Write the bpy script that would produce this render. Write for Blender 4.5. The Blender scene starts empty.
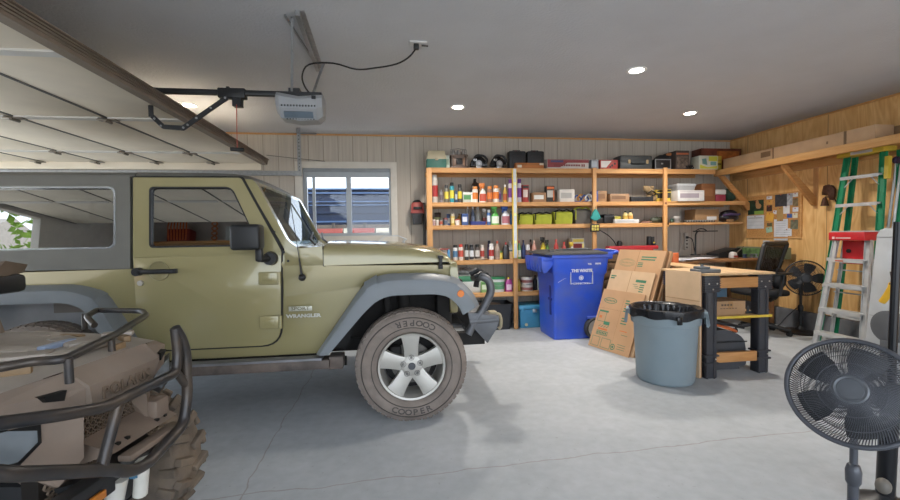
import bpy, bmesh, math, random
from mathutils import Vector, Matrix, Euler, noise
random.seed(7)
PI = math.pi
S = bpy.context.scene
COL = S.collection
# ------------------------------------------------------------------ camera
F = 430.0; H = 1.33
ROLL = math.atan(.0148); YAW = math.atan(58/F); PITCH = math.atan(15/F)
fwd = Vector((math.sin(YAW)*math.cos(PITCH), math.cos(YAW)*math.cos(PITCH), -math.sin(PITCH)))
rt0 = Vector((math.cos(YAW), -math.sin(YAW), 0)); up0 = rt0.cross(fwd)
RT = math.cos(ROLL)*rt0 - math.sin(ROLL)*up0
UP = math.sin(ROLL)*rt0 + math.cos(ROLL)*up0
cam = bpy.data.cameras.new('camera'); camo = bpy.data.objects.new('camera', cam); COL.objects.link(camo)
m = Matrix(((RT.x, UP.x, -fwd.x, 0), (RT.y, UP.y, -fwd.y, 0), (RT.z, UP.z, -fwd.z, H), (0, 0, 0, 1)))
camo.matrix_world = m
cam.sensor_width = 36; cam.lens = F/900*36; cam.clip_start = .05; cam.clip_end = 400
S.camera = camo
def ray(x, y): return fwd + RT*((x-450)/F) - UP*((y-250)/F)
C0 = Vector((0, 0, H))
def onY(x, y, Y):
    d = ray(x, y); return C0 + d*(Y/d.y)
def onX(x, y, X):
    d = ray(x, y); return C0 + d*(X/d.x)
def onZ(x, y, Z):
    d = ray(x, y); return C0 + d*((Z-H)/d.z)
# ------------------------------------------------------------------ materials
def lin(c): return tuple((v/12.92 if v <= .04045 else ((v+.055)/1.055)**2.4) for v in c)
def hexc(h): return lin([int(h[i:i+2], 16)/255 for i in (0, 2, 4)])
MC = {}
def mat(name, col, rough=.6, metal=0, var=.12, scale=8, bump=0, bscale=60, dirt=None, dscale=3, damt=.5, trans=0, emit=0, spec=.5, alpha=1, coat=0, stretch=None, ior=1.45):
    if name in MC: return MC[name]
    if isinstance(col, str): col = hexc(col)
    M = bpy.data.materials.new(name); M.use_nodes = True; nt = M.node_tree; N = nt.nodes; K = nt.links
    b = N['Principled BSDF']
    b.inputs['Roughness'].default_value = rough; b.inputs['Metallic'].default_value = metal
    b.inputs['Specular IOR Level'].default_value = spec; b.inputs['Transmission Weight'].default_value = trans
    b.inputs['Coat Weight'].default_value = coat; b.inputs['Alpha'].default_value = alpha; b.inputs['IOR'].default_value = ior
    tc = N.new('ShaderNodeTexCoord'); src = tc.outputs['Object']
    if stretch:
        mp = N.new('ShaderNodeMapping'); mp.inputs['Scale'].default_value = stretch; K.new(src, mp.inputs[0]); src = mp.outputs[0]
    n = N.new('ShaderNodeTexNoise'); n.inputs['Scale'].default_value = scale; n.inputs['Detail'].default_value = 4; K.new(src, n.inputs['Vector'])
    r = N.new('ShaderNodeMapRange'); r.inputs[1].default_value = .3; r.inputs[2].default_value = .7
    r.inputs[3].default_value = 1-var; r.inputs[4].default_value = 1+var; K.new(n.outputs[0], r.inputs[0])
    mx = N.new('ShaderNodeMix'); mx.data_type = 'RGBA'; mx.blend_type = 'MULTIPLY'; mx.inputs[0].default_value = 1
    mx.inputs[6].default_value = (*col, 1); K.new(r.outputs[0], mx.inputs[7]); out = mx.outputs[2]
    if dirt:
        d = N.new('ShaderNodeTexNoise'); d.inputs['Scale'].default_value = dscale; d.inputs['Detail'].default_value = 6; K.new(tc.outputs['Object'], d.inputs['Vector'])
        dr = N.new('ShaderNodeMapRange'); dr.inputs[1].default_value = .4; dr.inputs[2].default_value = .7; dr.inputs[4].default_value = damt; K.new(d.outputs[0], dr.inputs[0])
        m2 = N.new('ShaderNodeMix'); m2.data_type = 'RGBA'; K.new(dr.outputs[0], m2.inputs[0]); K.new(out, m2.inputs[6])
        m2.inputs[7].default_value = (*(hexc(dirt) if isinstance(dirt, str) else dirt), 1); out = m2.outputs[2]
    K.new(out, b.inputs['Base Color'])
    if emit:
        b.inputs['Emission Color'].default_value = (*col, 1); b.inputs['Emission Strength'].default_value = emit
    if bump:
        bn = N.new('ShaderNodeTexNoise'); bn.inputs['Scale'].default_value = bscale; bn.inputs['Detail'].default_value = 5; K.new(src, bn.inputs['Vector'])
        bp = N.new('ShaderNodeBump'); bp.inputs['Strength'].default_value = bump; bp.inputs['Distance'].default_value = .01
        K.new(bn.outputs[0], bp.inputs['Height']); K.new(bp.outputs[0], b.inputs['Normal'])
    MC[name] = M; return M
def P(h, rough=.55, metal=0):
    c = [int(h[i:i+2], 16)/255 for i in (0, 2, 4)]; g = .3*c[0]+.55*c[1]+.15*c[2]
    c = lin([v+(g-v)*.14 for v in c])
    return mat('plain_%s_%d_%d' % (h, rough*100, metal*100), c, rough, metal, var=.08)
def wood(name, c1, c2, axis='X', scale=1, knots=True, rough=.6):
    if name in MC: return MC[name]
    M = bpy.data.materials.new(name); M.use_nodes = True; nt = M.node_tree; N = nt.nodes; K = nt.links; b = N['Principled BSDF']
    b.inputs['Roughness'].default_value = rough
    tc = N.new('ShaderNodeTexCoord'); mp = N.new('ShaderNodeMapping'); K.new(tc.outputs['Object'], mp.inputs[0])
    s = {'X': (.6, 7, 7), 'Y': (7, .6, 7), 'Z': (7, 7, .6)}[axis]; mp.inputs['Scale'].default_value = [v*scale for v in s]
    n = N.new('ShaderNodeTexNoise'); n.inputs['Scale'].default_value = 1.6; n.inputs['Detail'].default_value = 3; n.inputs['Distortion'].default_value = .8; K.new(mp.outputs[0], n.inputs[0])
    w = N.new('ShaderNodeMath'); w.operation = 'MULTIPLY'; w.inputs[1].default_value = 9; K.new(n.outputs[0], w.inputs[0])
    f = N.new('ShaderNodeMath'); f.operation = 'SINE'; K.new(w.outputs[0], f.inputs[0])
    r = N.new('ShaderNodeMapRange'); r.inputs[1].default_value = -1; K.new(f.outputs[0], r.inputs[0])
    n2 = N.new('ShaderNodeTexNoise'); n2.inputs['Scale'].default_value = 12; n2.inputs['Detail'].default_value = 4; K.new(mp.outputs[0], n2.inputs[0])
    a = N.new('ShaderNodeMath'); a.operation = 'MULTIPLY_ADD'; a.inputs[1].default_value = .55; K.new(r.outputs[0], a.inputs[0])
    h = N.new('ShaderNodeMath'); h.operation = 'MULTIPLY'; h.inputs[1].default_value = .5; K.new(n2.outputs[0], h.inputs[0]); K.new(h.outputs[0], a.inputs[2])
    cr = N.new('ShaderNodeValToRGB'); cr.color_ramp.elements[0].color = (*hexc(c1), 1); cr.color_ramp.elements[1].color = (*hexc(c2), 1)
    cr.color_ramp.elements[0].position = .15; cr.color_ramp.elements[1].position = .8
    K.new(a.outputs[0], cr.inputs[0]); K.new(cr.outputs[0], b.inputs['Base Color'])
    MC[name] = M; return M
# ------------------------------------------------------------------ mesh builder
def rot_to(d):
    return Vector((0, 0, 1)).rotation_difference(Vector(d).normalized()).to_matrix()
class MB:
    def __init__(s): s.bm = bmesh.new(); s.mi = 0; s.X = None
    def _v(s, p):
        p = Vector(p)
        if s.X is not None: p = s.X @ p
        return s.bm.verts.new(p)
    def _f(s, vs, smooth=False):
        try:
            f = s.bm.faces.new(vs); f.material_index = s.mi; f.smooth = smooth; return f
        except ValueError: return None
    def box(s, x0, x1, y0, y1, z0, z1, bev=0, seg=2, R=None, c=None):
        """axis box; R,c: rotate about c"""
        P8 = [Vector((x, y, z)) for x in (x0, x1) for y in (y0, y1) for z in (z0, z1)]
        if R is not None:
            c = Vector(c) if c is not None else Vector(((x0+x1)/2, (y0+y1)/2, (z0+z1)/2))
            P8 = [R @ (p-c) + c for p in P8]
        v = [s._v(p) for p in P8]
        fs = [s._f([v[i] for i in q]) for q in ((0, 1, 3, 2), (4, 6, 7, 5), (0, 4, 5, 1), (2, 3, 7, 6), (0, 2, 6, 4), (1, 5, 7, 3))]
        if bev:
            es = list({e for f in fs for e in f.edges})
            r = bmesh.ops.bevel(s.bm, geom=es, offset=bev, segments=seg, profile=.5, affect='EDGES', clamp_overlap=True)
            for f in r['faces']: f.smooth = True; f.material_index = s.mi
        return s
    def cyl(s, p0, p1, r0, r1=None, seg=16, cap=True):
        p0, p1 = Vector(p0), Vector(p1); r1 = r0 if r1 is None else r1
        R = rot_to(p1-p0); a = []; b = []
        for i in range(seg):
            t = 2*PI*i/seg; d = R @ Vector((math.cos(t), math.sin(t), 0))
            a.append(s._v(p0+d*r0)); b.append(s._v(p1+d*r1))
        for i in range(seg): s._f([a[i], a[(i+1) % seg], b[(i+1) % seg], b[i]], True)
        if cap: s._f(a[::-1]); s._f(b)
        return s
    def tube(s, pts, r, seg=10, closed=False, smooth=True, bend=0):
        pts = [Vector(p) for p in pts]
        if bend: pts = fillet(pts, bend, closed)
        n = len(pts); rings = []; rr = r if isinstance(r, (list, tuple)) else None
        up = None
        for i in range(n):
            if closed: t = (pts[(i+1) % n]-pts[i-1]).normalized()
            elif i == 0: t = (pts[1]-pts[0]).normalized()
            elif i == n-1: t = (pts[-1]-pts[-2]).normalized()
            else: t = ((pts[i+1]-pts[i]).normalized()+(pts[i]-pts[i-1]).normalized()).normalized()
            if up is None:
                up = t.orthogonal().normalized()
            up = (up - t*up.dot(t))
            up = up.normalized() if up.length > 1e-6 else t.orthogonal().normalized()
            q = t.cross(up)
            ri = rr[i] if rr else r
            rings.append([s._v(pts[i]+(up*math.cos(2*PI*k/seg)+q*math.sin(2*PI*k/seg))*ri) for k in range(seg)])
        for i in range(n if closed else n-1):
            a, b = rings[i], rings[(i+1) % n]
            for k in range(seg): s._f([a[k], a[(k+1) % seg], b[(k+1) % seg], b[k]], smooth)
        if not closed: s._f(rings[0][::-1]); s._f(rings[-1])
        return s
    def lathe(s, prof, c=(0, 0, 0), axis='Z', seg=24, smooth=True, cap=True, mis=None):
        c = Vector(c); rings = []
        def pt(r, h, t):
            x, y = r*math.cos(t), r*math.sin(t)
            return c+{'Z': Vector((x, y, h)), 'Y': Vector((x, h, y)), 'X': Vector((h, x, y))}[axis]
        for r, h in prof: rings.append([s._v(pt(max(r, 1e-4), h, 2*PI*k/seg)) for k in range(seg)])
        for i in range(len(rings)-1):
            if mis: s.mi = mis[i]
            for k in range(seg): s._f([rings[i][k], rings[i][(k+1) % seg], rings[i+1][(k+1) % seg], rings[i+1][k]], smooth)
        if cap: s._f(rings[0][::-1]); s._f(rings[-1])
        return s
    def prism(s, poly, axis, a, b, bev=0, seg=2, smooth=False):
        def pt(u, v, h): return {'Y': (u, h, v), 'X': (h, u, v), 'Z': (u, v, h)}[axis]
        A = [s._v(pt(u, v, a)) for u, v in poly]; B = [s._v(pt(u, v, b)) for u, v in poly]; n = len(poly)
        fs = [s._f(A[::-1]), s._f(B)] + [s._f([A[i], A[(i+1) % n], B[(i+1) % n], B[i]], smooth) for i in range(n)]
        if bev:
            es = [e for e in fs[0].edges]+[e for e in fs[1].edges]
            r = bmesh.ops.bevel(s.bm, geom=es, offset=bev, segments=seg, profile=.5, affect='EDGES', clamp_overlap=True)
            for f in r['faces']: f.smooth = True; f.material_index = s.mi
        return s
    def ring(s, outer, inner, axis, a, b):
        def pt(u, v, h): return {'Y': (u, h, v), 'X': (h, u, v), 'Z': (u, v, h)}[axis]
        n = len(outer); V = [[s._v(pt(u, v, h)) for u, v in q] for q in (outer, inner) for h in (a, b)]
        oa, ob, ia, ib = V
        for i in range(n):
            j = (i+1) % n
            s._f([oa[i], oa[j], ia[j], ia[i]]); s._f([ob[j], ob[i], ib[i], ib[j]])
            s._f([oa[j], oa[i], ob[i], ob[j]]); s._f([ia[i], ia[j], ib[j], ib[i]])
        return s
    def loft(s, rows, closed=False, smooth=True, caps=False):
        V = [[s._v(p) for p in r] for r in rows]; n = len(V[0])
        for i in range(len(V)-1):
            for k in range(n if closed else n-1):
                s._f([V[i][k], V[i][(k+1) % n], V[i+1][(k+1) % n], V[i+1][k]], smooth)
        if caps: s._f(V[0][::-1]); s._f(V[-1])
        return s
    def poly(s, pts, smooth=False): s._f([s._v(p) for p in pts], smooth); return s
    def hull(s, pts):
        v = [s._v(p) for p in pts]
        r = bmesh.ops.convex_hull(s.bm, input=v)
        for g in r['geom']:
            if isinstance(g, bmesh.types.BMFace): g.material_index = s.mi
        return s
    def sphere(s, c, r, sc=(1, 1, 1), u=16, v=10):
        prof = []
        c = Vector(c); rows = []
        for i in range(v+1):
            ph = -PI/2+PI*i/v; rows.append([c+Vector((math.cos(ph)*math.cos(2*PI*k/u)*r*sc[0], math.cos(ph)*math.sin(2*PI*k/u)*r*sc[1], math.sin(ph)*r*sc[2])) for k in range(u)])
        rows[0] = [c+Vector((0.0004*math.cos(2*PI*k/u), .0004*math.sin(2*PI*k/u), -r*sc[2])) for k in range(u)]
        rows[-1] = [c+Vector((0.0004*math.cos(2*PI*k/u), .0004*math.sin(2*PI*k/u), r*sc[2])) for k in range(u)]
        return s.loft(rows, closed=True, caps=True)
    def text(s, txt, size, M4, depth=.002, sx=1, bold=0):
        for vs, fs in [text_geo(txt, size, depth, bold)]:
            v = [s._v(M4 @ Vector((p[0]*sx, p[1], p[2]))) for p in vs]
            for f in fs: s._f([v[i] for i in f])
        return s
    def warp(s, fn):
        for v in s.bm.verts: v.co = Vector(fn(v.co))
        return s
    def build(s, name, mats, parent=None, angle=40, world=True, fix=True):
        if fix: bmesh.ops.recalc_face_normals(s.bm, faces=s.bm.faces)
        me = bpy.data.meshes.new(name)
        if parent is not None and world:
            s.bm.transform(mw(parent).inverted())
        s.bm.to_mesh(me); s.bm.free()
        for mt in (mats if isinstance(mats, (list, tuple)) else [mats]): me.materials.append(mt)
        me.set_sharp_from_angle(angle=math.radians(angle))
        o = bpy.data.objects.new(name, me); COL.objects.link(o)
        if parent is not None: o.parent = parent
        return o
def mw(o):
    M_ = Matrix.LocRotScale(o.location, o.rotation_euler, o.scale)
    return (mw(o.parent) @ M_) if o.parent else M_
_tg = {}
def text_geo(txt, size, depth, bold):
    k = (txt, size, depth, bold)
    if k in _tg: return _tg[k]
    cu = bpy.data.curves.new('tmp_text', 'FONT'); cu.body = txt; cu.size = size; cu.extrude = depth; cu.align_x = 'CENTER'; cu.align_y = 'CENTER'; cu.offset = bold; cu.resolution_u = 2
    o = bpy.data.objects.new('tmp_text', cu); COL.objects.link(o)
    dg = bpy.context.evaluated_depsgraph_get(); me = bpy.data.meshes.new_from_object(o.evaluated_get(dg))
    r = ([tuple(v.co) for v in me.vertices], [tuple(p.vertices) for p in me.polygons])
    bpy.data.objects.remove(o); bpy.data.curves.remove(cu); bpy.data.meshes.remove(me)
    _tg[k] = r; return r
def fillet(pts, r, closed=False, n=5):
    out = []; N_ = len(pts)
    for i, p in enumerate(pts):
        if not closed and i in (0, N_-1): out.append(p); continue
        a, b = pts[i-1], pts[(i+1) % N_]
        da, db = (a-p), (b-p); q = min(r, da.length*.45, db.length*.45)
        A = p+da.normalized()*q; B = p+db.normalized()*q
        for k in range(n+1):
            t = k/n; out.append(A*(1-t)**2+p*2*t*(1-t)+B*t*t)
    return out
def rr(pts, r, n=4):
    """rounded polygon in 2D"""
    out = []; N_ = len(pts)
    for i in range(N_):
        p = Vector(pts[i]); a = Vector(pts[i-1]); b = Vector(pts[(i+1) % N_]); ri = r[i] if isinstance(r, (list, tuple)) else r
        A = p+(a-p).normalized()*ri; B = p+(b-p).normalized()*ri
        for k in range(n+1):
            t = k/n; q = A*(1-t)**2+p*2*t*(1-t)+B*t*t; out.append((q.x, q.y))
    return out
def rect(x0, x1, z0, z1): return [(x0, z0), (x1, z0), (x1, z1), (x0, z1)]
# ------------------------------------------------------------------ tagging
def tag(o, label, cat, group=None):
    o['label'] = label; o['category'] = cat
    if group: o['group'] = group
    return o
def thing(name, label, cat, loc=(0, 0, 0), rz=0, group=None):
    o = bpy.data.objects.new(name, None); COL.objects.link(o); o.empty_display_size = .1
    o.location = loc; o.rotation_euler = (0, 0, rz)
    return tag(o, label, cat, group)
def solo(name, mb, mats, label, cat, loc=None, group=None):
    o = mb.build(name, mats); 
    if loc is not None: o.location = loc
    return tag(o, label, cat, group)
def struct(name, mb, mats):
    o = mb.build(name, mats); o['kind'] = 'structure'; return o
# ================================================================== SETTING
BW = 6.30; RW = 5.42; CH = 2.78; LW = -4.9; FY = -2.6
def concrete(name, c1, c2, joints=True, rough=.55):
    M = bpy.data.materials.new(name); M.use_nodes = True; nt = M.node_tree; N = nt.nodes; K = nt.links; b = N['Principled BSDF']
    tc = N.new('ShaderNodeTexCoord')
    n = N.new('ShaderNodeTexNoise'); n.inputs['Scale'].default_value = 1.1; n.inputs['Detail'].default_value = 8; n.inputs['Roughness'].default_value = .62; K.new(tc.outputs['Object'], n.inputs[0])
    cr = N.new('ShaderNodeValToRGB'); cr.color_ramp.elements[0].color = (*hexc(c1), 1); cr.color_ramp.elements[1].color = (*hexc(c2), 1)
    cr.color_ramp.elements[0].position = .35; cr.color_ramp.elements[1].position = .62; K.new(n.outputs[0], cr.inputs[0])
    s2 = N.new('ShaderNodeTexNoise'); s2.inputs['Scale'].default_value = 14; s2.inputs['Detail'].default_value = 6; K.new(tc.outputs['Object'], s2.inputs[0])
    r2 = N.new('ShaderNodeMapRange'); r2.inputs[1].default_value = .3; r2.inputs[2].default_value = .7; r2.inputs[3].default_value = .93; r2.inputs[4].default_value = 1.05; K.new(s2.outputs[0], r2.inputs[0])
    mx = N.new('ShaderNodeMix'); mx.data_type = 'RGBA'; mx.blend_type = 'MULTIPLY'; mx.inputs[0].default_value = 1; K.new(cr.outputs[0], mx.inputs[6]); K.new(r2.outputs[0], mx.inputs[7])
    out = mx.outputs[2]
    # small dark pits
    vo = N.new('ShaderNodeTexNoise'); vo.inputs['Scale'].default_value = 38; vo.inputs['Detail'].default_value = 2; K.new(tc.outputs['Object'], vo.inputs[0])
    pr = N.new('ShaderNodeMapRange'); pr.inputs[1].default_value = .68; pr.inputs[2].default_value = .76; pr.inputs[4].default_value = .3; K.new(vo.outputs[0], pr.inputs[0])
    m3 = N.new('ShaderNodeMix'); m3.data_type = 'RGBA'; K.new(pr.outputs[0], m3.inputs[0]); K.new(out, m3.inputs[6]); m3.inputs[7].default_value = (*hexc('6f6f70'), 1); out = m3.outputs[2]
    if joints:
        sp = N.new('ShaderNodeSeparateXYZ'); K.new(tc.outputs['Object'], sp.inputs[0])
        wn = N.new('ShaderNodeTexNoise'); wn.inputs['Scale'].default_value = 3.5; wn.inputs['Detail'].default_value = 5; K.new(tc.outputs['Object'], wn.inputs[0])
        def line(axis, pos, slope=0):
            a = N.new('ShaderNodeMath'); a.operation = 'MULTIPLY_ADD'; K.new(wn.outputs[0], a.inputs[0]); a.inputs[1].default_value = .09; K.new(sp.outputs[axis], a.inputs[2])
            q = N.new('ShaderNodeMath'); q.operation = 'MULTIPLY_ADD'; K.new(sp.outputs[1-axis], q.inputs[0]); q.inputs[1].default_value = -slope; K.new(a.outputs[0], q.inputs[2])
            d = N.new('ShaderNodeMath'); d.operation = 'SUBTRACT'; K.new(q.outputs[0], d.inputs[0]); d.inputs[1].default_value = pos+.045
            e = N.new('ShaderNodeMath'); e.operation = 'ABSOLUTE'; K.new(d.outputs[0], e.inputs[0])
            g = N.new('ShaderNodeMapRange'); g.inputs[1].default_value = .001; g.inputs[2].default_value = .006; g.inputs[3].default_value = .6; g.inputs[4].default_value = 0; K.new(e.outputs[0], g.inputs[0]); return g.outputs[0]
        l1, l2 = line(0, -.80), line(1, 2.34, .045)
        mm = N.new('ShaderNodeMath'); mm.operation = 'MAXIMUM'; K.new(l1, mm.inputs[0]); K.new(l2, mm.inputs[1])
        m4 = N.new('ShaderNodeMix'); m4.data_type = 'RGBA'; K.new(mm.outputs[0], m4.inputs[0]); K.new(out, m4.inputs[6]); m4.inputs[7].default_value = (*hexc('87786f'), 1); out = m4.outputs[2]
    K.new(out, b.inputs['Base Color'])
    b.inputs['Roughness'].default_value = rough
    bp = N.new('ShaderNodeBump'); bp.inputs['Strength'].default_value = .15; bp.inputs['Distance'].default_value = .01; K.new(s2.outputs[0], bp.inputs['Height']); K.new(bp.outputs[0], b.inputs['Normal'])
    return M
m_floor = concrete('concrete_floor', 'a3a8ac', 'b2b6ba', rough=.78)
m_ceil = mat('ceiling_paint', 'bfc1c6', .9, var=.04, scale=2, bump=.5, bscale=45)
def siding():
    M = bpy.data.materials.new('grooved_siding'); M.use_nodes = True; nt = M.node_tree; N = nt.nodes; K = nt.links; b = N['Principled BSDF']; b.inputs['Roughness'].default_value = .75
    tc = N.new('ShaderNodeTexCoord'); sp = N.new('ShaderNodeSeparateXYZ'); K.new(tc.outputs['Object'], sp.inputs[0])
    mo = N.new('ShaderNodeMath'); mo.operation = 'ADD'; mo.inputs[1].default_value = 20.3*.203+.066; K.new(sp.outputs[0], mo.inputs[0])
    fr = N.new('ShaderNodeMath'); fr.operation = 'MODULO'; fr.inputs[1].default_value = .203; K.new(mo.outputs[0], fr.inputs[0])
    g = N.new('ShaderNodeMapRange'); g.inputs[1].default_value = .007; g.inputs[2].default_value = .010; K.new(fr.outputs[0], g.inputs[0])
    mp = N.new('ShaderNodeMapping'); mp.inputs['Scale'].default_value = (40, 40, 1.4); K.new(tc.outputs['Object'], mp.inputs[0])
    n = N.new('ShaderNodeTexNoise'); n.inputs['Scale'].default_value = 1; n.inputs['Detail'].default_value = 5; K.new(mp.outputs[0], n.inputs[0])
    cr = N.new('ShaderNodeValToRGB'); cr.color_ramp.elements[0].color = (*hexc('afa69a'), 1); cr.color_ramp.elements[1].color = (*hexc('beb6aa'), 1); cr.color_ramp.elements[0].position = .3; cr.color_ramp.elements[1].position = .7; K.new(n.outputs[0], cr.inputs[0])
    mx = N.new('ShaderNodeMix'); mx.data_type = 'RGBA'; K.new(g.outputs[0], mx.inputs[0]); mx.inputs[6].default_value = (*hexc('958c81'), 1); K.new(cr.outputs[0], mx.inputs[7]); K.new(mx.outputs[2], b.inputs['Base Color'])
    bp = N.new('ShaderNodeBump'); bp.inputs['Strength'].default_value = .6; bp.inputs['Distance'].default_value = .008; K.new(g.outputs[0], bp.inputs['Height']); K.new(bp.outputs[0], b.inputs['Normal'])
    return M
m_side = siding()
def plywood():
    M = bpy.data.materials.new('plywood_wall'); M.use_nodes = True; nt = M.node_tree; N = nt.nodes; K = nt.links; b = N['Principled BSDF']; b.inputs['Roughness'].default_value = .6
    tc = N.new('ShaderNodeTexCoord'); mp = N.new('ShaderNodeMapping'); mp.inputs['Scale'].default_value = (3, 3.2, .55); K.new(tc.outputs['Object'], mp.inputs[0])
    n = N.new('ShaderNodeTexNoise'); n.inputs['Scale'].default_value = 1.4; n.inputs['Detail'].default_value = 2; n.inputs['Distortion'].default_value = .6; K.new(mp.outputs[0], n.inputs[0])
    w = N.new('ShaderNodeMath'); w.operation = 'MULTIPLY'; w.inputs[1].default_value = 60; K.new(n.outputs[0], w.inputs[0])
    f = N.new('ShaderNodeMath'); f.operation = 'SINE'; K.new(w.outputs[0], f.inputs[0])
    r = N.new('ShaderNodeMapRange'); r.inputs[1].default_value = -1; K.new(f.outputs[0], r.inputs[0])
    n2 = N.new('ShaderNodeTexNoise'); n2.inputs['Scale'].default_value = 5; n2.inputs['Detail'].default_value = 6; K.new(mp.outputs[0], n2.inputs[0])
    a = N.new('ShaderNodeMath'); a.operation = 'MULTIPLY_ADD'; a.inputs[1].default_value = .24; K.new(r.outputs[0], a.inputs[0]); 
    h = N.new('ShaderNodeMath'); h.operation = 'MULTIPLY'; h.inputs[1].default_value = .8; K.new(n2.outputs[0], h.inputs[0]); K.new(h.outputs[0], a.inputs[2])
    cr = N.new('ShaderNodeValToRGB'); cr.color_ramp.elements[0].color = (*hexc('cb9656'), 1); cr.color_ramp.elements[1].color = (*hexc('e6bd80'), 1); cr.color_ramp.elements[0].position = .2; cr.color_ramp.elements[1].position = .75; K.new(a.outputs[0], cr.inputs[0])
    # sheet seams every 1.22 m along Y
    sp = N.new('ShaderNodeSeparateXYZ'); K.new(tc.outputs['Object'], sp.inputs[0])
    mo = N.new('ShaderNodeMath'); mo.operation = 'ADD'; mo.inputs[1].default_value = 1.22*10-5.95+.61; K.new(sp.outputs[1], mo.inputs[0])
    fr = N.new('ShaderNodeMath'); fr.operation = 'MODULO'; fr.inputs[1].default_value = 1.22; K.new(mo.outputs[0], fr.inputs[0])
    g0 = N.new('ShaderNodeMath'); g0.operation = 'SUBTRACT'; g0.inputs[1].default_value = .61; K.new(fr.outputs[0], g0.inputs[0]); g1 = N.new('ShaderNodeMath'); g1.operation = 'ABSOLUTE'; K.new(g0.outputs[0], g1.inputs[0])
    g = N.new('ShaderNodeMapRange'); g.inputs[1].default_value = .001; g.inputs[2].default_value = .006; K.new(g1.outputs[0], g.inputs[0])
    mx = N.new('ShaderNodeMix'); mx.data_type = 'RGBA'; K.new(g.outputs[0], mx.inputs[0]); mx.inputs[6].default_value = (*hexc('7a5a35'), 1); K.new(cr.outputs[0], mx.inputs[7]); K.new(mx.outputs[2], b.inputs['Base Color'])
    return M
m_ply = plywood()
m_curb = concrete('concrete_curb', '5c5e63', '74767a', False, .8)
m_pine = wood('pine_x', 'b88550', 'd6aa75', 'X'); m_pinez = wood('pine_z', 'b88550', 'd6aa75', 'Z'); m_piney = wood('pine_y', 'b9874d', 'd9ad74', 'Y')
m_trimw = mat('white_trim', 'cfcac0', .6, var=.05)
struct('floor', MB().box(LW, RW+.1, FY, BW+.1, -.1, 0), m_floor)
struct('ceiling', MB().box(LW-.1, RW+.1, FY, BW+.1, CH, CH+.1), m_ceil)
# back wall with window opening
wx0, wx1, wz0, wz1 = -1.225, 0.0, 1.34, 2.30
w = MB()
w.box(LW-.1, wx0, BW, BW+.12, 0, CH).box(wx1, RW+.1, BW, BW+.12, 0, CH).box(wx0, wx1, BW, BW+.12, 0, wz0).box(wx0, wx1, BW, BW+.12, wz1, CH)
struct('wall_back', w, m_side)
struct('wall_right', MB().box(RW, RW+.1, FY, BW+.1, 0, CH), m_ply)
lwm = MB(); lwm.box(LW-.1, LW, FY, -.3, 0, CH).box(LW-.1, LW, 5.95, BW+.1, 0, CH).box(LW-.1, LW, -.3, 5.95, 2.25, CH)
struct('wall_left', lwm, mat('wall_paint', 'b9b4ac', .8, var=.05))
struct('wall_front', MB().box(LW-.1, -2.1, FY-.1, FY, 0, CH), MC['wall_paint'])
struct('baseboard_right', MB().box(RW-.07, RW+.02, FY, BW, 0, .25), m_curb)
struct('baseboard_back', MB().box(LW, RW-.07, BW-.05, BW+.02, 0, .16), m_curb)
struct('trim_1', MB().box(LW, RW, BW-.02, BW, CH-.022, CH), m_pine)
struct('trim_2', MB().box(RW-.02, RW, FY, BW-.02, CH-.02, CH), m_piney)
# window
win = struct('window_1', MB().ring(rect(wx0-.10, wx1+.09, wz0-.10, wz1+.09), rect(wx0+.0, wx1-.0, wz0, wz1), 'Y', BW-.022, BW+.02), m_trimw)
m_vinyl = mat('grey_vinyl', 'a9b0b6', .4, var=.04)
wf = MB(); wf.ring(rect(wx0, wx1, wz0, wz1), rect(wx0+.05, wx1-.03, wz0+.04, wz1-.12), 'Y', BW+.02, BW+.09)
xm = -.60
wf.box(xm-.035, xm+.035, BW+.03, BW+.08, wz0+.03, wz1-.1).box(wx0+.12, wx0+.16, BW+.035, BW+.07, wz0+.03, wz1-.1)
wf.build('window_frame', m_vinyl, win)
m_glass = bpy.data.materials.new('window_glass'); m_glass.use_nodes = True
nt = m_glass.node_tree; nt.nodes.remove(nt.nodes['Principled BSDF']); _o = nt.nodes['Material Output']
_t = nt.nodes.new('ShaderNodeBsdfTransparent'); _g = nt.nodes.new('ShaderNodeBsdfGlossy'); _g.inputs['Roughness'].default_value = .02; _m = nt.nodes.new('ShaderNodeMixShader'); _m.inputs[0].default_value = .025
_t.inputs[0].default_value = (.93, .95, .97, 1)
nt.links.new(_t.outputs[0], _m.inputs[1]); nt.links.new(_g.outputs[0], _m.inputs[2]); nt.links.new(_m.outputs[0], _o.inputs[0])
MB().box(wx0+.04, wx1-.02, BW+.055, BW+.059, wz0+.03, wz1-.11).build('window_glass', m_glass, win)
MB().box(wx0+.02, wx1-.02, BW+.025, BW+.035, wz1-.09, wz1-.04).box(wx0+.02, wx1-.02, BW+.0, BW+.045, wz1-.05, wz1-.0).build('blind_rail', P('8d949a'), win)
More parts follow.
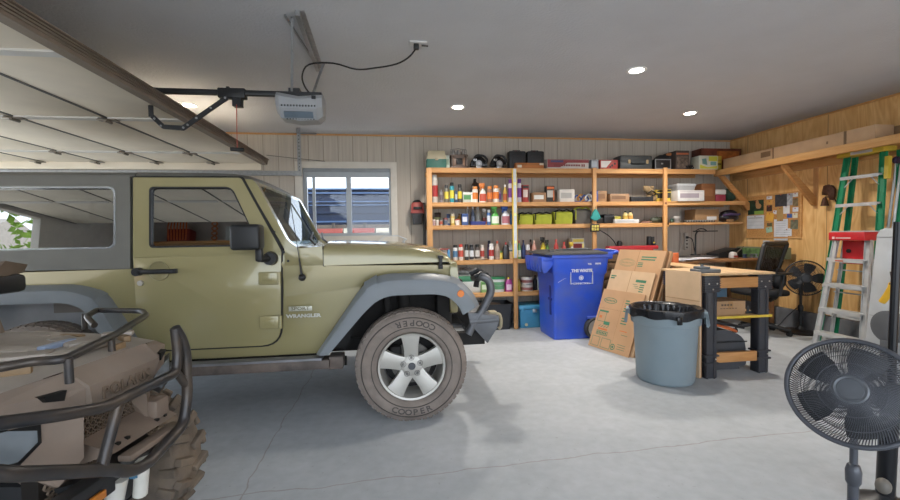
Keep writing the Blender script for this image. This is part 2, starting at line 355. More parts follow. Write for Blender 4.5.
# ceiling lights
lights = [(-2.15, 5.05, 'left above the parked car'), (.77, 4.87, 'above the left bay of the shelving'), (2.2, 3.64, 'nearest the camera, in the middle of the ceiling'), (3.65, 4.88, 'in the right corner before the wooden boxes')]
m_em = mat('lamp_lens', 'fff6e8', .5, emit=14)
for i, (x, y, t) in enumerate(lights):
    L_ = thing('recessed_light', 'round white recessed ceiling light %s' % t, 'ceiling light', (x, y, CH), 0, 'recessed ceiling lights')
    MB().lathe([(.062, -.001), (.062, -.006), (.085, -.008), (.088, .0)], (x, y, CH), seg=32, cap=False).build('trim_ring', P('e4e4e2', .4), L_)
    MB().lathe([(.0, -.004), (.062, -.004), (.062, -.0015), (0, -.0015)], (x, y, CH), seg=32).build('lens', m_em, L_)
    ld = bpy.data.lights.new('recessed_lamp', 'SPOT'); ld.energy = (18, 60, 60, 75)[i]; ld.spot_size = math.radians(160); ld.spot_blend = .8; ld.shadow_soft_size = .07; ld.color = (1, .93, .84)
    lo = bpy.data.objects.new('recessed_lamp', ld); COL.objects.link(lo); lo.location = (x, y, CH-.03)
# outside
struct('ground', MB().box(-30, 20, -22, FY, -.12, -.02).box(-30, LW, FY, 30, -.12, -.02).box(LW, 20, BW+.12, 30, -.12, -.02), mat('driveway', 'b5b0a8', .9, var=.1, scale=2))
sh = thing('metal_shed', 'blue-grey metal sided shed outside, seen through the back window', 'shed', (-.6, 9.2, -.02))
s_ = MB()
s_.box(-3.2, 2.2, 9.0, 11.5, -.02, 2.28)
for k in range(6): s_.box(-3.22, 2.22, 8.97, 9.0, .7+k*.22, .73+k*.22)
s_.build('wall', mat('blue_siding', '1d2940', .5, var=.1), sh)
r_ = MB(); r_.box(-3.3, 2.3, 8.93, 11.6, 2.28, 2.31).box(-3.25, 2.25, 8.95, 9.0, 2.2, 2.225).box(-3.25, 2.25, 8.95, 9.0, 2.03, 2.045).box(-3.25, 2.25, 8.95, 9.0, 1.96, 1.975).box(-3.25, 2.25, 8.95, 9.0, 1.62, 1.65); r_.build('roof_edge', mat('pale_blue_metal', '50688c', .4), sh)
fe = thing('yard_fence', 'low grey brown fence outside below the shed, seen through the window', 'fence', (-.6, 8.2, -.02))
MB().box(-2.8, 1.2, 8.2, 8.24, -.02, 1.55).build('panel', mat('fence_wood', '6e665d', .8), fe)
fp = MB()
for k in range(8): fp.box(-2.8+k*.57, -2.75+k*.57, 8.15, 8.2, -.02, 1.58)
fp.build('posts', mat('fence_post', '55504a', .8), fe)
bx_ = MB()
for i, (a, b, c) in enumerate([(-1.3, -.85, 0), (-.82, -.72, 1), (-.7, -.3, 0), (-.27, -.05, 1), (0.02, .2, 0)]):
    bx_.mi = c; bx_.box(a, b, 7.6, 7.72, -.02, 1.47)
solo('stacked_boards', bx_, [P('b55a52'), P('d8d2c0')], 'red and cream boards standing outside under the window', 'boards')
# ------------------------------------------------------------------ world & light
W = bpy.data.worlds.new('World'); S.world = W; W.use_nodes = True
bg = W.node_tree.nodes['Background']; bg.inputs[0].default_value = (.80, .89, 1, 1); bg.inputs[1].default_value = 2.0
S.view_settings.view_transform = 'Standard'; S.view_settings.look = 'None'; S.view_settings.gamma = 1; S.view_settings.exposure = 1.3; S.view_settings.use_curve_mapping = False
sl_ = bpy.data.lights.new('sun', 'SUN'); sl_.energy = 4.5; sl_.angle = .02; sl_.color = (1, .95, .88)
so_ = bpy.data.objects.new('sun', sl_); COL.objects.link(so_); so_.location = (8, 0, 9); so_.rotation_euler = Vector((-.6, -.02, -.8)).to_track_quat('-Z', 'Y').to_euler()
# ------------------------------------------------------------------ overhead door
m_dp = mat('door_panel_cream', 'e2d8c6', .7, var=.06, scale=3)
m_dst = mat('door_stile_white', 'cfcdc8', .45, var=.05)
m_brown = mat('brown_door_metal', '83766a', .45, .2, var=.1, dirt='9a8c7d')
m_galv = mat('galvanised_steel', '9a9d9f', .4, .7, var=.12, scale=30)
m_black = mat('black_plastic', '202123', .45, var=.1)
m_dark = mat('dark_steel', '37383a', .45, .5, var=.1)
D = thing('overhead_garage_door', 'cream sectional garage door raised flat under the ceiling with brown edge', 'garage door', (-2.7, 3.4, 2.28))
zb = 2.30; y0, y1 = -.9, 5.94; xs = [-1.62, -2.22, -2.88, -3.55, -4.2, -4.85]
pn = MB()
for i in range(5): pn.box(xs[i+1]+.004, xs[i]-.004, y0, y1, zb, zb+.045, bev=.004)
pn.build('door_panels', m_dp, D)
jn = MB()
for x in xs[1:]: jn.box(x-.012, x+.012, y0, y1, zb-.004, zb+.03)
jn.build('section_joints', P('55524e'), D)
MB().box(xs[-1], xs[0]-.05, y1-.02, y1, 2.215, zb+.045, bev=.003).build('end_stile', m_dp, D)
for y in (.45, 1.45, 2.5, 3.79, 5.19):
    st = MB()
    for i in range(5): st.box(xs[i+1]+.015, xs[i]-.05, y-.035, y+.035, zb-.012, zb)
    st.build('stile', m_dst, D)
for y in (1.45, 2.5, 3.79, 5.19, 5.82):
    for x in xs[1:5]:
        hg = MB(); hg.box(x-.07, x+.07, y-.03, y+.03, zb-.022, zb-.012, bev=.003); hg.cyl((x, y-.04, zb-.028), (x, y+.04, zb-.028), .012, seg=8)
        hg.build('hinge', P('8b8478', .4, .6), D)
# edge: brown angle + ribbed strut
eg = MB(); eg.box(-1.61, -1.598, y0, y1, zb-.012, zb+.05, bev=.003)
eg.box(-1.665, -1.60, y0, y1, zb-.018, zb-.008).box(-1.61, -1.57, y0, y1, zb+.045, zb+.052)
eg.build('edge_channel', m_brown, D)
er = MB()
for k in range(3): er.box(-1.598, -1.585, y0, y1, zb+.0+k*.017, zb+.009+k*.017, bev=.003)
er.build('edge_ribs', m_brown, D)
# track + support + cable
T = thing('door_track', 'galvanised horizontal door track at the back wall with ceiling hanger', 'door track', (-1.2, 5.95, 2.2))
MB().prism([(5.955, 2.15), (6.02, 2.15), (6.02, 2.21), (6.01, 2.21), (6.01, 2.16), (5.965, 2.16), (5.965, 2.21), (5.955, 2.21)], 'X', -4.8, -1.18).build('rail', m_galv, T)
hg = MB(); hg.box(-1.22, -1.17, 5.95, 5.955, 2.15, CH).box(-1.22, -1.215, 5.95, 5.99, 2.21, CH)
for k in range(12): hg.mi = 1; hg.cyl((-1.195, 5.95, 2.22+k*.045), (-1.195, 5.9475, 2.22+k*.045), .007, seg=8)
hg.mi = 0
hg.tube([(-1.19, 5.93, 2.70), (-1.02, 6.25, 2.77)], .012, 6).build('hanger', [m_galv, P('303030')], T)
solo('cable', MB().tube([(-1.62, 5.99, 2.42), (-1.35, 6.05, 2.40), (-1.1, 6.1, 2.385), (-.9, 6.2, 2.38)], .004, 6), P('5a5856'), 'thin dark cable running from the door track along the back wall', 'cable')
# ------------------------------------------------------------------ opener
O = thing('garage_door_opener', 'grey garage door opener motor hanging from ceiling with black rail', 'door opener', (-.66, 3.4, 2.2))
yo = 3.4
def oprow(x, dy, z0, z1, z0b):
    return [(x, yo-dy, z0), (x, yo-dy, z1-.03), (x, yo-dy+.03, z1), (x, yo+dy-.03, z1), (x, yo+dy, z1-.03), (x, yo+dy, z0), (x, yo+dy*.55, z0b), (x, yo-dy*.55, z0b)]
hb = MB(); hb.loft([oprow(-.82, .10, 2.30, 2.395, 2.25), oprow(-.79, .125, 2.275, 2.385, 2.21), oprow(-.66, .12, 2.265, 2.365, 2.19), oprow(-.53, .125, 2.265, 2.375, 2.20), oprow(-.49, .10, 2.29, 2.385, 2.23)], closed=True, caps=True)
hb.build('housing', mat('opener_grey', '94979a', .45, var=.05), O, angle=30)
vt = MB()
for k in range(12): vt.box(-.775+k*.021, -.765+k*.021, yo-.1275, yo-.12, 2.28, 2.292)
for k in range(10): vt.box(-.75+k*.021, -.74+k*.021, yo-.075, yo-.065, 2.2, 2.206)
vt.build('vent_slots', P('33363a'), O)
MB().box(-.76, -.555, yo-.108, yo-.07, 2.212, 2.258, R=Matrix.Rotation(.62, 3, 'X')).build('lamp_lens_cover', mat('lens_blue_grey', '5d6a76', .3), O)
MB().box(-.56, -.53, yo-.131, yo-.122, 2.335, 2.36).build('button', m_black, O)
MB().box(-.80, -.50, yo-.05, yo+.05, 2.385, 2.41).box(-.74, -.66, yo-.04, yo+.04, 2.40, 2.44).build('top_plate', m_dark, O)
MB().box(-1.95, -.78, yo-.022, yo+.022, 2.385, 2.42, bev=.004).build('rail', m_black, O)
MB().box(-3.85, -1.95, yo-.022, yo+.022, 2.385, 2.42).build('rail_extension', m_black, O)
tr = MB(); tr.box(-1.24, -1.05, yo-.035, yo+.035, 2.36, 2.43, bev=.006).box(-1.14, -1.08, yo-.03, yo+.03, 2.30, 2.36).box(-1.18, -1.16, yo-.03, yo+.03, 2.42, 2.44); tr.build('trolley', m_black, O)
am = MB(); am.prism(rr([(-1.16, 2.335), (-1.13, 2.355), (-1.50, 2.115), (-1.60, 2.125), (-1.68, 2.20), (-1.66, 2.23), (-1.585, 2.155), (-1.51, 2.15)][:0] or [(-1.175, 2.37), (-1.16, 2.34), (-1.47, 2.11), (-1.61, 2.12), (-1.69, 2.20), (-1.665, 2.22), (-1.60, 2.15), (-1.48, 2.145)], .008), 'Y', yo-.05, yo-.04)
am.mi = 1
for (x, z) in [(-1.18, 2.35), (-1.28, 2.275), (-1.38, 2.20), (-1.44, 2.15), (-1.47, 2.13), (-1.62, 2.14), (-1.66, 2.19)]: am.cyl((x, yo-.056, z), (x, yo-.05, z), .008, seg=8)
am.build('door_arm', [m_dark, m_galv], O)
MB().box(-1.70, -1.67, yo-.05, yo-.035, 2.205, 2.285, bev=.002).build('door_bracket', m_dark, O)
rc = MB(); rc.tube([(-1.11, yo-.03, 2.31), (-1.115, yo-.03, 1.99)], .003, 6); rc.mi = 1; rc.cyl((-1.16, yo-.03, 1.985), (-1.07, yo-.03, 1.98), .014, seg=10); rc.build('release_cord', [P('b5483c'), P('2a2a2a')], O)
# hangers from ceiling
ha = MB(); ha.box(-.60, -.57, 2.9, 3.85, CH-.035, CH, R=Matrix.Rotation(.03, 3, 'Z')).box(-.60, -.54, 2.9, 3.85, CH-.005, CH, R=Matrix.Rotation(.03, 3, 'Z'))
ha.tube([(-.62, 2.98, CH-.01), (-.72, yo-.02, 2.4)], .012, 4, smooth=False).tube([(-.53, 3.72, CH-.01), (-.58, yo+.02, 2.4)], .012, 4, smooth=False)
ha.tube([(-.66, 2.96, CH-.01), (-.60, 3.6, CH-.03), (-.57, 3.8, CH-.01)], .009, 4, smooth=False)
ha.build('ceiling_hanger', m_galv, O)
pc = [(-.56, yo+.02, 2.39), (-.62, yo, 2.45), (-.64, yo-.03, 2.53), (-.58, yo-.08, 2.60), (-.40, yo-.12, 2.60), (-.24, yo-.1, 2.57), (-.10, yo-.1, 2.585), (.06, yo-.1, 2.62), (.16, yo-.1, 2.68), (.22, yo-.1, 2.76)]
def smooth_pts(p, n=4):
    p = [Vector(q) for q in p]; out = []
    for i in range(len(p)-1):
        a = p[max(i-1, 0)]; b = p[i]; c = p[i+1]; d = p[min(i+2, len(p)-1)]
        for k in range(n):
            t = k/n; out.append(.5*((2*b)+(-a+c)*t+(2*a-5*b+4*c-d)*t*t+(-a+3*b-3*c+d)*t**3))
    return out+[p[-1]]
MB().tube(smooth_pts(pc), .006, 8).build('power_cord', P('1d1d1f'), O)
ou = thing('ceiling_outlet', 'small white ceiling outlet where the opener cord plugs in', 'outlet', (.22, 3.29, CH))
MB().box(.16, .29, 3.25, 3.33, CH-.012, CH, bev=.003).build('plate', P('c8c8c8'), ou)
MB().box(.19, .23, 3.27, 3.31, CH-.05, CH-.012, bev=.004).tube([(.25, 3.29, CH-.02), (.30, 3.29, CH-.022)], .006, 6).build('plug', m_black, ou)
# ================================================================== JEEP-LIKE 4x4
m_olive = mat('olive_paint', '958d68', .22, .1, var=.04, scale=2, coat=.6, dirt='a09767', dscale=1.5, damt=.25)
m_top = mat('hardtop_grey', '6a6963', .5, var=.05)
m_flare = mat('flare_grey', '767c81', .45, var=.06, scale=4)
m_rub = mat('tyre_rubber', '7a7069', .8, var=.12, scale=14, dirt='968a7f', dscale=6, damt=.5, bump=.3, bscale=80)
m_alloy = mat('alloy', 'b4b1aa', .42, .4, var=.05)
m_tint = bpy.data.materials.new('tinted_glass'); m_tint.use_nodes = True
nt = m_tint.node_tree; nt.nodes.remove(nt.nodes['Principled BSDF']); _o = nt.nodes['Material Output']
_t = nt.nodes.new('ShaderNodeBsdfTransparent'); _t.inputs[0].default_value = (.30, .32, .32, 1); _g = nt.nodes.new('ShaderNodeBsdfGlossy'); _g.inputs['Roughness'].default_value = .01; _m = nt.nodes.new('ShaderNodeMixShader'); _m.inputs[0].default_value = .38
nt.links.new(_t.outputs[0], _m.inputs[1]); nt.links.new(_g.outputs[0], _m.inputs[2]); nt.links.new(_m.outputs[0], _o.inputs[0])
YC = 3.95; YS = 3.17
J = thing('off_road_car', 'olive green two-door off-road car with grey hardtop, parked side-on at left', 'car', (-1.09, YC, 0))
def both(mb_fn):
    pass
def side_warp(v):
    v = Vector(v); sgn = -1 if v.y < YC else 1
    d = abs(v.y-YC)
    if v.z > 1.2: d -= (v.z-1.2)*.07
    if v.x > -.5: d -= (v.x+.5)*.13*min(1, d/.78)
    if v.z < 1.0: d -= (1.0-v.z)*.04
    v.y = YC+sgn*d; return v
YF = 2*YC-YS
# tub
b = MB()
b.prism([(-3.12, .55), (-2.80, .52), (-2.74, .78), (-2.58, .93), (-2.05, .93), (-1.90, .80), (-1.80, .485), (-.50, .485), (-.38, .70), (-.14, .97), (.42, .98), (.47, 1.03), (.46, 1.110), (-.49, 1.110), (-.49, 1.25), (-.74, 1.262), (-.80, 1.13), (-3.12, 1.13)], 'Y', YS, YF, bev=.012)
b.warp(side_warp); body = b.build('body', m_olive, J, angle=30)
# door seams + doors
for sgn, y0_, y1_ in ((1, YS-.012, YS+.03), (-1, YF-.03, YF+.012)):
    do = rr([(-1.735, .565), (-.80, .565), (-.775, 1.235), (-1.735, 1.21)], [.02, .13, .01, .005], 6)
    g = MB(); g.prism(rr([(-1.745, .555), (-.79, .555), (-.765, 1.25), (-1.03, 1.765), (-1.745, 1.765)], [.02, .14, .01, .02, .01], 6), 'Y', YS-.003 if sgn > 0 else YF-.02, YS+.02 if sgn > 0 else YF+.003)
    # sill line
    g.box(-.86, -.857, (YS-.003) if sgn > 0 else YF, YS if sgn > 0 else YF+.003, .50, .58)
    g.warp(side_warp)
    # hollow the glass area: built as ring instead
    g.bm.free(); g = MB()
    o1 = rr([(-1.747, .555), (-.788, .555), (-.763, 1.25), (-1.028, 1.765), (-1.747, 1.765)], [.02, .14, .01, .02, .01], 6)
    o2 = rr([(-1.735, .567), (-.80, .567), (-.777, 1.24), (-1.04, 1.753), (-1.735, 1.753)], [.02, .13, .01, .02, .01], 6)
    g.ring(o1, o2, 'Y', (YS-.0035) if sgn > 0 else YF-.01, (YS+.01) if sgn > 0 else YF+.0035)
    g.warp(side_warp)
    d = MB(); d.prism(do, 'Y', y0_+.004, y1_, bev=.004)
    oo = rr([(-1.735, 1.205), (-.777, 1.205), (-.777, 1.24), (-1.04, 1.753), (-1.735, 1.753)], [.002, .002, .01, .02, .01], 6)
    ii = rr([(-1.635, 1.272), (-.945, 1.272), (-.93, 1.30), (-1.10, 1.69), (-1.635, 1.69)], [.03, .005, .02, .05, .03], 6)
    d.ring(oo, ii, 'Y', y0_+.004, y1_)
    # pressed recess behind the handle
    d.warp(side_warp)
    dd = d.build('door', m_olive, J, angle=30)
    g.build('door_gap', P('15150f'), dd)
    wr = MB(); i2 = rr([(-1.624, 1.284), (-.953, 1.284), (-.942, 1.31), (-1.106, 1.68), (-1.624, 1.68)], [.03, .005, .02, .05, .03], 6)
    wr.ring(ii, i2, 'Y', y0_+.003, y1_); wr.warp(side_warp); wr.build('window_seal', m_black, dd)
    gl = MB(); ym = (y0_+y1_)/2; gl.prism(i2, 'Y', ym-.002, ym+.002)
    gl.warp(side_warp); gl.warp(lambda v: Vector((v.x, v.y+(-1 if v.y > YC else 1)*(v.z-1.29)*.015, v.z)))
    gl.build('door_glass', m_tint, dd)
    if sgn > 0:
        rc_ = MB(); rc_.lathe([(.0, YS-.0085), (.058, YS-.0095), (.064, YS-.0125), (.068, YS-.007)], (-1.575, 0, 1.115), 'Y', 28); rc_.build('handle_recess', mat('olive_recess', '8b8360', .3, .15, var=.04), dd)
        h = MB(); h.box(-1.70, -1.47, YS-.05, YS-.032, 1.098, 1.128, bev=.008).cyl((-1.70, YS-.05, 1.113), (-1.70, YS-.005, 1.113), .028).box(-1.485, -1.455, YS-.045, YS-.005, 1.098, 1.128, bev=.006)
        h.build('door_handle', m_black, dd)
        MB().cyl((-1.695, YS-.016, 1.035), (-1.695, YS, 1.035), .018).build('lock', m_alloy, dd)
        for z in (1.045, .735):
            hh = MB(); hh.box(-.93, -.80, YS-.028, YS-.005, z-.045, z+.045, bev=.008).box(-.90, -.83, YS-.031, YS-.02, z-.018, z+.018, bev=.003).cyl((-.79, YS-.025, z-.045), (-.79, YS-.025, z+.045), .014, seg=12)
            hh.build('hinge', m_olive, dd)
        mi = MB(); mi.box(-1.05, -.86, 2.96, 3.09, 1.25, 1.42, bev=.022, seg=3); mi.build('mirror_housing', m_black, dd).name = 'mirror'
        ma = MB(); ma.box(-.91, -.865, 3.02, 3.07, 1.17, 1.27, bev=.01).tube([(-.89, 3.04, 1.19), (-.87, 3.09, 1.185), (-.845, 3.165, 1.185)], .024, 10).cyl((-.845, 3.12, 1.185), (-.845, 3.16, 1.185), .045, .05); ma.build('mirror_arm', m_black, dd)
# hardtop sides
for sgn in (1, -1):
    ya, yb = (YS-.004, YS+.04) if sgn > 0 else (YF-.04, YF+.004)
    t = MB()
    oo = rr([(-3.12, 1.135), (-1.757, 1.135), (-1.757, 1.76), (-3.12, 1.76)], .012, 4)
    ii = rr([(-2.95, 1.272), (-1.845, 1.272), (-1.845, 1.692), (-2.95, 1.692)], .05, 4)
    t.ring(oo, ii, 'Y', ya, yb); t.warp(side_warp); hs = t.build('hardtop_side', m_top, J)
    t = MB(); i2 = rr([(-2.938, 1.284), (-1.857, 1.284), (-1.857, 1.68), (-2.938, 1.68)], .045, 4)
    t.ring(ii, i2, 'Y', ya-.003, yb+.003); t.warp(side_warp); t.build('window_trim', mat('chrome_edge', 'b9bfc6', .2, .7), hs)
    t = MB(); ym = (ya+yb)/2; t.prism(i2, 'Y', ym-.002, ym+.002); t.warp(side_warp); t.warp(lambda v: Vector((v.x, v.y+(-1 if v.y > YC else 1)*(v.z-1.29)*.015, v.z))); t.build('side_glass', m_tint, hs)
def roofrow(x, dz=0, dy=0):
    prof = [(-.745+dy, 1.745), (-.745+dy, 1.775+dz), (-.715+dy, 1.797+dz), (-.60, 1.808+dz), (-.3, 1.815+dz), (0, 1.817+dz)]
    pr_ = prof+[(-a, z) for a, z in prof[:-1]][::-1]
    return [(x, YC+a*.94+(0), z) for a, z in pr_]
for sgn in (1, -1):
    yy = 3.24 if sgn > 0 else YF-.07
    t = MB(); t.box(-2.80, -1.86, min(yy, yy+.01*sgn), max(yy, yy+.01*sgn), .60, 1.0); t.mi = 1; t.box(-2.28, -2.0, min(yy-.005*sgn, yy), max(yy-.005*sgn, yy), .84, .92); t.build('wheel_liner', [mat('liner_grey', '85878b', .5), mat('liner_patch', '6b655f', .6)], J)
rf = MB(); rf.loft([roofrow(-3.12), roofrow(-1.75)], closed=True, caps=True); rf.build('hardtop_roof', m_top, J, angle=30)
rf = MB(); rf.loft([roofrow(-1.742, .002), roofrow(-1.3, .0), roofrow(-1.12, -.006), roofrow(-1.03, -.022, .01), roofrow(-1.0, -.04, .02)], closed=True, caps=True); rf.build('front_roof_panel', m_top, J, angle=30)
# rear wall
MB().box(-3.13, -3.09, YS+.05, YF-.05, .6, 1.76).build('tailgate', m_olive, J)
# windscreen frame
for sgn in (1, -1):
    ya, yb = (YS-.002, YS+.07) if sgn > 0 else (YF-.07, YF+.002)
    t = MB(); t.prism(rr([(-1.022, 1.745), (-.965, 1.742), (-.935, 1.71), (-.735, 1.31), (-.66, 1.25), (-.47, 1.235), (-.47, 1.125), (-.755, 1.13), (-.755, 1.25)], [.004, .015, .02, .03, .02, .01, .004, .004, .01], 3), 'Y', ya, yb, bev=.008)
    t.mi = 1
    for (x, z) in [(onY(px_, py_, 3.16).x+.0, onY(px_, py_, 3.16).z) for px_, py_ in ((273.5, 232), (277.5, 240), (283.5, 252), (288, 261))]:
        yy = ya-.004 if sgn > 0 else yb+.004
        t.cyl((x, yy, z), (x, yy+.006*sgn, z), .009, seg=10)
    t.warp(side_warp); wp = t.build('windscreen_pillar', [m_olive, m_black], J)
t = MB(); t.prism([(-1.0, 1.735), (-.96, 1.735), (-.93, 1.70), (-.98, 1.69)], 'Y', YS+.09, YF-.09); t.prism([(-.755, 1.30), (-.70, 1.26), (-.64, 1.24), (-.74, 1.22)], 'Y', YS+.03, YF-.03); t.build('windscreen_header', m_olive, J)
m_clear = bpy.data.materials.new('windscreen_glass'); m_clear.use_nodes = True
nt = m_clear.node_tree; nt.nodes.remove(nt.nodes['Principled BSDF']); _o = nt.nodes['Material Output']
_t = nt.nodes.new('ShaderNodeBsdfTransparent'); _t.inputs[0].default_value = (.62, .70, .72, 1); _g = nt.nodes.new('ShaderNodeBsdfGlossy'); _g.inputs['Roughness'].default_value = .02; _m = nt.nodes.new('ShaderNodeMixShader'); _m.inputs[0].default_value = .25
nt.links.new(_t.outputs[0], _m.inputs[1]); nt.links.new(_g.outputs[0], _m.inputs[2]); nt.links.new(_m.outputs[0], _o.inputs[0])
t = MB(); 
rows = []
for k in range(9):
    y = YS+.10+(YF-YS-.2)*k/8; bow = .04*(1-((k-4)/4)**2)
    rows.append([(-.94+bow, y, 1.71), (-.745+bow, y, 1.275)])
t.loft(rows); t.build('windscreen', m_clear, J, fix=False)
MB().tube([(-.60, 3.5, 1.27), (-.67, 3.7, 1.31), (-.71, 4.05, 1.37)], .009, 6).tube([(-.60, 4.2, 1.27), (-.67, 4.35, 1.31), (-.72, 4.62, 1.37)], .009, 6).build('wipers', m_black, J)
# bonnet
def hoodrow(x, hw, zs, zc, zb_=1.123):
    pts = [(-hw, zb_), (-hw, zs-.04), (-hw+.012, zs-.012), (-hw+.045, zs+.004), (-hw*.6, zc-.006), (0, zc)]
    pts = pts+[(-a, z) for a, z in pts[:-1]][::-1]
    return [(x, YC+a, z) for a, z in pts]
def hw_(x): return .782-(x+.5)*.13
hd = MB(); hd.loft([hoodrow(x, hw_(x), zs, zc, zb_) for x, zs, zc, zb_ in [(-.487, 1.262, 1.30, 1.123), (-.3, 1.258, 1.297, 1.123), (-.1, 1.25, 1.288, 1.123), (.12, 1.235, 1.27, 1.123), (.28, 1.212, 1.245, 1.123), (.38, 1.19, 1.22, 1.123), (.43, 1.165, 1.19, 1.123), (.455, 1.138, 1.15, 1.123)]], closed=True, caps=True)
hood = hd.build('bonnet', m_olive, J, angle=50)
MB().box(-.492, -.487, YS+.0, YF-.0, 1.12, 1.262).build('cowl_gap', P('15150f'), J)
MB().prism([(-.495, 1.12), (-.76, 1.125), (-.74, 1.245), (-.495, 1.262)], 'Y', YS+.002, YF-.002).build('cowl', m_olive, J)
# latch
lt = MB(); lt.box(.35, .385, YS+.095, YS+.125, 1.07, 1.10, bev=.004).box(.355, .38, YS+.085, YS+.11, 1.09, 1.16, bev=.006).box(.345, .39, YS+.09, YS+.13, 1.15, 1.175, bev=.006)
lt.build('bonnet_latch', m_black, J)
MB().tube([(-.1, 3.45, 1.29), (-.05, 3.45, 1.33), (.05, 3.45, 1.33), (.12, 3.45, 1.30)], .004, 6).tube([(.1, 3.9, 1.27), (.12, 3.9, 1.30)], .012, 8).build('washer_tube', P('c9cdd0'), J)
# grille
gr = MB(); gr.prism(rr([(3.28, .72), (4.62, .72), (4.62, 1.12), (3.28, 1.12)], .05), 'X', .44, .50, bev=.01)
gr.mi = 1
for k in range(7): gr.box(.498, .505, YC-.33+k*.11-.03, YC-.33+k*.11+.03, .80, 1.05)
gr.build('grille', [m_olive, m_black], J)
for y in (YC-.50, YC+.50): MB().lathe([(0, .50), (.09, .50), (.095, .515), (.085, .52), (0, .53)], (0, y, .97), 'X', 24).build('headlight', mat('lamp_glass', 'c8ccd0', .1), J)
# flares (wide arch mouldings)
def flare(x0, mirror, pts_out, pts_lip):
    t = MB(); n = len(pts_out)
    def Y_(v): return YC-v if not mirror else YC+v
    body_y = .79
    r1 = [(x, Y_(body_y-.02), z) for x, z in pts_out]
    r2 = [(x, Y_(body_y+.045), z-.004) for x, z in pts_out]
    cx, cz = x0, .42
    def mixp(a, b, k): return (a[0]+(b[0]-a[0])*k, a[1]+(b[1]-a[1])*k)
    r3 = [((lambda q: (q[0], Y_(body_y+.098), q[1]))(mixp(o, l, .28))) for o, l in zip(pts_out, pts_lip)]
    r4 = [((lambda q: (q[0], Y_(body_y+.108), q[1]))(mixp(o, l, .5))) for o, l in zip(pts_out, pts_lip)]
    r5 = [(x, Y_(body_y+.104), z) for x, z in pts_lip]
    r6 = [(x, Y_(body_y+.085), z) for x, z in pts_lip]
    r7 = [(x, Y_(body_y-.05), z+.005) for x, z in pts_lip]
    t.loft([r1, r2, r3, r4, r5, r6, r7]); return t
fo = rr([(-.545, .505), (-.20, 1.0), (-.10, 1.056), (.36, 1.052), (.50, 1.0), (.60, .89), (.63, .82)], [0.001, .1, .12, .14, .08, .05, .001], 6)
fl = rr([(-.455, .505), (-.18, .82), (-.07, .908), (.33, .908), (.41, .88), (.475, .81), (.50, .75)], [0.001, .1, .1, .08, .06, .04, .001], 6)
for mr in (False, True):
    t = flare(.12, mr, fo, fl); fr_ = t.build('front_wheel_flare', m_flare, J, angle=35)
    y = YC-.90 if not mr else YC+.90
    MB().lathe([(0, -.004), (.024, -.004), (.028, .012)], (.485, y+(.0 if not mr else 0), .905), 'Y', 20).build('side_indicator', mat('amber_lens', 'e07a20', .25), fr_)
ro = rr([(-2.98, .55), (-2.78, .93), (-2.64, 1.04), (-2.02, 1.04), (-1.90, .97), (-1.66, .52)], [.001, .08, .12, .14, .06, .001], 6)
rl = rr([(-2.90, .55), (-2.71, .85), (-2.60, .93), (-2.06, .93), (-1.97, .87), (-1.80, .52)], [.001, .08, .08, .08, .05, .001], 6)
for mr in (False, True): flare(-2.3, mr, ro, rl).build('rear_wheel_flare', m_flare, J, angle=35)
# inner structure: black
m_under = mat('underbody_black', '1c1b1b', .8, var=.2, dirt='3a342e', damt=.4)
ib = MB(); ib.box(-.36, .42, 3.50, 4.40, .52, 1.06).box(-.50, -.40, 3.26, 4.64, .5, .98).box(.34, .46, 3.34, 4.56, .58, 1.0, bev=.02).box(-3.0, .75, 3.48, 3.56, .42, .52).box(-3.0, .75, 4.34, 4.42, .42, .52)
ib.box(-1.85, -.5, 3.24, 4.66, .46, .52).box(-2.9, -1.8, 3.52, 4.38, .5, .95).prism([(-.42, .97), (-.3, .97), (.55, .97), (.55, .94), (-.42, .9)], 'Y', 3.36, 3.5)
ib.prism([(-.44, .52), (-.16, .96), (-.12, .96), (-.36, .50)], 'Y', 3.25, 3.5)
ib.build('inner_fender', m_under, J)
ax = MB(); ax.cyl((-2.3, 3.25, .40), (-2.3, 4.65, .40), .045).sphere((-2.3, 3.95, .38), .14)
ax.build('rear_axle', m_under, J)
ax = MB(); ax.cyl((.12, 3.25, .40), (.12, 4.65, .40), .045).sphere((.12, 3.8, .38), .13)
ax.cyl((-.02, 3.40, .45), (-.06, 3.42, .98), .03).cyl((.10, 3.44, .45), (.08, 3.46, .95), .05).cyl((.30, 3.3, .55), (-.1, 4.3, .5), .018)
ax.build('front_axle', m_under, J)
MB().cyl((.38, 3.40, .80), (.42, 3.38, .70), .03).build('shock_absorber', mat('primer_cream', '8f8567', .6), J)
# interior
for y in (3.62, 4.28):
    t = MB(); t.box(-1.62, -1.12, y-.25, y+.25, .78, .92, bev=.05).box(-1.72, -1.58, y-.25, y+.25, .85, 1.42, bev=.05, R=Matrix.Rotation(-.15, 3, 'Y')).box(-1.76, -1.68, y-.13, y+.13, 1.42, 1.60, bev=.03)
    t.build('seat', mat('seat_fabric', '3b3a38', .9), J)
t = MB(); t.box(-.90, -.62, 3.3, 4.6, 1.0, 1.24, bev=.04); t.build('dashboard', mat('dash_black', '2c2c2c', .7), J)
t = MB(); t.tube([(-1.05+.06*math.cos(a), 3.60+.18*math.cos(a+PI/2), 1.22+.17*math.sin(a+PI/2)) for a in [2*PI*k/24 for k in range(24)]], .014, 8, closed=True).cyl((-.85, 3.6, 1.16), (-1.04, 3.6, 1.22), .03)
t.build('steering_wheel', m_black, J)
t = MB()
for y in (3.36, 4.54): t.tube([(-2.9, y, 1.2), (-2.6, y, 1.66), (-1.72, y, 1.68), (-1.05, y, 1.66)], .03, 8, bend=.1).tube([(-1.74, y, 1.0), (-1.74, y, 1.68)], .03, 8)
t.tube([(-1.74, 3.36, 1.68), (-1.74, 4.54, 1.68)], .03, 8).build('roll_bar', m_black, J)
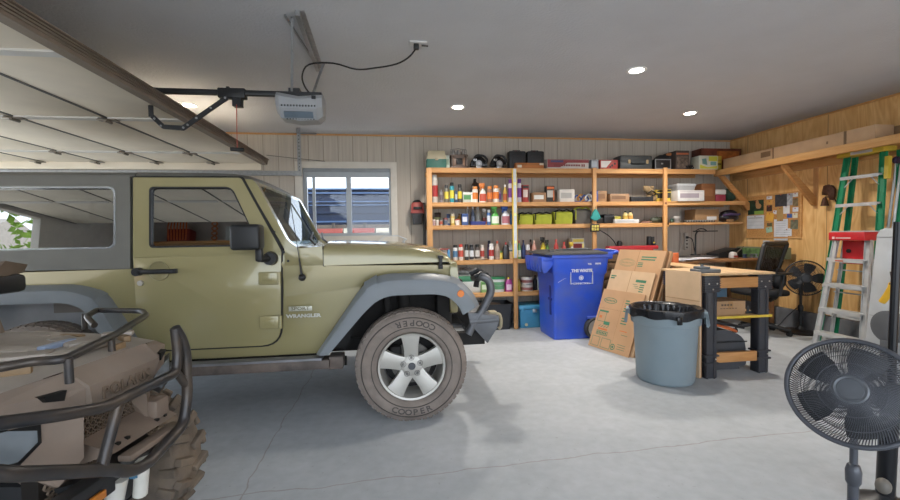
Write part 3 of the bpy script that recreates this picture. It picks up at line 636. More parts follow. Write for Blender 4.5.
MB().box(-3.05, -.6, 3.3, 4.6, .56, .60).build('cabin_floor', m_under, J)
# side step
st = MB(); st.box(-1.78, -.45, 3.06, 3.20, .405, .47, bev=.01).box(-.46, -.36, 3.10, 3.24, .39, .48, bev=.008); st.mi = 1
st.box(-1.78, -.5, 3.065, 3.16, .46, .485, bev=.006)
st.build('side_step', [mat('dusty_step', '5a534f', .7, .2, var=.25, scale=12, dirt='85756b', damt=.7), mat('step_tread', '77787c', .5, .4, var=.2)], J)
MB().box(-.62, -.52, 3.24, 3.3, .37, .41, bev=.01).cyl((-.45, 3.24, .41), (-.35, 3.24, .41), .035).box(-.36, .0, 3.5, 3.56, .47, .52).build('rocker_bracket', m_under, J)
# antenna
an = MB(); an.sphere((-.635, 3.15, 1.045), .026).cyl((-.635, 3.15, 1.05), (-.65, 3.145, 1.18), .009, .005, 8).cyl((-.65, 3.145, 1.18), (-.695, 3.14, 1.55), .003, .0025, 6); an.build('antenna', m_black, J)
# badges
Rx = Matrix.Rotation(PI/2, 4, 'X')
bd = MB(); bd.box(-.735, -.575, YS-.008, YS-.001, .805, .838, bev=.002); bd.mi = 1; bd.text('SPORT', .034, Matrix.Translation((-.655, YS-.009, .822)) @ Rx, .001, 1.25, .0006)
bd.build('sport_badge', [P('b9b9ab', .3, .3), P('6d6848')], J)
bd = MB(); bd.text('WRANGLER', .034, Matrix.Translation((-.635, YS-.004, .768)) @ Rx, .002, 1.28, .0012); bd.build('model_lettering', P('c5c5bb', .3, .3), J)
# ---- wheels
def wheel(cx, y_out, sgn):
    """sgn=+1: outer face towards -Y"""
    def Y_(d): return y_out+sgn*d
    R_ = .392
    t = MB()
    prof = [(.243, .045), (.255, .018), (.29, .004), (.33, .006), (.365, .016), (.388, .034), (.398, .058), (.401, .09), (.402, .13), (.401, .17), (.398, .20), (.388, .225), (.36, .245), (.30, .255), (.25, .235), (.243, .21)]
    t.lathe([(r, Y_(d)) for r, d in prof], (cx, 0, R_), 'Y', 72, cap=False)
    t.lathe([(.243, Y_(.045)), (.235, Y_(.06)), (.235, Y_(.21)), (.243, Y_(.21))], (cx, 0, R_), 'Y', 48, cap=False)
    ty = t.build('tyre', m_rub, J, angle=50)
    # tread blocks
    t = MB()
    for k in range(56):
        a = 2*PI*k/56
        for j, (d0, d1, off) in enumerate(((.038, .075, 0), (.085, .125, .5), (.135, .175, 0), (.185, .222, .5))):
            aa = a+off*2*PI/56; M_ = Matrix.Translation((cx, 0, R_)) @ Matrix.Rotation(aa, 4, 'Y')
            t.X = M_; ya, yb = sorted((Y_(d0), Y_(d1)))
            dz = -.008 if j in (0, 3) else 0
            t.box(-.016, .016, ya, yb, .388+dz, .4045+dz*.7)
    t.X = None
    t.build('tread', m_rub, ty)
    # sidewall lettering + rings
    t = MB()
    t.lathe([(.283, Y_(.0045)), (.286, Y_(.0005)), (.290, Y_(.003))], (cx, 0, R_), 'Y', 64, cap=False)
    t.lathe([(.352, Y_(.012)), (.355, Y_(.007)), (.360, Y_(.012))], (cx, 0, R_), 'Y', 64, cap=False)
    word = 'COOPER'
    for base in (PI*1.5-.02, PI*.5-.1):
        for i, ch in enumerate(word):
            a = base+(i-2.5)*.155   # angle measured counter clockwise seen from -Y
            p = Vector((cx+math.cos(a)*.322, Y_(.0045), R_+math.sin(a)*.322))
            if sgn > 0:
                t.text(ch, .058, Matrix.Translation(p) @ Matrix.Rotation(-(a-PI*1.5), 4, 'Y') @ Rx, .0016, 1.15, .0012)
    t.build('sidewall_lettering', mat('tyre_letters', '4d4845', .7), ty)
    # rim
    t = MB()
    t.lathe([(.243, Y_(.03)), (.240, Y_(.022)), (.226, Y_(.026)), (.218, Y_(.06)), (.205, Y_(.16)), (.205, Y_(.20))], (cx, 0, R_), 'Y', 64, cap=False)
    for k in range(5):
        a = PI/2+2*PI*k/5+.03
        t.X = Matrix.Translation((cx, 0, R_)) @ Matrix.Rotation(-(a-PI/2), 4, 'Y')
        rows = []
        for (r, hw, d) in ((.045, .052, .052), (.10, .050, .045), (.16, .055, .038), (.205, .064, .034), (.228, .068, .034)):
            rows.append([(-hw, Y_(d+.05), r), (-hw, Y_(d+.004), r), (-hw*.82, Y_(d), r), (hw*.82, Y_(d), r), (hw, Y_(d+.004), r), (hw, Y_(d+.05), r)])
        t.loft(rows, closed=True, smooth=False, caps=True)
    t.X = None
    t.lathe([(0, Y_(.042)), (.055, Y_(.042)), (.075, Y_(.05)), (.08, Y_(.10)), (0, Y_(.10))], (cx, 0, R_), 'Y', 40)
    rim = t.build('rim', m_alloy, J, angle=35)
    t = MB(); t.lathe([(0, Y_(.034)), (.024, Y_(.034)), (.028, Y_(.046))], (cx, 0, R_), 'Y', 24); t.build('hub_cap', P('4a4d52'), rim)
    t = MB()
    for k in range(5):
        a = PI/2+2*PI*k/5+.03; c = (cx+.063*math.cos(a), 0, R_+.063*math.sin(a))
        t.lathe([(0, Y_(.034)), (.010, Y_(.034)), (.010, Y_(.05))], c, 'Y', 8, smooth=False); t.lathe([(.017, Y_(.042)), (.019, Y_(.0405)), (.021, Y_(.042))], c, 'Y', 16, cap=False)
    t.build('lug_nuts', P('7b7a78', .3, .6), rim)
    t = MB(); t.lathe([(0, Y_(.14)), (.15, Y_(.14)), (.15, Y_(.16)), (0, Y_(.16))], (cx, 0, R_), 'Y', 40); t.mi = 1; t.box(cx-.15, cx-.07, *sorted((Y_(.11), Y_(.19))), R_-.03, R_+.13, bev=.015)
    t.lathe([(0, Y_(.2)), (.2, Y_(.2)), (.2, Y_(.21)), (0, Y_(.21))], (cx, 0, R_), 'Y', 40)
    t.build('brake_disc', [P('6b6762', .5, .6), m_under], rim)
for cx in (.125, -2.30):
    wheel(cx, YC-.925, 1); wheel(cx, YC+.90, -1)
# front bumper
m_bump = mat('bumper_grey', '66686c', .45, .4, var=.12, scale=12)
t = MB(); t.box(.62, .80, 3.50, 4.40, .52, .68, bev=.02)
for y in (3.42, 4.44):
    t.prism(rr([(.60, .70), (.86, .66), (.84, .56), (.76, .44), (.62, .60)], .008), 'Y', y, y+.06, bev=.006)
for y in (3.45, 4.47):
    t.tube([(.62, y, .62), (.70, y, .62), (.86, y, .63)], .036, 10)
for y in (3.45,):
    t.tube([tuple(onY(a_, b_, y)) for a_, b_ in ((468, 334), (474, 323), (486, 303), (491.5, 291), (489, 280), (481, 276))]+[tuple(onY(474, 277.5, y+.2))], .034, 12, bend=.06)
t.build('front_bumper', m_bump, J)
t = MB(); t.tube([tuple(onY(a_, b_, 3.5)) for a_, b_ in ((470, 274), (477, 270.5), (484, 274), (489, 278))], .026, 8).tube([tuple(onY(a_, b_, 3.58)) for a_, b_ in ((481, 275), (477, 280), (476, 287))], .024, 8).tube([tuple(onY(a_, b_, 3.46)) for a_, b_ in ((474, 277), (481, 273.5), (488, 275))], .02, 8); t.build('bumper_pad', m_black, J)
t = MB(); t.tube([(.86, 3.55, .655), (.895, 3.55, .65), (.91, 3.55, .60), (.905, 3.55, .54), (.885, 3.55, .525)], .015, 8, bend=.02).box(.80, .87, 3.52, 3.60, .62, .68, bev=.01); t.build('tow_hook', mat('rope_tan', 'a59a80', .7), J)
# ================================================================== QUAD BIKE
m_bronze = mat('dusty_bronze_plastic', '7f7064', .5, .05, var=.1, scale=6, dirt='a3978a', dscale=2.2, damt=.45)
m_bronze2 = mat('bronze_trim', '6b5d50', .55, .1, var=.12, scale=9, dirt='7d6c5c', dscale=4, damt=.5)
m_hoodtop = mat('dusty_hood', 'a1978c', .45, .1, var=.08, scale=5, dirt='c2bdb7', dscale=2.5, damt=.5)
m_guard = mat('guard_black', '343538', .36, .4, var=.15, scale=10, dirt='6b5c4c', dscale=6, damt=.5)
A9 = math.radians(9)
Q = thing('quad_bike', 'dusty bronze quad bike with black front guard rails at lower left', 'quad bike', (-.87, 1.55, 0), -A9)
def qb(mb, name, mats, parent=None, angle=40):
    """mb is in local coordinates u (forward), v (far side), z"""
    return mb.build(name, mats, parent or Q, angle=angle, world=False)
# hood top shell: grid rows along u, across v
def mirror(l): return l+[(u, -v, z) for u, v, z in l[::-1]]
hd = MB()
rows = [
 [(-1.0, -.30, .86), (-.98, -.25, .97), (-.95, -.12, 1.0), (-.95, .12, 1.0), (-.98, .25, .97), (-1.0, .30, .86)],
 [(-.62, -.36, .86), (-.60, -.30, .965), (-.58, -.13, .985), (-.58, .13, .985), (-.60, .30, .965), (-.62, .36, .86)],
 [(-.30, -.37, .85), (-.28, -.31, .945), (-.26, -.14, .965), (-.26, .14, .965), (-.28, .31, .945), (-.30, .37, .85)],
 [(-.17, -.35, .86), (-.13, -.29, .925), (-.07, -.15, .945), (-.07, .15, .945), (-.13, .29, .925), (-.17, .35, .86)]]
hd.loft(rows, smooth=False)
bot = [[(u, v, z-.03) for u, v, z in r] for r in rows]
hd.loft(bot, smooth=False)
hood_q = qb(hd, 'hood', m_hoodtop, angle=12)
# raised pads & slots on the hood
pd = MB()
for (u, v, du, dv, r) in [(-.30, -.10, .10, .035, .5), (-.30, .10, .10, .035, -.5), (-.52, -.16, .06, .05, .3), (-.52, .16, .06, .05, -.3), (-.42, 0, .12, .05, 0), (-.17, 0.0, .03, .10, 0), (-.22, .22, .05, .02, .5)]:
    pd.box(u-du, u+du, v-dv, v+dv, .958, .978, bev=.008, R=Matrix.Rotation(r, 3, 'Z'))
qb(pd, 'hood_pads', m_hoodtop, hood_q)
sl = MB()
for (u, v, du, dv, r) in [(-.18, -.2, .035, .012, .6), (-.18, .2, .035, .012, -.6), (-.40, -.22, .05, .014, .2), (-.40, .22, .05, .014, -.2), (-.10, .07, .008, .03, 0)]:
    sl = MB(); sl.box(u-du, u+du, v-dv, v+dv, .945, .968, bev=.004, R=Matrix.Rotation(r, 3, 'Z')); qb(sl, 'hood_inlay', mat('warm_brown', '8b7355', .5), hood_q)
bl = MB(); bl.box(-.50, -.44, -.27, -.19, .955, .985, bev=.008, R=Matrix.Rotation(.3, 3, 'Z')); qb(bl, 'blue_patch', mat('pale_blue', '93a3bd', .4), hood_q)  # small pale blue patches, slightly raised on the hood
bl = MB(); bl.box(-.30, -.27, -.02, .10, .965, .982, bev=.004); qb(bl, 'blue_patch', mat('pale_blue', '93a3bd', .4), hood_q)
# fascia
fa = MB()
fa.hull([(-.07, v, .945) for v in (-.16, .16)]+[(-.01, v, .895) for v in (-.15, .15)]+[(-.025, v, .80) for v in (-.12, .12)]+[(-.16, v, .80) for v in (-.16, .16)]+[(-.16, v, .94) for v in (-.16, .16)])
fascia = qb(fa, 'front_fascia', m_bronze, angle=15)
for s in (-1, 1):
    sf = MB()
    # cheek panels with notch
    sf.hull([(-.07, s*.155, .94), (-.02, s*.15, .89), (-.04, s*.135, .81), (-.10, s*.30, .83), (-.115, s*.33, .90), (-.14, s*.30, .925), (-.20, s*.30, .86), (-.2, s*.15, .85)])
    qb(sf, 'cheek_panel', m_bronze, fascia, angle=15)
    nt_ = MB(); nt_.hull([(-.036, s*.195, .90), (-.052, s*.25, .90), (-.056, s*.238, .88), (-.040, s*.20, .87), (-.075, s*.195, .90), (-.08, s*.25, .90), (-.08, s*.238, .88), (-.08, s*.20, .87)]); qb(nt_, 'air_notch', P('0e0e0e'), fascia)
pm = MB()
pm.text('POLARIS', .052, Matrix.Translation((-.0125, .0, .853)) @ Matrix.Rotation(PI/2, 4, 'Z') @ Matrix.Rotation(PI/2-.09, 4, 'X'), .003, 1.05, .0012)
qb(pm, 'raised_lettering', m_bronze2, fascia)
# grille mesh and surround
gm = MB(); gm.box(-.16, -.11, -.22, .24, .56, .79); grl = qb(gm, 'grille_back', P('1c1815'))
gm = MB()
for i in range(22):
    for j in range(11):
        v = -.20+i*.02+(.01 if j % 2 else 0); z = .575+j*.02
        gm.X = Matrix.Translation((-.105, v, z)); 
        gm.ring([(.011*math.cos(a), .011*math.sin(a)) for a in [PI/3*k for k in range(6)]], [(.007*math.cos(a), .007*math.sin(a)) for a in [PI/3*k for k in range(6)]], 'X', -.003, .004)
gm.X = None
qb(gm, 'grille_mesh', m_bronze2, grl)
for s in (-1, 1):
    t = MB(); t.hull([(-.05, s*.13, .80), (-.05, s*.135, .67), (-.08, s*.19, .61), (-.115, s*.205, .81), (-.15, s*.29, .835), (-.16, s*.27, .70), (-.18, s*.19, .61), (-.15, s*.12, .8)])
    qb(t, 'headlight_shroud', m_bronze, angle=15)
    t = MB(); t.hull([(-.098, s*.215, .81), (-.098, s*.215, .755), (-.108, s*.275, .715), (-.135, s*.38, .735), (-.135, s*.385, .85), (-.112, s*.30, .845), (-.2, s*.25, .8), (-.2, s*.37, .8)])
    hl = qb(t, 'headlight', P('1a1a1b', .3), angle=20)
    t = MB(); t.hull([(-.092, s*.232, .798), (-.092, s*.232, .765), (-.101, s*.28, .733), (-.125, s*.36, .75), (-.125, s*.365, .832), (-.104, s*.30, .828), (-.15, s*.28, .8)])
    qb(t, 'lens', mat('headlight_lens', '7e878e', .08, .2, spec=1), hl, angle=20)
    t = MB(); t.hull([(-.2, s*.30, .84), (-.15, s*.36, .83), (-.20, s*.44, .78), (-.45, s*.56, .80), (-.80, s*.60, .72), (-.80, s*.30, .90), (-.45, s*.33, .90), (-.30, s*.48, .72), (-.78, s*.58, .66)])
    qb(t, 'front_fender', m_bronze2, angle=20)
# winch plate / step
t = MB(); t.hull([(-.10, -.10, .70), (-.10, .22, .70), (.0, .22, .655), (.0, -.08, .655), (-.12, -.10, .62), (-.12, .22, .62)]); t.box(-.09, -.02, .14, .21, .66, .735, bev=.01)
t.mi = 1
for v in (-.04, 0.0, .14, .18): t.box(-.028, -.016, v-.006, v+.006, .66, .671)
t.mi = 0
t.box(-.01, .035, -.06, .20, .615, .635, bev=.004)
qb(t, 'winch_plate', [m_bronze, P('111111')])
# guard rails
g = MB()
up_ = [(-.30, -.56, .93), (.0, -.47, .915), (.05, -.30, .872), (.05, -.17, .838), (.05, .14, .838), (.05, .16, .99)]
g.tube(up_[:5], .017, 12, bend=.03)
g.tube([(.05, .11, .838), (.05, .15, .842), (.048, .165, .90), (.045, .16, 1.0)], .017, 12, bend=.02)
g.tube([(.045, .16, 1.0), (.05, .185, .96), (.05, .21, .90), (.05, .21, .73), (.05, .18, .63), (.055, -.02, .585), (.055, -.09, .60), (.05, -.15, .64), (.05, -.44, .79), (.0, -.50, .84), (-.25, -.56, .85)], .019, 12, bend=.035)
g.tube([(.05, -.115, .835), (.05, -.19, .665)], .016, 10)
g.tube([(.05, .15, .84), (.05, .21, .765)], .014, 10)
g.tube([(.02, .05, .60), (-.1, .04, .56)], .014, 8)
qb(g, 'front_guard', m_guard)
# front rack
r = MB()
r.tube([(-.60, -.50, 1.0), (-.34, -.45, 1.0), (-.11, -.31, 1.0), (-.075, -.25, 1.0), (.0, -.24, 1.0), (-.11, .08, 1.0), (-.17, .21, 1.0), (-.27, .44, 1.0), (-.37, .55, 1.0), (-.62, .59, 1.0), (-.52, .42, 1.0), (-.45, .38, .97)], .0125, 10, bend=.035)
for u, v in ((.0, -.225), (-.10, .045), (-.42, -.44), (-.60, .50)): r.cyl((u, v, .93), (u, v, 1.0), .011, seg=10)
qb(r, 'front_rack', m_guard)
# chassis, lower parts
t = MB(); t.box(-.9, -.15, -.20, .20, .35, .62, bev=.03).hull([(-.12, -.2, .60), (-.12, .2, .60), (-.02, -.12, .60), (-.02, .12, .60), (-.25, -.12, .30), (-.25, .12, .30), (-.5, -.15, .28), (-.5, .15, .28)])
t.box(-.06, .0, -.30, -.08, .535, .605, bev=.006)
t.box(-1.9, -.8, -.22, .22, .45, .80, bev=.05)
qb(t, 'chassis', m_dark)
t = MB(); t.box(-.0, .012, -.21, -.13, .545, .57, bev=.003); qb(t, 'amber_reflector', mat('amber_reflector', 'b8702a', .3))
for s in (-1, 1):
    t = MB(); t.tube([(-.30, s*.12, .38), (-.45, s*.40, .33), (-.60, s*.12, .38)], .016, 8).tube([(-.34, s*.14, .55), (-.45, s*.40, .42), (-.56, s*.14, .55)], .014, 8)
    qb(t, 'suspension_arm', m_guard)
    t = MB(); t.cyl((-.30, s*.15, .78), (-.40, s*.34, .44), .020, seg=12); t.mi = 1; t.tube([(-.30+.034*math.cos(k*.7)-.10*k/60-.0, s*(.16+.19*k/60)+.034*math.sin(k*.7), .76-.34*k/60) for k in range(61)], .006, 5)
    qb(t, 'shock_absorber', [P('c9c7be', .4), P('a9a79f', .4)])
t = MB(); t.cyl((-.10, .05, .50), (-.14, .06, .36), .03, seg=12).cyl((-.05, .10, .54), (-.08, .12, .40), .024, seg=12).mi = 1
t.cyl((-.078, .098, .50), (-.08, .10, .485), .026, seg=12)
qb(t, 'steering_damper', [P('c9c7be', .4), P('3d6f8f')])
def atv_wheel(u, v, w=.22, R=.33):
    t = MB(); h = w/2
    t.lathe([(.16, -h*.9), (.20, -h), (.26, -h*1.02), (.295, -h*.95), (.312, -h*.7), (.316, 0), (.312, h*.7), (.295, h*.95), (.26, h*1.02), (.20, h), (.16, h*.9)], (u, v, R), 'Y', 40, cap=False)
    ty = qb(t, 'tyre', m_rub2, angle=60)
    t = MB(); N_ = 20
    for k in range(N_):
        a = 2*PI*k/N_
        for s in (-1, 1):
            aa = a+(0 if s < 0 else PI/N_)
            t.X = Matrix.Translation((u, v, R)) @ Matrix.Rotation(aa, 4, 'Y') @ Matrix.Rotation(s*.35, 4, 'Z')
            t.box(-.017, .017, min(s*.01, s*h*.95), max(s*.01, s*h*.95), .300, .334, bev=.004, seg=1)
            t.X = Matrix.Translation((u, v, R)) @ Matrix.Rotation(aa, 4, 'Y')
            t.box(-.018, .022, min(s*h*.86, s*h*1.08), max(s*h*.86, s*h*1.08), .245, .316, bev=.004, seg=1)
    t.X = None
    qb(t, 'tread', m_rub2, ty)
    t = MB(); t.lathe([(.165, -h*.9), (.16, -h*.5), (.06, -h*.3), (0, -h*.3), (0, h*.3), (.06, h*.3), (.16, h*.5), (.165, h*.9)], (u, v, R), 'Y', 32, cap=False); qb(t, 'rim', m_dark, ty)
m_rub2 = mat('muddy_tyre', '5d544b', .85, var=.2, scale=16, dirt='85735f', dscale=7, damt=.7, bump=.3)
for v in (.49, -.49):
    atv_wheel(-.44, v); atv_wheel(-1.72, v)
# seat, tank, handlebar
t = MB(); t.hull([(-.98, s*.20, z) for s in (-1, 1) for z in (.85, 1.0)]+[(-1.2, s*.14, 1.05) for s in (-1, 1)]+[(-1.35, s*.2, .8) for s in (-1, 1)]); qb(t, 'tank_cover', m_bronze)
t = MB(); t.hull([(-1.25, s*.15, .93) for s in (-1, 1)]+[(-1.3, s*.11, .98) for s in (-1, 1)]+[(-1.95, s*.19, .92) for s in (-1, 1)]+[(-1.95, s*.19, .80) for s in (-1, 1)]+[(-1.25, s*.15, .8) for s in (-1, 1)]); qb(t, 'seat', m_black)
t = MB(); t.tube([(-.95, -.42, 1.17), (-.85, -.20, 1.13), (-.82, 0, 1.12), (-.85, .20, 1.13), (-.93, .40, 1.18)], .013, 8, bend=.06).cyl((-.78, 0, .9), (-.84, 0, 1.13), .03); hb_ = qb(t, 'handlebar', m_black)
t = MB(); t.hull([(-.61, s*.17, .99) for s in (-1, 1)]+[(-.68, s*.18, 1.17) for s in (-1, 1)]+[(-.80, s*.15, 1.2) for s in (-1, 1)]+[(-.92, s*.09, 1.17) for s in (-1, 1)]+[(-.88, s*.12, 1.0) for s in (-1, 1)]); pod = qb(t, 'instrument_pod', m_bronze2, hb_)
t = MB(); t.hull([(-.612, s*.155, 1.015) for s in (-1, 1)]+[(-.667, s*.16, 1.15) for s in (-1, 1)]+[(-.64, s*.155, 1.015) for s in (-1, 1)]+[(-.69, s*.16, 1.15) for s in (-1, 1)])
qb(t, 'pod_lamp', mat('headlight_lens', '9aa3aa', .08), hb_)
for s in (-1, 1):
    t = MB(); t.hull([(-.83, s*.30, 1.24), (-.80, s*.36, 1.25), (-.85, s*.50, 1.225), (-.92, s*.5, 1.20), (-.80, s*.30, 1.19), (-.80, s*.36, 1.185), (-.86, s*.49, 1.19), (-.9, s*.3, 1.2)]); hg_ = qb(t, 'hand_guard', m_bronze2, hb_)
    t = MB(); t.box(-.92, -.80, min(s*.27, s*.45), max(s*.27, s*.45), 1.11, 1.19, bev=.02); qb(t, 'brake_reservoir', m_black, hb_)
t = MB()
for s in (-1, 1): t.box(-2.25, -1.5, s*.47-.13, s*.47+.13, .74, .80, bev=.04)
t.box(-2.3, -1.85, -.4, .4, .82, .88, bev=.03); qb(t, 'rear_fender', m_bronze2)
# ================================================================== SHELVING
SF = 5.81
SH = thing('storage_shelving', 'long built-in pine shelving unit full of supplies along the back wall', 'shelves', (2.7, 6.05, 0))
posts = [(.53, 2.235), (1.70, 2.235), (2.865, 2.25), (3.955, 2.26)]
def boardm(x0, x1, z, t=.04, y0=None):
    m_ = MB(); y0 = SF+.02 if y0 is None else y0
    m_.box(x0, x1, y0, BW, z-.018, z, bev=.002); m_.box(x0, x1, y0, y0+.038, z-.018-t, z-.018, bev=.003); m_.box(x0, x1, BW-.04, BW, z-.018-t, z-.018)
    return m_
SZ = [2.245, 1.775, 1.462, .975, .516]
shelf_y0 = SF+.02
boardm(.50, 4.78, SZ[0], .05).build('shelf_board', m_pine, SH)
boardm(.50, 5.28, SZ[1]).build('shelf_board', m_pine, SH)
boardm(.50, 4.04, SZ[2]).build('shelf_board', m_pine, SH)
boardm(3.99, 5.24, SZ[2]-.0, .012).build('shelf_board', m_pine, SH)
boardm(.50, 2.92, SZ[3]).build('shelf_board', m_pine, SH)
boardm(.50, 2.92, SZ[4]).build('shelf_board', m_pine, SH)
for i, (x, z) in enumerate(posts):
    t = MB(); w_ = .07 if i == 0 else .055
    if i == 0:
        t.box(x-.05, x+.02, SF-.02, SF+.03, 0, z, bev=.004).box(x-.05, x-.01, SF+.03, BW, 1.0, z-.02) if False else t.box(x-.055, x+.02, SF-.015, SF+.03, 0, z, bev=.004)
    else: t.box(x-.028, x+.028, SF-.02, SF+.018, 0, z, bev=.004)
    t.build('post', m_pinez, SH)
kn = MB(); kn.cyl((3.955, SF-.022, SZ[1]-.03), (3.955, SF-.02, SZ[1]-.03), .018, seg=12); kn.build('knot', P('7b4a30'), SH)
# level leaning on post 2
LV = thing('spirit_level', 'long aluminium level with yellow edges fixed to the second shelf post', 'level', (1.68, 5.77, 0))
t = MB(); t.box(1.668, 1.712, 5.762, 5.789, 1.0, 2.225); t.build('body', P('a9adb2', .35, .5), LV)
t = MB(); t.box(1.655, 1.668, 5.757, 5.789, 1.0, 2.225).box(1.712, 1.718, 5.757, 5.789, 1.0, 2.225); t.build('edge_strip', P('d9b32e'), LV)
t = MB(); t.box(1.675, 1.705, 5.759, 5.763, 1.2, 1.24).box(1.675, 1.705, 5.759, 5.763, 1.58, 1.62).box(1.675, 1.705, 5.759, 5.763, 2.0, 2.04); t.build('vial', P('c9d98a', .2), LV)
# ------------------------------------------------------------------ item kinds (local coords, base at z=0, front = -Y)
def it_root(name, label, cat, x, y, z, group=None, rz=0): return thing(name, label, cat, (x, y, z), rz, group)
def B(mb, name, col, parent, rough=.45, metal=0, angle=40):
    mt = [P(c, rough, metal) if isinstance(c, str) else c for c in (col if isinstance(col, (list, tuple)) else [col])]
    return mb.build(name, mt, parent, world=False, angle=angle)
def k_can(R, w, h, c1, c2, c3=None):           # aerosol can: body, label band, cap
    r = w/2; t = MB(); t.lathe([(r*.95, 0), (r, .004), (r, h*.78), (r*.88, h*.82), (r*.7, h*.83)], seg=16, cap=True); b_ = B(t, 'can_body', c1, R)
    t = MB(); t.lathe([(r*.82, h*.82), (r*.82, h*.97), (r*.74, h)], seg=16); B(t, 'cap', c2, R)
    t = MB(); t.lathe([(r*1.015, h*.22), (r*1.015, h*.62)], seg=16, cap=False); B(t, 'label', c3 or c2, b_)
def k_bottle(R, w, h, c1, c2, c3=None):        # bottle with shoulder, neck and cap
    r = w/2; t = MB(); t.lathe([(r*.9, 0), (r, .006), (r, h*.55), (r*.9, h*.66), (r*.4, h*.80), (r*.34, h*.88)], seg=16); b_ = B(t, 'bottle_body', c1, R, .3)
    t = MB(); t.lathe([(r*.42, h*.86), (r*.42, h*.98), (r*.35, h)], seg=14); B(t, 'cap', c2, R)
    if c3: t = MB(); t.lathe([(r*1.015, h*.12), (r*1.015, h*.48)], seg=16, cap=False); B(t, 'label', c3, b_)
def k_spray(R, w, h, c1, c2, c3=None):         # trigger spray bottle
    r = w/2; t = MB(); t.loft([[(r*sx*s*math.cos(a), r*.62*s*math.sin(a), z) for a in [2*PI*k/18 for k in range(18)]] for z, s, sx in ((0, .95, 1), (.01, 1, 1), (h*.4, 1, 1), (h*.58, .8, .9), (h*.68, .38, .9), (h*.74, .34, .9))], closed=True, caps=True); b_ = B(t, 'bottle_body', c1, R, .3)
    t = MB(); t.cyl((0, 0, h*.73), (0, 0, h*.82), r*.38, seg=12).box(-r*1.0, r*.5, -r*.28, r*.28, h*.82, h, bev=.006).box(-r*.75, -r*.5, -r*.2, r*.2, h*.64, h*.84, bev=.004, R=Matrix.Rotation(.35, 3, 'Y')); B(t, 'trigger_head', c2, R)
    if c3: t = MB(); t.loft([[(r*1.02*math.cos(a), r*.64*math.sin(a), z) for a in [PI+PI*(.15+.7*k/8) for k in range(9)]] for z in (h*.08, h*.45)]); B(t, 'label', c3, b_)
def k_jar(R, w, h, c1, c2, c3=None):           # squat jar / tin with lid
    r = w/2; t = MB(); t.lathe([(r*.95, 0), (r, .004), (r, h*.78), (r*.93, h*.82)], seg=18); b_ = B(t, 'jar_body', c1, R, .35)
    t = MB(); t.lathe([(r*.98, h*.80), (r, h*.82), (r, h*.98), (r*.94, h)], seg=18); B(t, 'lid', c2, R)
    if c3: t = MB(); t.lathe([(r*1.015, h*.2), (r*1.015, h*.65)], seg=18, cap=False); B(t, 'label', c3, b_)
def k_cup(R, w, h, c1, c2, c3=None):
    r = w/2; t = MB(); t.lathe([(r*.78, 0), (r, h*.9), (r, h), (r*.9, h), (r*.7, .01), (0, .01)], seg=18, cap=False); b_ = B(t, 'cup_body', c1, R, .4)
    t = MB(); t.lathe([(r*1.02, h*.86), (r*1.06, h*.9), (r*1.02, h)], seg=18, cap=False); B(t, 'rim', c2, R)
def k_jug(R, w, h, c1, c2, c3=None):           # rectangular jug with handle
    t = MB(); d = w*.6
    t.loft([[(x*s, y*s2, z) for x, y in rr([(-w/2, -d/2), (w/2, -d/2), (w/2, d/2), (-w/2, d/2)], w*.15, 3)] for z, s, s2 in ((0, .95, .95), (.01, 1, 1), (h*.62, 1, 1), (h*.80, .62, .7), (h*.88, .30, .45))], closed=True, caps=True)
    t.tube([(w*.42, 0, h*.55), (w*.47, 0, h*.78), (w*.12, 0, h*.86)], w*.06, 6); b_ = B(t, 'jug_body', c1, R, .3)
    t = MB(); t.cyl((0, 0, h*.86), (0, 0, h), w*.16, seg=12); B(t, 'cap', c2, R)
    if c3: t = MB(); t.box(-w*.36, w*.36, -d/2-.002, -d/2+.002, h*.12, h*.5); B(t, 'label', c3, b_)
def k_box(R, w, h, c1, c2=None, c3=None, d=None):
    d = d or min(.3, max(.08, w*.8)); t = MB(); t.box(-w/2, w/2, -d/2, d/2, 0, h, bev=min(.004, w*.04)); b_ = B(t, 'carton', c1, R, .6)
    if c2: t = MB(); t.box(-w*.42, w*.30, -d/2-.0015, -d/2+.001, h*.30, h*.72); B(t, 'printed_panel', c2, b_, .6)
    if c3: t = MB(); t.box(-w*.44, w*.44, -d/2-.002, -d/2+.001, h*.80, h*.95).box(w*.33, w*.44, -d/2-.002, -d/2+.001, h*.1, h*.72); B(t, 'printed_band', c3, b_, .6)
def k_pail(R, w, h, c1, c2, c3=None):
    r = w/2; t = MB(); t.lathe([(r*.86, 0), (r*.9, .008), (r*.98, h*.9), (r, h*.9)], seg=24); b_ = B(t, 'pail_body', c1, R)
    t = MB(); t.lathe([(r*1.02, h*.88), (r*1.05, h*.91), (r*1.05, h*.98), (r*.98, h), (0, h)], seg=24); B(t, 'lid', c2, R)
    if c3: t = MB(); t.lathe([(r*.925, h*.2), (r*.98, h*.7)], seg=24, cap=False); B(t, 'label', c3, b_)
    t = MB(); t.tube([(r*1.0*math.cos(a), -r*.3-r*.75*math.sin(a), h*.8-.35*h*math.sin(a)) for a in [PI*k/10 for k in range(11)]], .003, 5); B(t, 'wire_handle', P('9a9a9a', .3, .8), R)
def k_paint(R, w, h, c1, c2, c3=None):
    r = w/2; t = MB(); t.lathe([(r*.98, 0), (r, .005), (r, h*.94), (r*.97, h*.95)], seg=24); b_ = B(t, 'tin_body', c1, R, .4)
    t = MB(); t.lathe([(r*1.0, h*.94), (r*1.03, h*.96), (r*1.0, h), (r*.85, h*.985), (0, h*.985)], seg=24); B(t, 'lid', P('b5b7b9', .3, .8), R)
    t = MB(); t.lathe([(r*1.01, h*.15), (r*1.01, h*.55)], seg=24, cap=False); B(t, 'label', c2, b_)
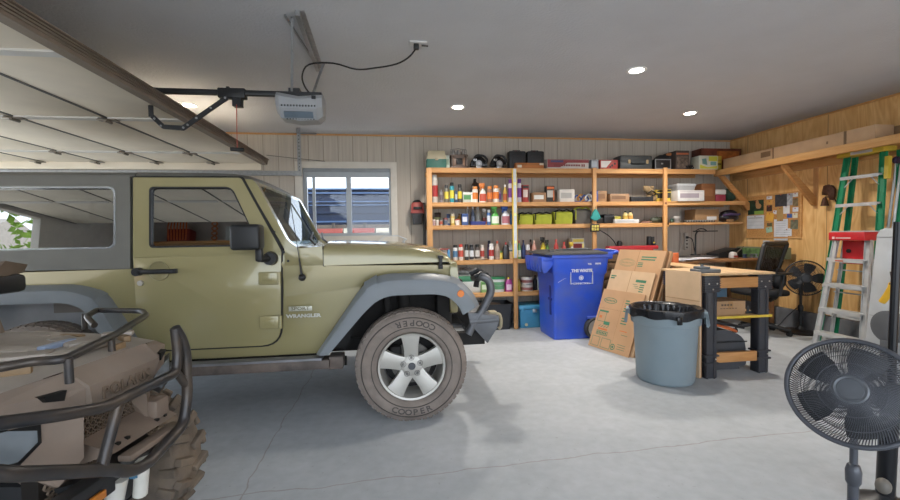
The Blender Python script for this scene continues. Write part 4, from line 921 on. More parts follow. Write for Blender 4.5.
KIND = dict(can=(k_can, 'spray_can', 'spray can'), bottle=(k_bottle, 'bottle', 'bottle'), spray=(k_spray, 'spray_bottle', 'spray bottle'), jar=(k_jar, 'jar', 'jar'), cup=(k_cup, 'cup', 'cup'), jug=(k_jug, 'jug', 'jug'), box=(k_box, 'carton_box', 'box'), pail=(k_pail, 'pail', 'pail'), paint=(k_paint, 'paint_tin', 'paint tin'))
def put(kind, xl, xr, yt, zi, Y, cols, label, group=None, h=None, z=None, **kw):
    """stand an item with left/right edge and top height measured in the photo on shelf zi at depth Y"""
    z0 = SZ[zi] if z is None else z
    a = onY(xl, 250-0, Y); b_ = onY(xr, 250, Y); xm_ = (xl+xr)/2
    t_ = onY(xm_, yt, Y).z; X_ = onY(xm_, (yt+190)/2, Y).x; w_ = abs(b_.x-a.x); h_ = h or max(.03, t_-z0)
    f, n, c = KIND[kind]
    R = it_root(n, label, c, X_, Y, z0+.0005, group)
    f(R, w_, h_, *cols, **kw); return R
# ---- shelf 2 (first below the top)
g2 = 'supplies on the upper left shelf'; Y2 = 5.95
put('can', 432, 437.6, 175, 1, Y2, ('b9b4ac', 'c9c9c5', 'b02c2c'), 'tall white can with red lower half, leftmost on the second shelf from top')
put('can', 439.3, 443, 190, 1, Y2, ('8e8a88', '777577', '6a5f66'), 'small grey spray can beside the tall red and white can')
put('can', 444.2, 448.6, 185, 1, Y2, ('6f7068', '39393b', 'd6c23c'), 'grey spray can with yellow mark and dark cap, left of the teal can')
put('can', 449.6, 454, 182.6, 1, Y2, ('2a9bb0', '15181c', 'd8cf3a'), 'teal spray can with black cap and yellow label')
put('box', 454.6, 457.2, 191, 1, Y2+.1, ('3f5f7e', 'c8d2d8'), 'small blue box behind, between teal can and black capped can')
put('can', 457.6, 461.8, 184.5, 1, Y2, ('4c4d4c', '1f1f22', 'e0c728'), 'dark spray can with bright yellow label, right of the teal can')
put('box', 462.3, 472, 192.4, 1, Y2+.05, ('b7c1b8', '4d8f55', 'e3e6e0'), 'pale green and white carton left of the large brown jug')
put('jug', 470.5, 479.3, 179, 1, Y2+.16, ('3c2f28', '241d1a'), 'large dark brown jug standing behind orange topped cans')
put('can', 472.3, 477.8, 186.6, 1, Y2, ('d9d6cd', 'e08a3c', 'df7a2c'), 'white can with orange label in front of the dark brown jug')
put('spray', 479, 486.4, 183.3, 1, Y2, ('dcd9d2', 'e07a2c', 'c7503a'), 'white spray bottle with orange trigger head')
put('can', 487, 492.4, 186.4, 1, Y2, ('9b6a55', 'e88a3a', 'e87a30'), 'brown can with orange top, right of the orange trigger spray bottle')
put('can', 493, 498.8, 185.6, 1, Y2, ('e3dfd8', 'ea8a3d', 'ea7b2b'), 'wider white can with orange top, second right of orange trigger bottle')
put('can', 497, 501.2, 188, 1, Y2+.09, ('b6a9c0', 'd9a070', '8d5fa6'), 'lilac and white can standing behind the wide orange topped can')
put('bottle', 503, 507, 184.6, 1, Y2, ('caa53a', 'e9e4da', 'b85a2d'), 'slim amber tube with white nozzle, left of the purple can')
put('can', 508.2, 512.4, 179.5, 1, Y2, ('e1dbe3', '7a3d9a', '8a45a5'), 'white and purple spray can left of the yellow edged level')
put('can', 517.2, 521.3, 179.3, 1, Y2, ('dfd9e2', '6d3796', '8f49a8'), 'white and purple spray can right of the yellow edged level')
put('box', 521.8, 528, 185.3, 1, Y2, ('b23a35', 'd9c9c0', '3a3030'), 'tall red carton right of the level on the second shelf')
put('box', 531.3, 544.3, 193, 1, Y2, ('9c7450', 'd8d6d0'), 'open brown box of small parts with white papers, right of the red carton')
put('box', 545.4, 553.3, 186.3, 1, Y2, ('35322f', 'b8b5ad', 'd8692f'), 'black carton with orange top band left of the white box')
put('box', 557.3, 572, 190, 1, Y2, ('cdc8c1', 'a6a4a0'), 'square white carton with grey print in the second bay')
R = it_root('wire_coils', 'tangled blue and orange cord coils left of the third post', 'cord', onY(582, 200, Y2).x, Y2, SZ[1]+.001)
for i, c in enumerate(('3457a0', 'c98a3f', '2f4f96', 'd9dde3')):
    t = MB(); t.tube([((-.07+.048*i)+.05*math.cos(a), .02*math.sin(a*2)-.02*i, .052+.046*math.sin(a)+.012*(i % 2)) for a in [2*PI*k/20 for k in range(20)]], .012, 6, closed=True); B(t, 'coil', c, R)
put('box', 592.8, 595.6, 191, 1, Y2+.02, ('4a5a9e',), 'thin blue book standing behind the third post', d=.16)
put('box', 595.8, 605, 191.2, 1, Y2, ('a27b55', '8a6343'), 'upright brown cardboard box right of the third post')
put('box', 606.3, 625, 194.5, 1, Y2, ('a07a58', '7d5b40'), 'wide low brown cardboard box on the second shelf, third bay')
put('box', 626.8, 648.5, 197.3, 1, Y2, ('26272b', '1b1c1f'), 'flat black case beside the roll of twine', d=.24)
R = it_root('glove_pile', 'tan work gloves piled with black straps left of the fourth post', 'gloves', onY(650, 195, Y2).x, Y2, SZ[1]+.001)
t = MB()
for (x, z, r) in ((-.05, .19, .055), (-.0, .15, .06), (.04, .06, .06), (-.03, .06, .05), (-.08, .215, .03), (.03, .21, .035)): t.sphere((x, 0, z), r, (1, .8, .9))
B(t, 'gloves', P('8f7652', .9), R)
t = MB(); t.tube([(-.08, -.06, .12), (-.02, -.075, .16), (.05, -.07, .12), (.1, -.05, .10)], .01, 6).tube([(-.07, -.05, .04), (0, -.07, .09), (.08, -.06, .12)], .009, 6); B(t, 'strap', '1f1d1b', R)
put('box', 655, 662, 190, 1, Y2+.05, ('c9a838', '2a2a28', '2a2a28'), 'yellow and black packet just left of the fourth post')
put('box', 663.8, 669.5, 189.5, 1, Y2, ('cfb53c', '3b3a36', '2a2a28'), 'yellow and black packet just right of the fourth post')
put('box', 671.5, 697.3, 191.3, 1, Y2, ('cfcdca', '9a8f98', 'c2bdbd'), 'white patterned carton under the grey storage tub', d=.3)
R = it_root('storage_tub', 'translucent grey plastic tub with lid on top of the white carton', 'tub', onY(681.5, 190, Y2).x, Y2, SZ[1]+.142)
t = MB(); t.loft([[(x*s, y*s, z) for x, y in rr([(-.15, -.12), (.15, -.12), (.15, .12), (-.15, .12)], .03, 3)] for z, s in ((0, .9), (.085, 1), (.09, 1))], closed=True, caps=True); B(t, 'tub_body', P('9a9c9e', .3), R)
t = MB(); t.loft([[(x*s, y*s, z) for x, y in rr([(-.155, -.125), (.155, -.125), (.155, .125), (-.155, .125)], .03, 3)] for z, s in ((.085, 1), (.105, 1.02), (.11, .93), (.118, .92))], closed=True, caps=True); B(t, 'lid', P('b3b6b9', .3), R)
put('box', 697.6, 711, 184.3, 1, Y2, ('7a4a28', '8a5833'), 'upright reddish brown wooden box beside the small cooler')
R = it_root('lunch_cooler', 'small lunch cooler, white lid over dark red body', 'cooler', onY(716.5, 195, Y2).x, Y2, SZ[1]+.001)
t = MB(); t.box(-.083, .083, -.09, .09, 0, .10, bev=.012); B(t, 'body', '8f2e42', R)
t = MB(); t.box(-.088, .088, -.095, .095, .10, .175, bev=.014); B(t, 'lid', 'c4bfb8', R)
R = it_root('green_bag', 'dark green leafy patterned bag at the right end of the second shelf', 'bag', onY(729.5, 195, Y2+.02).x, Y2+.04, SZ[1]+.001)
t = MB(); t.sphere((0, 0, .085), .115, (1.05, .8, .75)).sphere((-.03, 0, .13), .07); B(t, 'bag', mat('camo_green', '24382c', .9, var=.5, scale=25), R)
# ---- shelf 3
Y3 = 5.95
put('jar', 432.2, 435.2, 219.5, 2, Y3, ('a98b8b', 'c9c0bd'), 'small pinkish jar, leftmost on the third shelf')
put('jar', 434, 440.8, 212.8, 2, Y3+.12, ('3b2a22', '2a1d18', '8a8f58'), 'dark brown round jar behind the small jars at the left post')
put('jar', 435.6, 438.6, 220, 2, Y3, ('c4beb6', 'd7d2c9'), 'small white jar beside the pinkish jar')
put('jar', 439.2, 442.4, 219, 2, Y3, ('8f8b86', '555350', 'b2513c'), 'small grey tin with red label on the third shelf')
put('jar', 443.3, 447.6, 218.2, 2, Y3, ('70747a', '8a3e38', '4d5a70'), 'grey blue tin with dark red lid')
put('jar', 446.3, 450, 214, 2, Y3+.1, ('3f5a8e', '2d4170', 'cfd3da'), 'blue tin at the back between the dark red lid tin and yellow jar')
put('jar', 450.4, 454.6, 214, 2, Y3, ('c9a94a', 'b6b09a', 'd8c98a'), 'yellow labelled jar left of the white and red cup')
put('cup', 454.6, 459.6, 219.5, 2, Y3-.03, ('ded8d2', 'c04a3a'), 'white paper cup with red rim')
put('bottle', 457, 461, 213.5, 2, Y3+.1, ('b9822f', '6b4a22', 'd9b25b'), 'amber bottle behind the white and red cup')
put('box', 461.4, 467.6, 213.8, 2, Y3, ('40609f', 'c7cfdf', '2c4680'), 'upright blue carton on the third shelf')
put('bottle', 466, 469.2, 206.5, 2, Y3+.12, ('9c9a94', 'dedad2'), 'thin grey squeeze bottle behind the blue carton')
put('bottle', 470.8, 474.4, 206.5, 2, Y3+.1, ('5f6c86', 'd5d2cc', '8797b3'), 'slate blue bottle with white cap standing at the back')
put('bottle', 474.6, 480.6, 206.8, 2, Y3+.1, ('a09d95', 'bab6ad'), 'plain grey bottle in the blue tray')
put('spray', 482, 487.5, 208.6, 2, Y3+.1, ('b8a79b', 'd6cdc5', 'b5564a'), 'small pinkish spray bottle at the right of the blue tray')
R = it_root('plastic_tray', 'shallow dark blue tray on the third shelf', 'tray', onY(478, 222, Y3-.05).x, Y3-.03, SZ[2]+.001)
t = MB(); t.loft([[(x*s, y*s, z) for x, y in rr([(-.11, -.05), (.11, -.05), (.11, .05), (-.11, .05)], .012, 3)] for z, s in ((0, .92), (.004, .94), (.052, 1), (.052, .95), (.01, .9))], closed=True, caps=True); B(t, 'tray', '2b3a86', R)
put('can', 486.6, 490.3, 210, 2, Y3-.02, ('456fae', 'd9dfe6', 'c9d3e2'), 'blue and white can left of the green spray bottle')
put('spray', 490.8, 498.8, 205.8, 2, Y3, ('4fb84a', '58c44e', 'd9e6d8'), 'bright green trigger spray bottle')
put('spray', 501, 509.6, 205.8, 2, Y3, ('d6dce6', '2d5fc0', 'b06a78'), 'white trigger spray bottle with blue head')
put('bottle', 509.4, 512.2, 211, 2, Y3+.06, ('2a5fa6', '2a3f76'), 'small blue bottle hidden beside the level on the third shelf')
m_neon = mat('neon_fabric', '969c30', .8, var=.12, scale=12); m_blk = mat('black_strap', '1b1b1b', .8)
def toolbag(xl, xr, yt, label, m_body, m_s=m_blk, extra=0):
    X_ = onY((xl+xr)/2, 217, Y3).x; w_ = onY(xr, 217, Y3).x-onY(xl, 217, Y3).x; h_ = onY(xl, yt, Y3).z-SZ[2]
    R = it_root('tool_bag', label, 'bag', X_, Y3, SZ[2]+.001, 'neon tool bags')
    t = MB(); t.loft([[(x*s*w_/2, y*s2, z) for x, y in rr([(-1, -.09), (1, -.09), (1, .09), (-1, .09)], [.05]*4, 3)] for z, s, s2 in ((0, .86, 1), (.03, .9, 1.05), (h_*.7, .97, .9), (h_*.84, .96, .35), (h_*.86, .9, .3))], closed=True, caps=True); B(t, 'bag_body', m_body, R)
    t = MB(); t.tube([(-w_*.46, -.03, h_*.82), (-w_*.2, -.05, h_*.95), (0, -.06, h_*.88), (w_*.2, -.05, h_*.96), (w_*.46, -.03, h_*.84)], .011, 6); t.tube([(-w_*.44, -.1, h_*.80), (-w_*.45, -.1, 0.06)], .008, 6); B(t, 'strap', m_s, R)
    return R
toolbag(516.3, 531.8, 212.5, 'neon yellow-green tool bag nearest the level', m_neon)
toolbag(532.3, 550.6, 212.2, 'neon yellow-green tool bag, middle one of the three', m_neon)
toolbag(552, 571, 209.5, 'neon yellow-green tool bag next to the grey bag', m_neon)
toolbag(572, 589.5, 206.8, 'dark grey tool bag with neon straps left of the third post', mat('grey_fabric', '56534f', .9), m_neon)
R = it_root('tool_case', 'black boxy battery case right of the third post on the third shelf', 'case', onY(603, 217, Y3).x, Y3, SZ[2]+.001)
t = MB(); t.box(-.13, -.02, -.06, .10, 0, .085, bev=.01).box(-.02, .12, -.08, .10, 0, .135, bev=.015); B(t, 'body', '1e1f22', R)
t = MB(); t.box(-.02, .12, -.083, -.078, .09, .11).box(-.03, .13, -.085, .1, .118, .128, bev=.003); B(t, 'lid_rib', '35373b', R)
put('box', 612.5, 619.5, 216.3, 2, Y3+.05, ('4a4636', 'c3b433', 'c3b433'), 'small dark box with yellow stripes behind the white tray', d=.1)
put('box', 612, 636.2, 219.4, 2, Y3-.03, ('c6c6c4', 'b4b6b6'), 'long flat white carton carrying two small yellow bottles', d=.16)
zz = SZ[2]+.048
put('bottle', 622.8, 627.6, 211, 2, Y3-.03, ('d6c07a', '2a2420', 'c8a03a'), 'small yellow bottle with black top, left one on the white carton', 'yellow bottles', z=zz)
put('bottle', 627.9, 632.6, 211, 2, Y3-.03, ('d6bd78', '2a2420', 'c98f3a'), 'small yellow bottle with black top, right one on the white carton', 'yellow bottles', z=zz)
R = it_root('rag', 'crumpled brown papers right of the white carton', 'paper', onY(643.5, 222, Y3).x, Y3, SZ[2]+.001)
t = MB(); t.box(-.08, .05, -.08, .06, 0, .015, bev=.003).box(-.02, .085, -.07, .05, .012, .03, bev=.003, R=Matrix.Rotation(.4, 3, 'Z')); B(t, 'papers', '8f6a5a', R)
R = it_root('rolled_bag', 'dark green rolled bag lying at the fourth post', 'bag', onY(657, 219, Y3).x, Y3, SZ[2]+.045)
t = MB(); t.loft([[(x, .045*s*math.cos(a), .045*s*math.sin(a)) for a in [2*PI*k/14 for k in range(14)]] for x, s in ((-.11, .3), (-.09, .8), (-.03, 1), (.06, .98), (.11, .85), (.115, .3))], closed=True, caps=True); B(t, 'roll', '3b4232', R)
t = MB(); t.tube([(-.0, .047*math.cos(a), .047*math.sin(a)) for a in [2*PI*k/14 for k in range(14)]], .006, 5, closed=True); B(t, 'strap', '22261e', R)
R = it_root('ball', 'small dark green ball right of the fourth post', 'ball', onY(671, 220, Y3).x, Y3-.02, SZ[2]+.03)
t = MB(); t.sphere((0, 0, 0), .03); t.mi = 1; t.tube([(.0305*math.cos(a), .0305*math.sin(a), 0) for a in [2*PI*k/18 for k in range(18)]], .002, 4, closed=True); B(t, 'ball', ['1f4a38', 'a9b0a8'], R)
put('jar', 673.4, 679.6, 216.6, 2, Y3, ('9a9690', 'c9c6c2', '6e6b68'), 'grey and white patterned tin left of the clutter tray')
R = it_root('parts_strip', 'low black and grey strip of metal parts in front of the large cardboard box', 'tray', onY(698, 221, Y3-.06).x, Y3-.08, SZ[2]+.001)
t = MB(); t.box(-.24, .24, -.03, .03, 0, .028, bev=.003); t.mi = 1
for k in range(11): t.box(-.22+k*.042, -.20+k*.042, -.032, .03, .01, .036, bev=.002)
B(t, 'strip', ['3a3632', '8f8a82'], R)
R = it_root('cardboard_box', 'large brown cardboard box with white label, third shelf right bay', 'box', onY(702.5, 213, 6.08).x, 6.08, SZ[2]+.001)
t = MB(); t.box(-.21, .18, -.12, .12, 0, .20, bev=.003); b_ = B(t, 'carton', P('a37c52', .8), R)
t = MB(); t.box(-.02, .14, -.1215, -.12, .04, .09); B(t, 'label', 'cfd0cf', b_)
R = it_root('helmet_bag', 'black and purple glossy bag at the right end of the third shelf', 'bag', onY(729, 215, Y3).x, Y3+.03, SZ[2]+.001)
t = MB(); t.sphere((0, 0, .075), .15, (1.15, .75, .5)).sphere((.02, 0, .13), .12, (1.1, .8, .5)); B(t, 'bag', mat('black_vinyl', '1d1a20', .3), R)
t = MB(); t.tube([(-.15, -.09, .10), (-.05, -.125, .115), (.08, -.12, .11), (.15, -.06, .12)], .018, 8); B(t, 'purple_band', P('4b3b63', .3), R)
t = MB(); t.box(-.10, .0, -.13, -.09, .005, .04, bev=.006); B(t, 'tan_tag', '96724a', R)
# ---- shelf 4
Y4 = 5.93
R = it_root('plastic_bag', 'clear crumpled plastic bag with red label at the left of the fourth shelf', 'bag', onY(444, 251, Y4).x, Y4+.05, SZ[3]+.001)
t = MB(); t.sphere((0, 0, .08), .10, (1.1, .7, .85), 14, 8)
for v in t.bm.verts: v.co *= 1+.12*math.sin(37*v.co.x+23*v.co.z+11*v.co.y)
B(t, 'bag', mat('clear_film', 'a89c92', .25, var=.35, scale=20), R)
t = MB(); t.box(-.06, .06, -.09, -.07, .15, .17, bev=.004); B(t, 'red_label', '9a4238', R)
I4 = [('can', 446.6, 449.6, 249.5, ('3f86c0', '5aa0d6'), 'small blue lighter-like can left of the white can'),
('can', 452.4, 457, 245, ('cfd0cf', '2a2a2c', '4f7fa8'), 'white spray can with black cap and blue band'),
('can', 457.8, 462.8, 244.4, ('d5cfc8', 'c23a2e', 'c8503f'), 'white spray can with bright red cap'),
('can', 464, 468.2, 244.4, ('3f4240', '232426', 'c6c8c4'), 'black can with white label, right of red capped can'),
('can', 468.9, 473.4, 244.6, ('3c3f45', '1c1d20', 'cfd2d6'), 'black can with white label, second right of the red capped can'),
('can', 474.4, 479.4, 244.5, ('4a403c', '161616', 'c4c0ba'), 'black topped dark brown can beside the red striped tube'),
('can', 479.8, 484, 245, ('c9b3a9', 'b8b2aa', 'a8392f'), 'white tube with red stripes on the fourth shelf'),
('can', 487, 490.4, 240.6, ('3b3b70', '1d1c30', '4d4d88'), 'dark purple can with black cap, tallest on the fourth shelf'),
('can', 488.4, 493.4, 243.8, ('dcdad6', 'd9d8d6', 'b83a36'), 'white spray can with red lettering right of the purple can'),
('bottle', 494, 499.8, 241, ('a58f80', 'b0472f', '8f7a6e'), 'clear brownish bottle with red cap'),
('jar', 498, 502.2, 251, ('d8b628', '3f6b35', 'e6cf5a'), 'small yellow tin in front of the clear bottle'),
('jug', 502.4, 508.5, 242.3, ('2b2a2c', 'b03430'), 'black jug with red cap on the fourth shelf'),
('jug', 505.6, 512.8, 241.5, ('aeb1b4', 'd6d6d6', '4a6378'), 'clear grey jug left of the level on the fourth shelf'),
('cup', 508.6, 512.8, 251.5, ('cfae84', 'd9bd94'), 'small beige cup left of the level'),
('bottle', 517, 520.6, 240.5, ('5f9a62', 'b84b3a', 'cfd6ca'), 'green bottle with red cap just right of the level, fourth shelf'),
('bottle', 521, 525, 240, ('26345f', '1c2440', '3a4d86'), 'navy blue bottle on the fourth shelf'),
('can', 525.2, 529.6, 244.6, ('c4c6c8', 'cfd0d2', '7a5f66'), 'light grey can beside the navy bottle'),
('bottle', 528.4, 532.2, 239.4, ('6b453c', '2b2020', '8f6a5f'), 'brown bottle behind the pink one'),
('bottle', 531.6, 536, 240.4, ('c08a7c', 'c7a090', 'd9b8a8'), 'pink tinted bottle left of the blue wheeled bin'),
('spray', 540, 545.8, 237.2, ('d9c22c', '26241f', 'e0cf48'), 'yellow spray bottle with black trigger behind the bin lid'),
('spray', 545, 549.6, 239.8, ('5c8f3d', '2f3328', '88b060'), 'green spray bottle with dark trigger behind the bin lid'),
('bottle', 553.6, 558, 239.3, ('b83a35', 'c24038', 'd6cfc9'), 'red bottle showing above the middle of the bin lid'),
('bottle', 561.6, 566, 242, ('b5403a', 'c6352e', 'd8d2cc'), 'short red capped bottle above the bin lid'),
('spray', 569.2, 574.4, 242, ('d4d2cc', 'd8b72d', 'c9c5bc'), 'white spray bottle with yellow head above the bin lid')]
for i, (k, xl, xr, yt, cols, lb) in enumerate(I4): put(k, xl, xr, yt, 3, Y4+(.12 if 'behind' in lb or 'tallest' in lb or 'clear grey' in lb else 0), cols, lb)
put('box', 570.2, 582, 238.2, 3, Y4+.14, ('cbc6ba', '8a2f33', 'd8c14a'), 'white, dark red and yellow carton behind the yellow headed bottle')
R = it_root('rag', 'flat beige cloth lying at the front of the fourth shelf', 'cloth', onY(478, 259, 5.88).x, 5.875, SZ[3]+.001)
t = MB(); t.loft([[(x, y, .012+.008*math.sin(9*x+20*y)) for x in [-.13+.26*k/10 for k in range(11)]] for y in (-.03, -.01, .02, .04)]); t.loft([[(x, y, 0) for x in (-.13, .13)] for y in (-.03, .04)]); B(t, 'cloth', P('b39f86', .9), R)
# ---- shelf 5
R = it_root('fertiliser_bag', 'green and white bag with clear wrap behind the bumper on the bottom shelf', 'bag', onY(466, 282, 5.98).x, 6.02, SZ[4]+.001)
t = MB(); t.loft([[(x*s, y*s2, z) for x, y in rr([(-.22, -.12), (.22, -.12), (.22, .12), (-.22, .12)], .05, 3)] for z, s, s2 in ((0, .92, .9), (.04, 1, 1), (.16, 1, 1), (.22, .96, .9), (.25, .85, .6))], closed=True, caps=True); B(t, 'bag_body', 'b9bdb8', R)
t = MB(); t.box(-.2, .2, -.125, -.05, .15, .235, bev=.02); B(t, 'green_band', '2f7a52', R)
t = MB(); t.sphere((.0, 0, .29), .1, (1.8, .9, .45), 18, 8)
for v in t.bm.verts: v.co += Vector((0, 0, .02*math.sin(40*v.co.x+30*v.co.y)))
B(t, 'clear_wrap', mat('clear_film2', '8a8a88', .2, var=.4, scale=25), R)
put('box', 479.8, 489.6, 281.5, 4, 5.93, ('7fa860', 'c9d6b8', '4f8a45'), 'green carton on the bottom shelf left of the white pail', d=.12)
put('pail', 489, 504, 277, 4, 5.95, ('cfd0cb', '2f8a56', '5c9a6a'), 'white pail with green lid on the bottom shelf')
put('jug', 504.6, 511.4, 277.2, 4, 5.93, ('a9378a', 'd8c02e', 'd6b8cf'), 'purple jug with yellow cap on the bottom shelf')
put('bottle', 516.8, 520, 279, 4, 5.95, ('caa83a', 'b8922f'), 'amber yellow bottle just right of the second post, bottom shelf')
put('paint', 520.2, 532.2, 283.7, 4, 5.95, ('c7c3bd', '9a5a55'), 'white paint tin with red label, lower one of two stacked')
put('paint', 520.4, 532, 276.0, 4, 5.95, ('cfcbc4', '8a4f4c'), 'white paint tin stacked on top of another', z=SZ[4]+.105, h=.10)
put('bottle', 532.4, 537, 275, 4, 5.98, ('22262e', '1b1b1f'), 'black bottle right of the stacked paint tins')
put('jug', 536.5, 542.4, 272.5, 4, 5.98, ('c9d6d2', '2f8a78', '3f9a88'), 'white and teal jug beside the bin on the bottom shelf')
# ---- top shelf
Y1_ = 5.97
R = it_root('tackle_box', 'green tackle box with cream top at the left end of the top shelf', 'tool box', onY(436, 160, Y1_).x, Y1_, SZ[0]+.001)
t = MB(); t.loft([[(x*s, y*s, z) for x, y in rr([(-.135, -.09), (.135, -.09), (.135, .09), (-.135, .09)], .01, 2)] for z, s in ((0, .96), (.03, 1), (.115, 1.0), (.125, 1.0))], closed=True, caps=True, smooth=False); B(t, 'base', '2b6a5c', R)
t = MB(); t.loft([[(x*s, y*s, z) for x, y in rr([(-.135, -.09), (.135, -.09), (.135, .09), (-.135, .09)], .01, 2)] for z, s in ((.125, 1), (.14, 1), (.235, .84), (.24, .8))], closed=True, caps=True, smooth=False); B(t, 'lid', 'b5ab8c', R)
t = MB(); t.tube([(-.05, -.0, .24), (-.05, 0, .255), (.05, 0, .255), (.05, 0, .24)], .006, 6).box(-.02, .02, -.098, -.088, .105, .14, bev=.003); B(t, 'handle', 'a49a7d', R)
put('box', 445.7, 449.2, 156, 0, Y1_, ('b9c4b6', '8aa088'), 'narrow pale green carton beside the tackle box', d=.1)
R = it_root('camp_lantern', 'boxy brown lantern with dark window and clear jars on top', 'lantern', onY(458.5, 158, Y1_).x, Y1_, SZ[0]+.001)
t = MB(); t.box(-.125, .125, -.09, .09, 0, .03, bev=.006).box(-.11, -.085, -.08, .08, .03, .17, bev=.004).box(.085, .11, -.08, .08, .03, .17, bev=.004).box(-.12, .12, -.09, .09, .165, .19, bev=.006).box(-.07, .07, -.085, -.07, .14, .165).box(-.06, .06, -.08, .06, .03, .05); B(t, 'frame', P('5f4c40', .4), R)
t = MB(); t.box(-.085, .085, -.06, .07, .035, .165, bev=.01); B(t, 'amber_panel', P('8f6a52', .3), R)
t = MB(); t.box(-.045, .045, -.085, -.06, .055, .14, bev=.008).lathe([(.03, -.088), (.034, -.09), (.02, -.092)], (0, 0, .1), 'Y', 16, cap=False); B(t, 'dark_window', '17120f', R)
t = MB()
for x in (-.07, 0, .07): t.lathe([(.028, .19), (.03, .2), (.03, .235), (.022, .25), (.022, .262), (0, .262)], (x, 0, 0), seg=14)
t.tube([(-.12, 0, .18), (-.11, 0, .27), (.0, 0, .285), (.11, 0, .27), (.12, 0, .18)], .006, 6); B(t, 'clear_jars', P('8a8683', .15), R)
for i, (px, lb) in enumerate(((478.5, 'black circular saw with silver base plate, left one of two on the top shelf'), (498, 'black circular saw with silver base plate, right one beside the black cases'))):
    R = it_root('circular_saw', lb, 'power saw', onY(px, 160, Y1_).x, Y1_, SZ[0]+.001, 'circular saws', rz=.15*i)
    t = MB(); t.box(-.12, .11, -.07, .07, 0, .012, bev=.003).box(-.05, .03, -.085, -.05, .0, .04, bev=.006).cyl((-.01, -.08, .07), (-.01, -.06, .07), .045, seg=20); B(t, 'base_plate', P('8f9194', .3, .7), R)
    t = MB(); n = 18
    t.loft([[((.125-.02*abs(k))*math.cos(a), .022*k*1.0, .035+(.15-.015*abs(k))*math.sin(a)) for a in [PI*q/n for q in range(n+1)]] for k in (-2, -1, 0, 1, 2)], caps=False)
    t.prism([(.118*math.cos(PI*q/n), .035+.14*math.sin(PI*q/n)) for q in range(n+1)], 'Y', -.035, .04, bev=.01); B(t, 'blade_guard', P('18181a', .25), R)
    t = MB(); t.tube([(.10, 0, .08), (.13, 0, .13), (.08, 0, .19), (-.02, 0, .20), (-.06, 0, .16)], .017, 8, bend=.03).cyl((.02, .03, .09), (.02, .12, .09), .045, seg=16); B(t, 'motor_handle', P('2b2b2e', .4), R)
    t = MB(); t.cyl((-.01, -.083, .07), (-.01, -.08, .07), .02, seg=14).box(-.08, -.03, -.038, -.034, .11, .14); B(t, 'metal_cap', P('b2b3b5', .3, .6), R)
for i, (xl, xr, lb) in enumerate(((508, 524.8, 'black hard tool case standing upright, left of the pair on the top shelf'), (526.2, 543, 'black hard tool case standing upright, right of the pair on the top shelf'))):
    X_ = onY((xl+xr)/2, 160, 6.05).x; w_ = onY(xr, 160, 6.05).x-onY(xl, 160, 6.05).x
    R = it_root('hard_case', lb, 'case', X_, 6.05, SZ[0]+.001, 'upright black cases')
    t = MB(); t.box(-w_/2, w_/2, -.06, -.002, 0, .27, bev=.02).box(-w_/2, w_/2, .002, .06, 0, .27, bev=.02); B(t, 'shell', P('2a2b2d', .5), R)
    t = MB(); t.box(-w_*.3, w_*.3, -.065, -.055, .04, .2, bev=.006); B(t, 'raised_rib', P('313235', .5), R)
    t = MB(); t.tube([(-.05, 0, .265), (-.05, 0, .285), (.05, 0, .285), (.05, 0, .265)], .008, 6); B(t, 'handle', P('313235', .5), R)
    t = MB(); t.box(-.03, .0, -.03, .03, .268, .278, bev=.003); B(t, 'red_latch', '8f2f2c', R)
R = it_root('wooden_case', 'low orange-brown wooden box in front of the black cases', 'box', onY(529.5, 164, 5.86).x, 5.875, SZ[0]+.001)
t = MB(); t.box(-.205, .205, -.035, .035, 0, .075, bev=.004); b_ = B(t, 'box_body', wood('orange_wood', '9a5a28', 'c07a3c', 'X'), R)
t = MB(); t.box(-.18, -.12, -.037, -.034, .01, .045).box(.14, .20, -.037, -.034, .045, .072); B(t, 'label', 'c9bfa8', b_)
t = MB(); t.box(-.206, .206, -.036, .036, .052, .056); B(t, 'lid_seam', '5f3a1e', b_)
R = it_root('long_carton', 'long red and white printed carton on the top shelf', 'box', onY(567, 163, 5.93).x, 5.95, SZ[0]+.001)
t = MB(); t.box(-.32, .30, -.08, .08, 0, .13, bev=.003); b_ = B(t, 'carton', 'b9b3ae', R)
t = MB(); t.box(-.315, .30, -.082, -.079, .085, .125).prism([(-.315, .02), (-.13, .02), (-.02, .085), (-.315, .085)], 'Y', -.0815, -.079).box(-.315, .30, -.082, .082, .128, .1325); B(t, 'red_print', '8f3338', b_)
t = MB(); t.box(-.27, -.08, -.084, -.08, .09, .118); B(t, 'blue_print', '3c3f70', b_)
t = MB()
for k in range(16): t.box(-.22+k*.025, -.203+k*.025, -.0835, -.08, .035, .062)
t.box(.19, .21, -.0835, -.08, .03, .065).box(.22, .24, -.0835, -.08, .03, .065); B(t, 'print_marks', '7f2c2f', b_)
R = it_root('glass_carton', 'small grey printed carton between the long carton and the red one', 'box', onY(593, 163, 5.93).x, 5.94, SZ[0]+.001)
t = MB(); t.box(-.055, .055, -.07, .07, 0, .135, bev=.003); b_ = B(t, 'carton', '8a8f96', R)
t = MB(); t.box(-.045, .03, -.072, -.069, .03, .11); B(t, 'picture', 'a8b4c0', b_)
R = it_root('red_carton', 'red and white carton left of the dark grey equipment case', 'box', onY(606.5, 163, 5.93).x, 5.94, SZ[0]+.001)
t = MB(); t.box(-.135, .135, -.08, .08, 0, .13, bev=.003); b_ = B(t, 'carton', 'a83832', R)
t = MB(); t.prism([(-.12, .02), (-.04, .02), (.04, .115), (-.12, .115)], 'Y', -.082, -.079); B(t, 'white_panel', 'cfcac5', b_)
t = MB(); t.lathe([(0, -.082), (.016, -.082), (.016, -.079)], (.05, 0, .05), 'Y', 12).lathe([(0, -.082), (.016, -.082), (.016, -.079)], (.09, 0, .075), 'Y', 12).lathe([(0, -.082), (.014, -.082), (.014, -.079)], (.02, 0, .03), 'Y', 12); B(t, 'picture', '2a2426', b_)
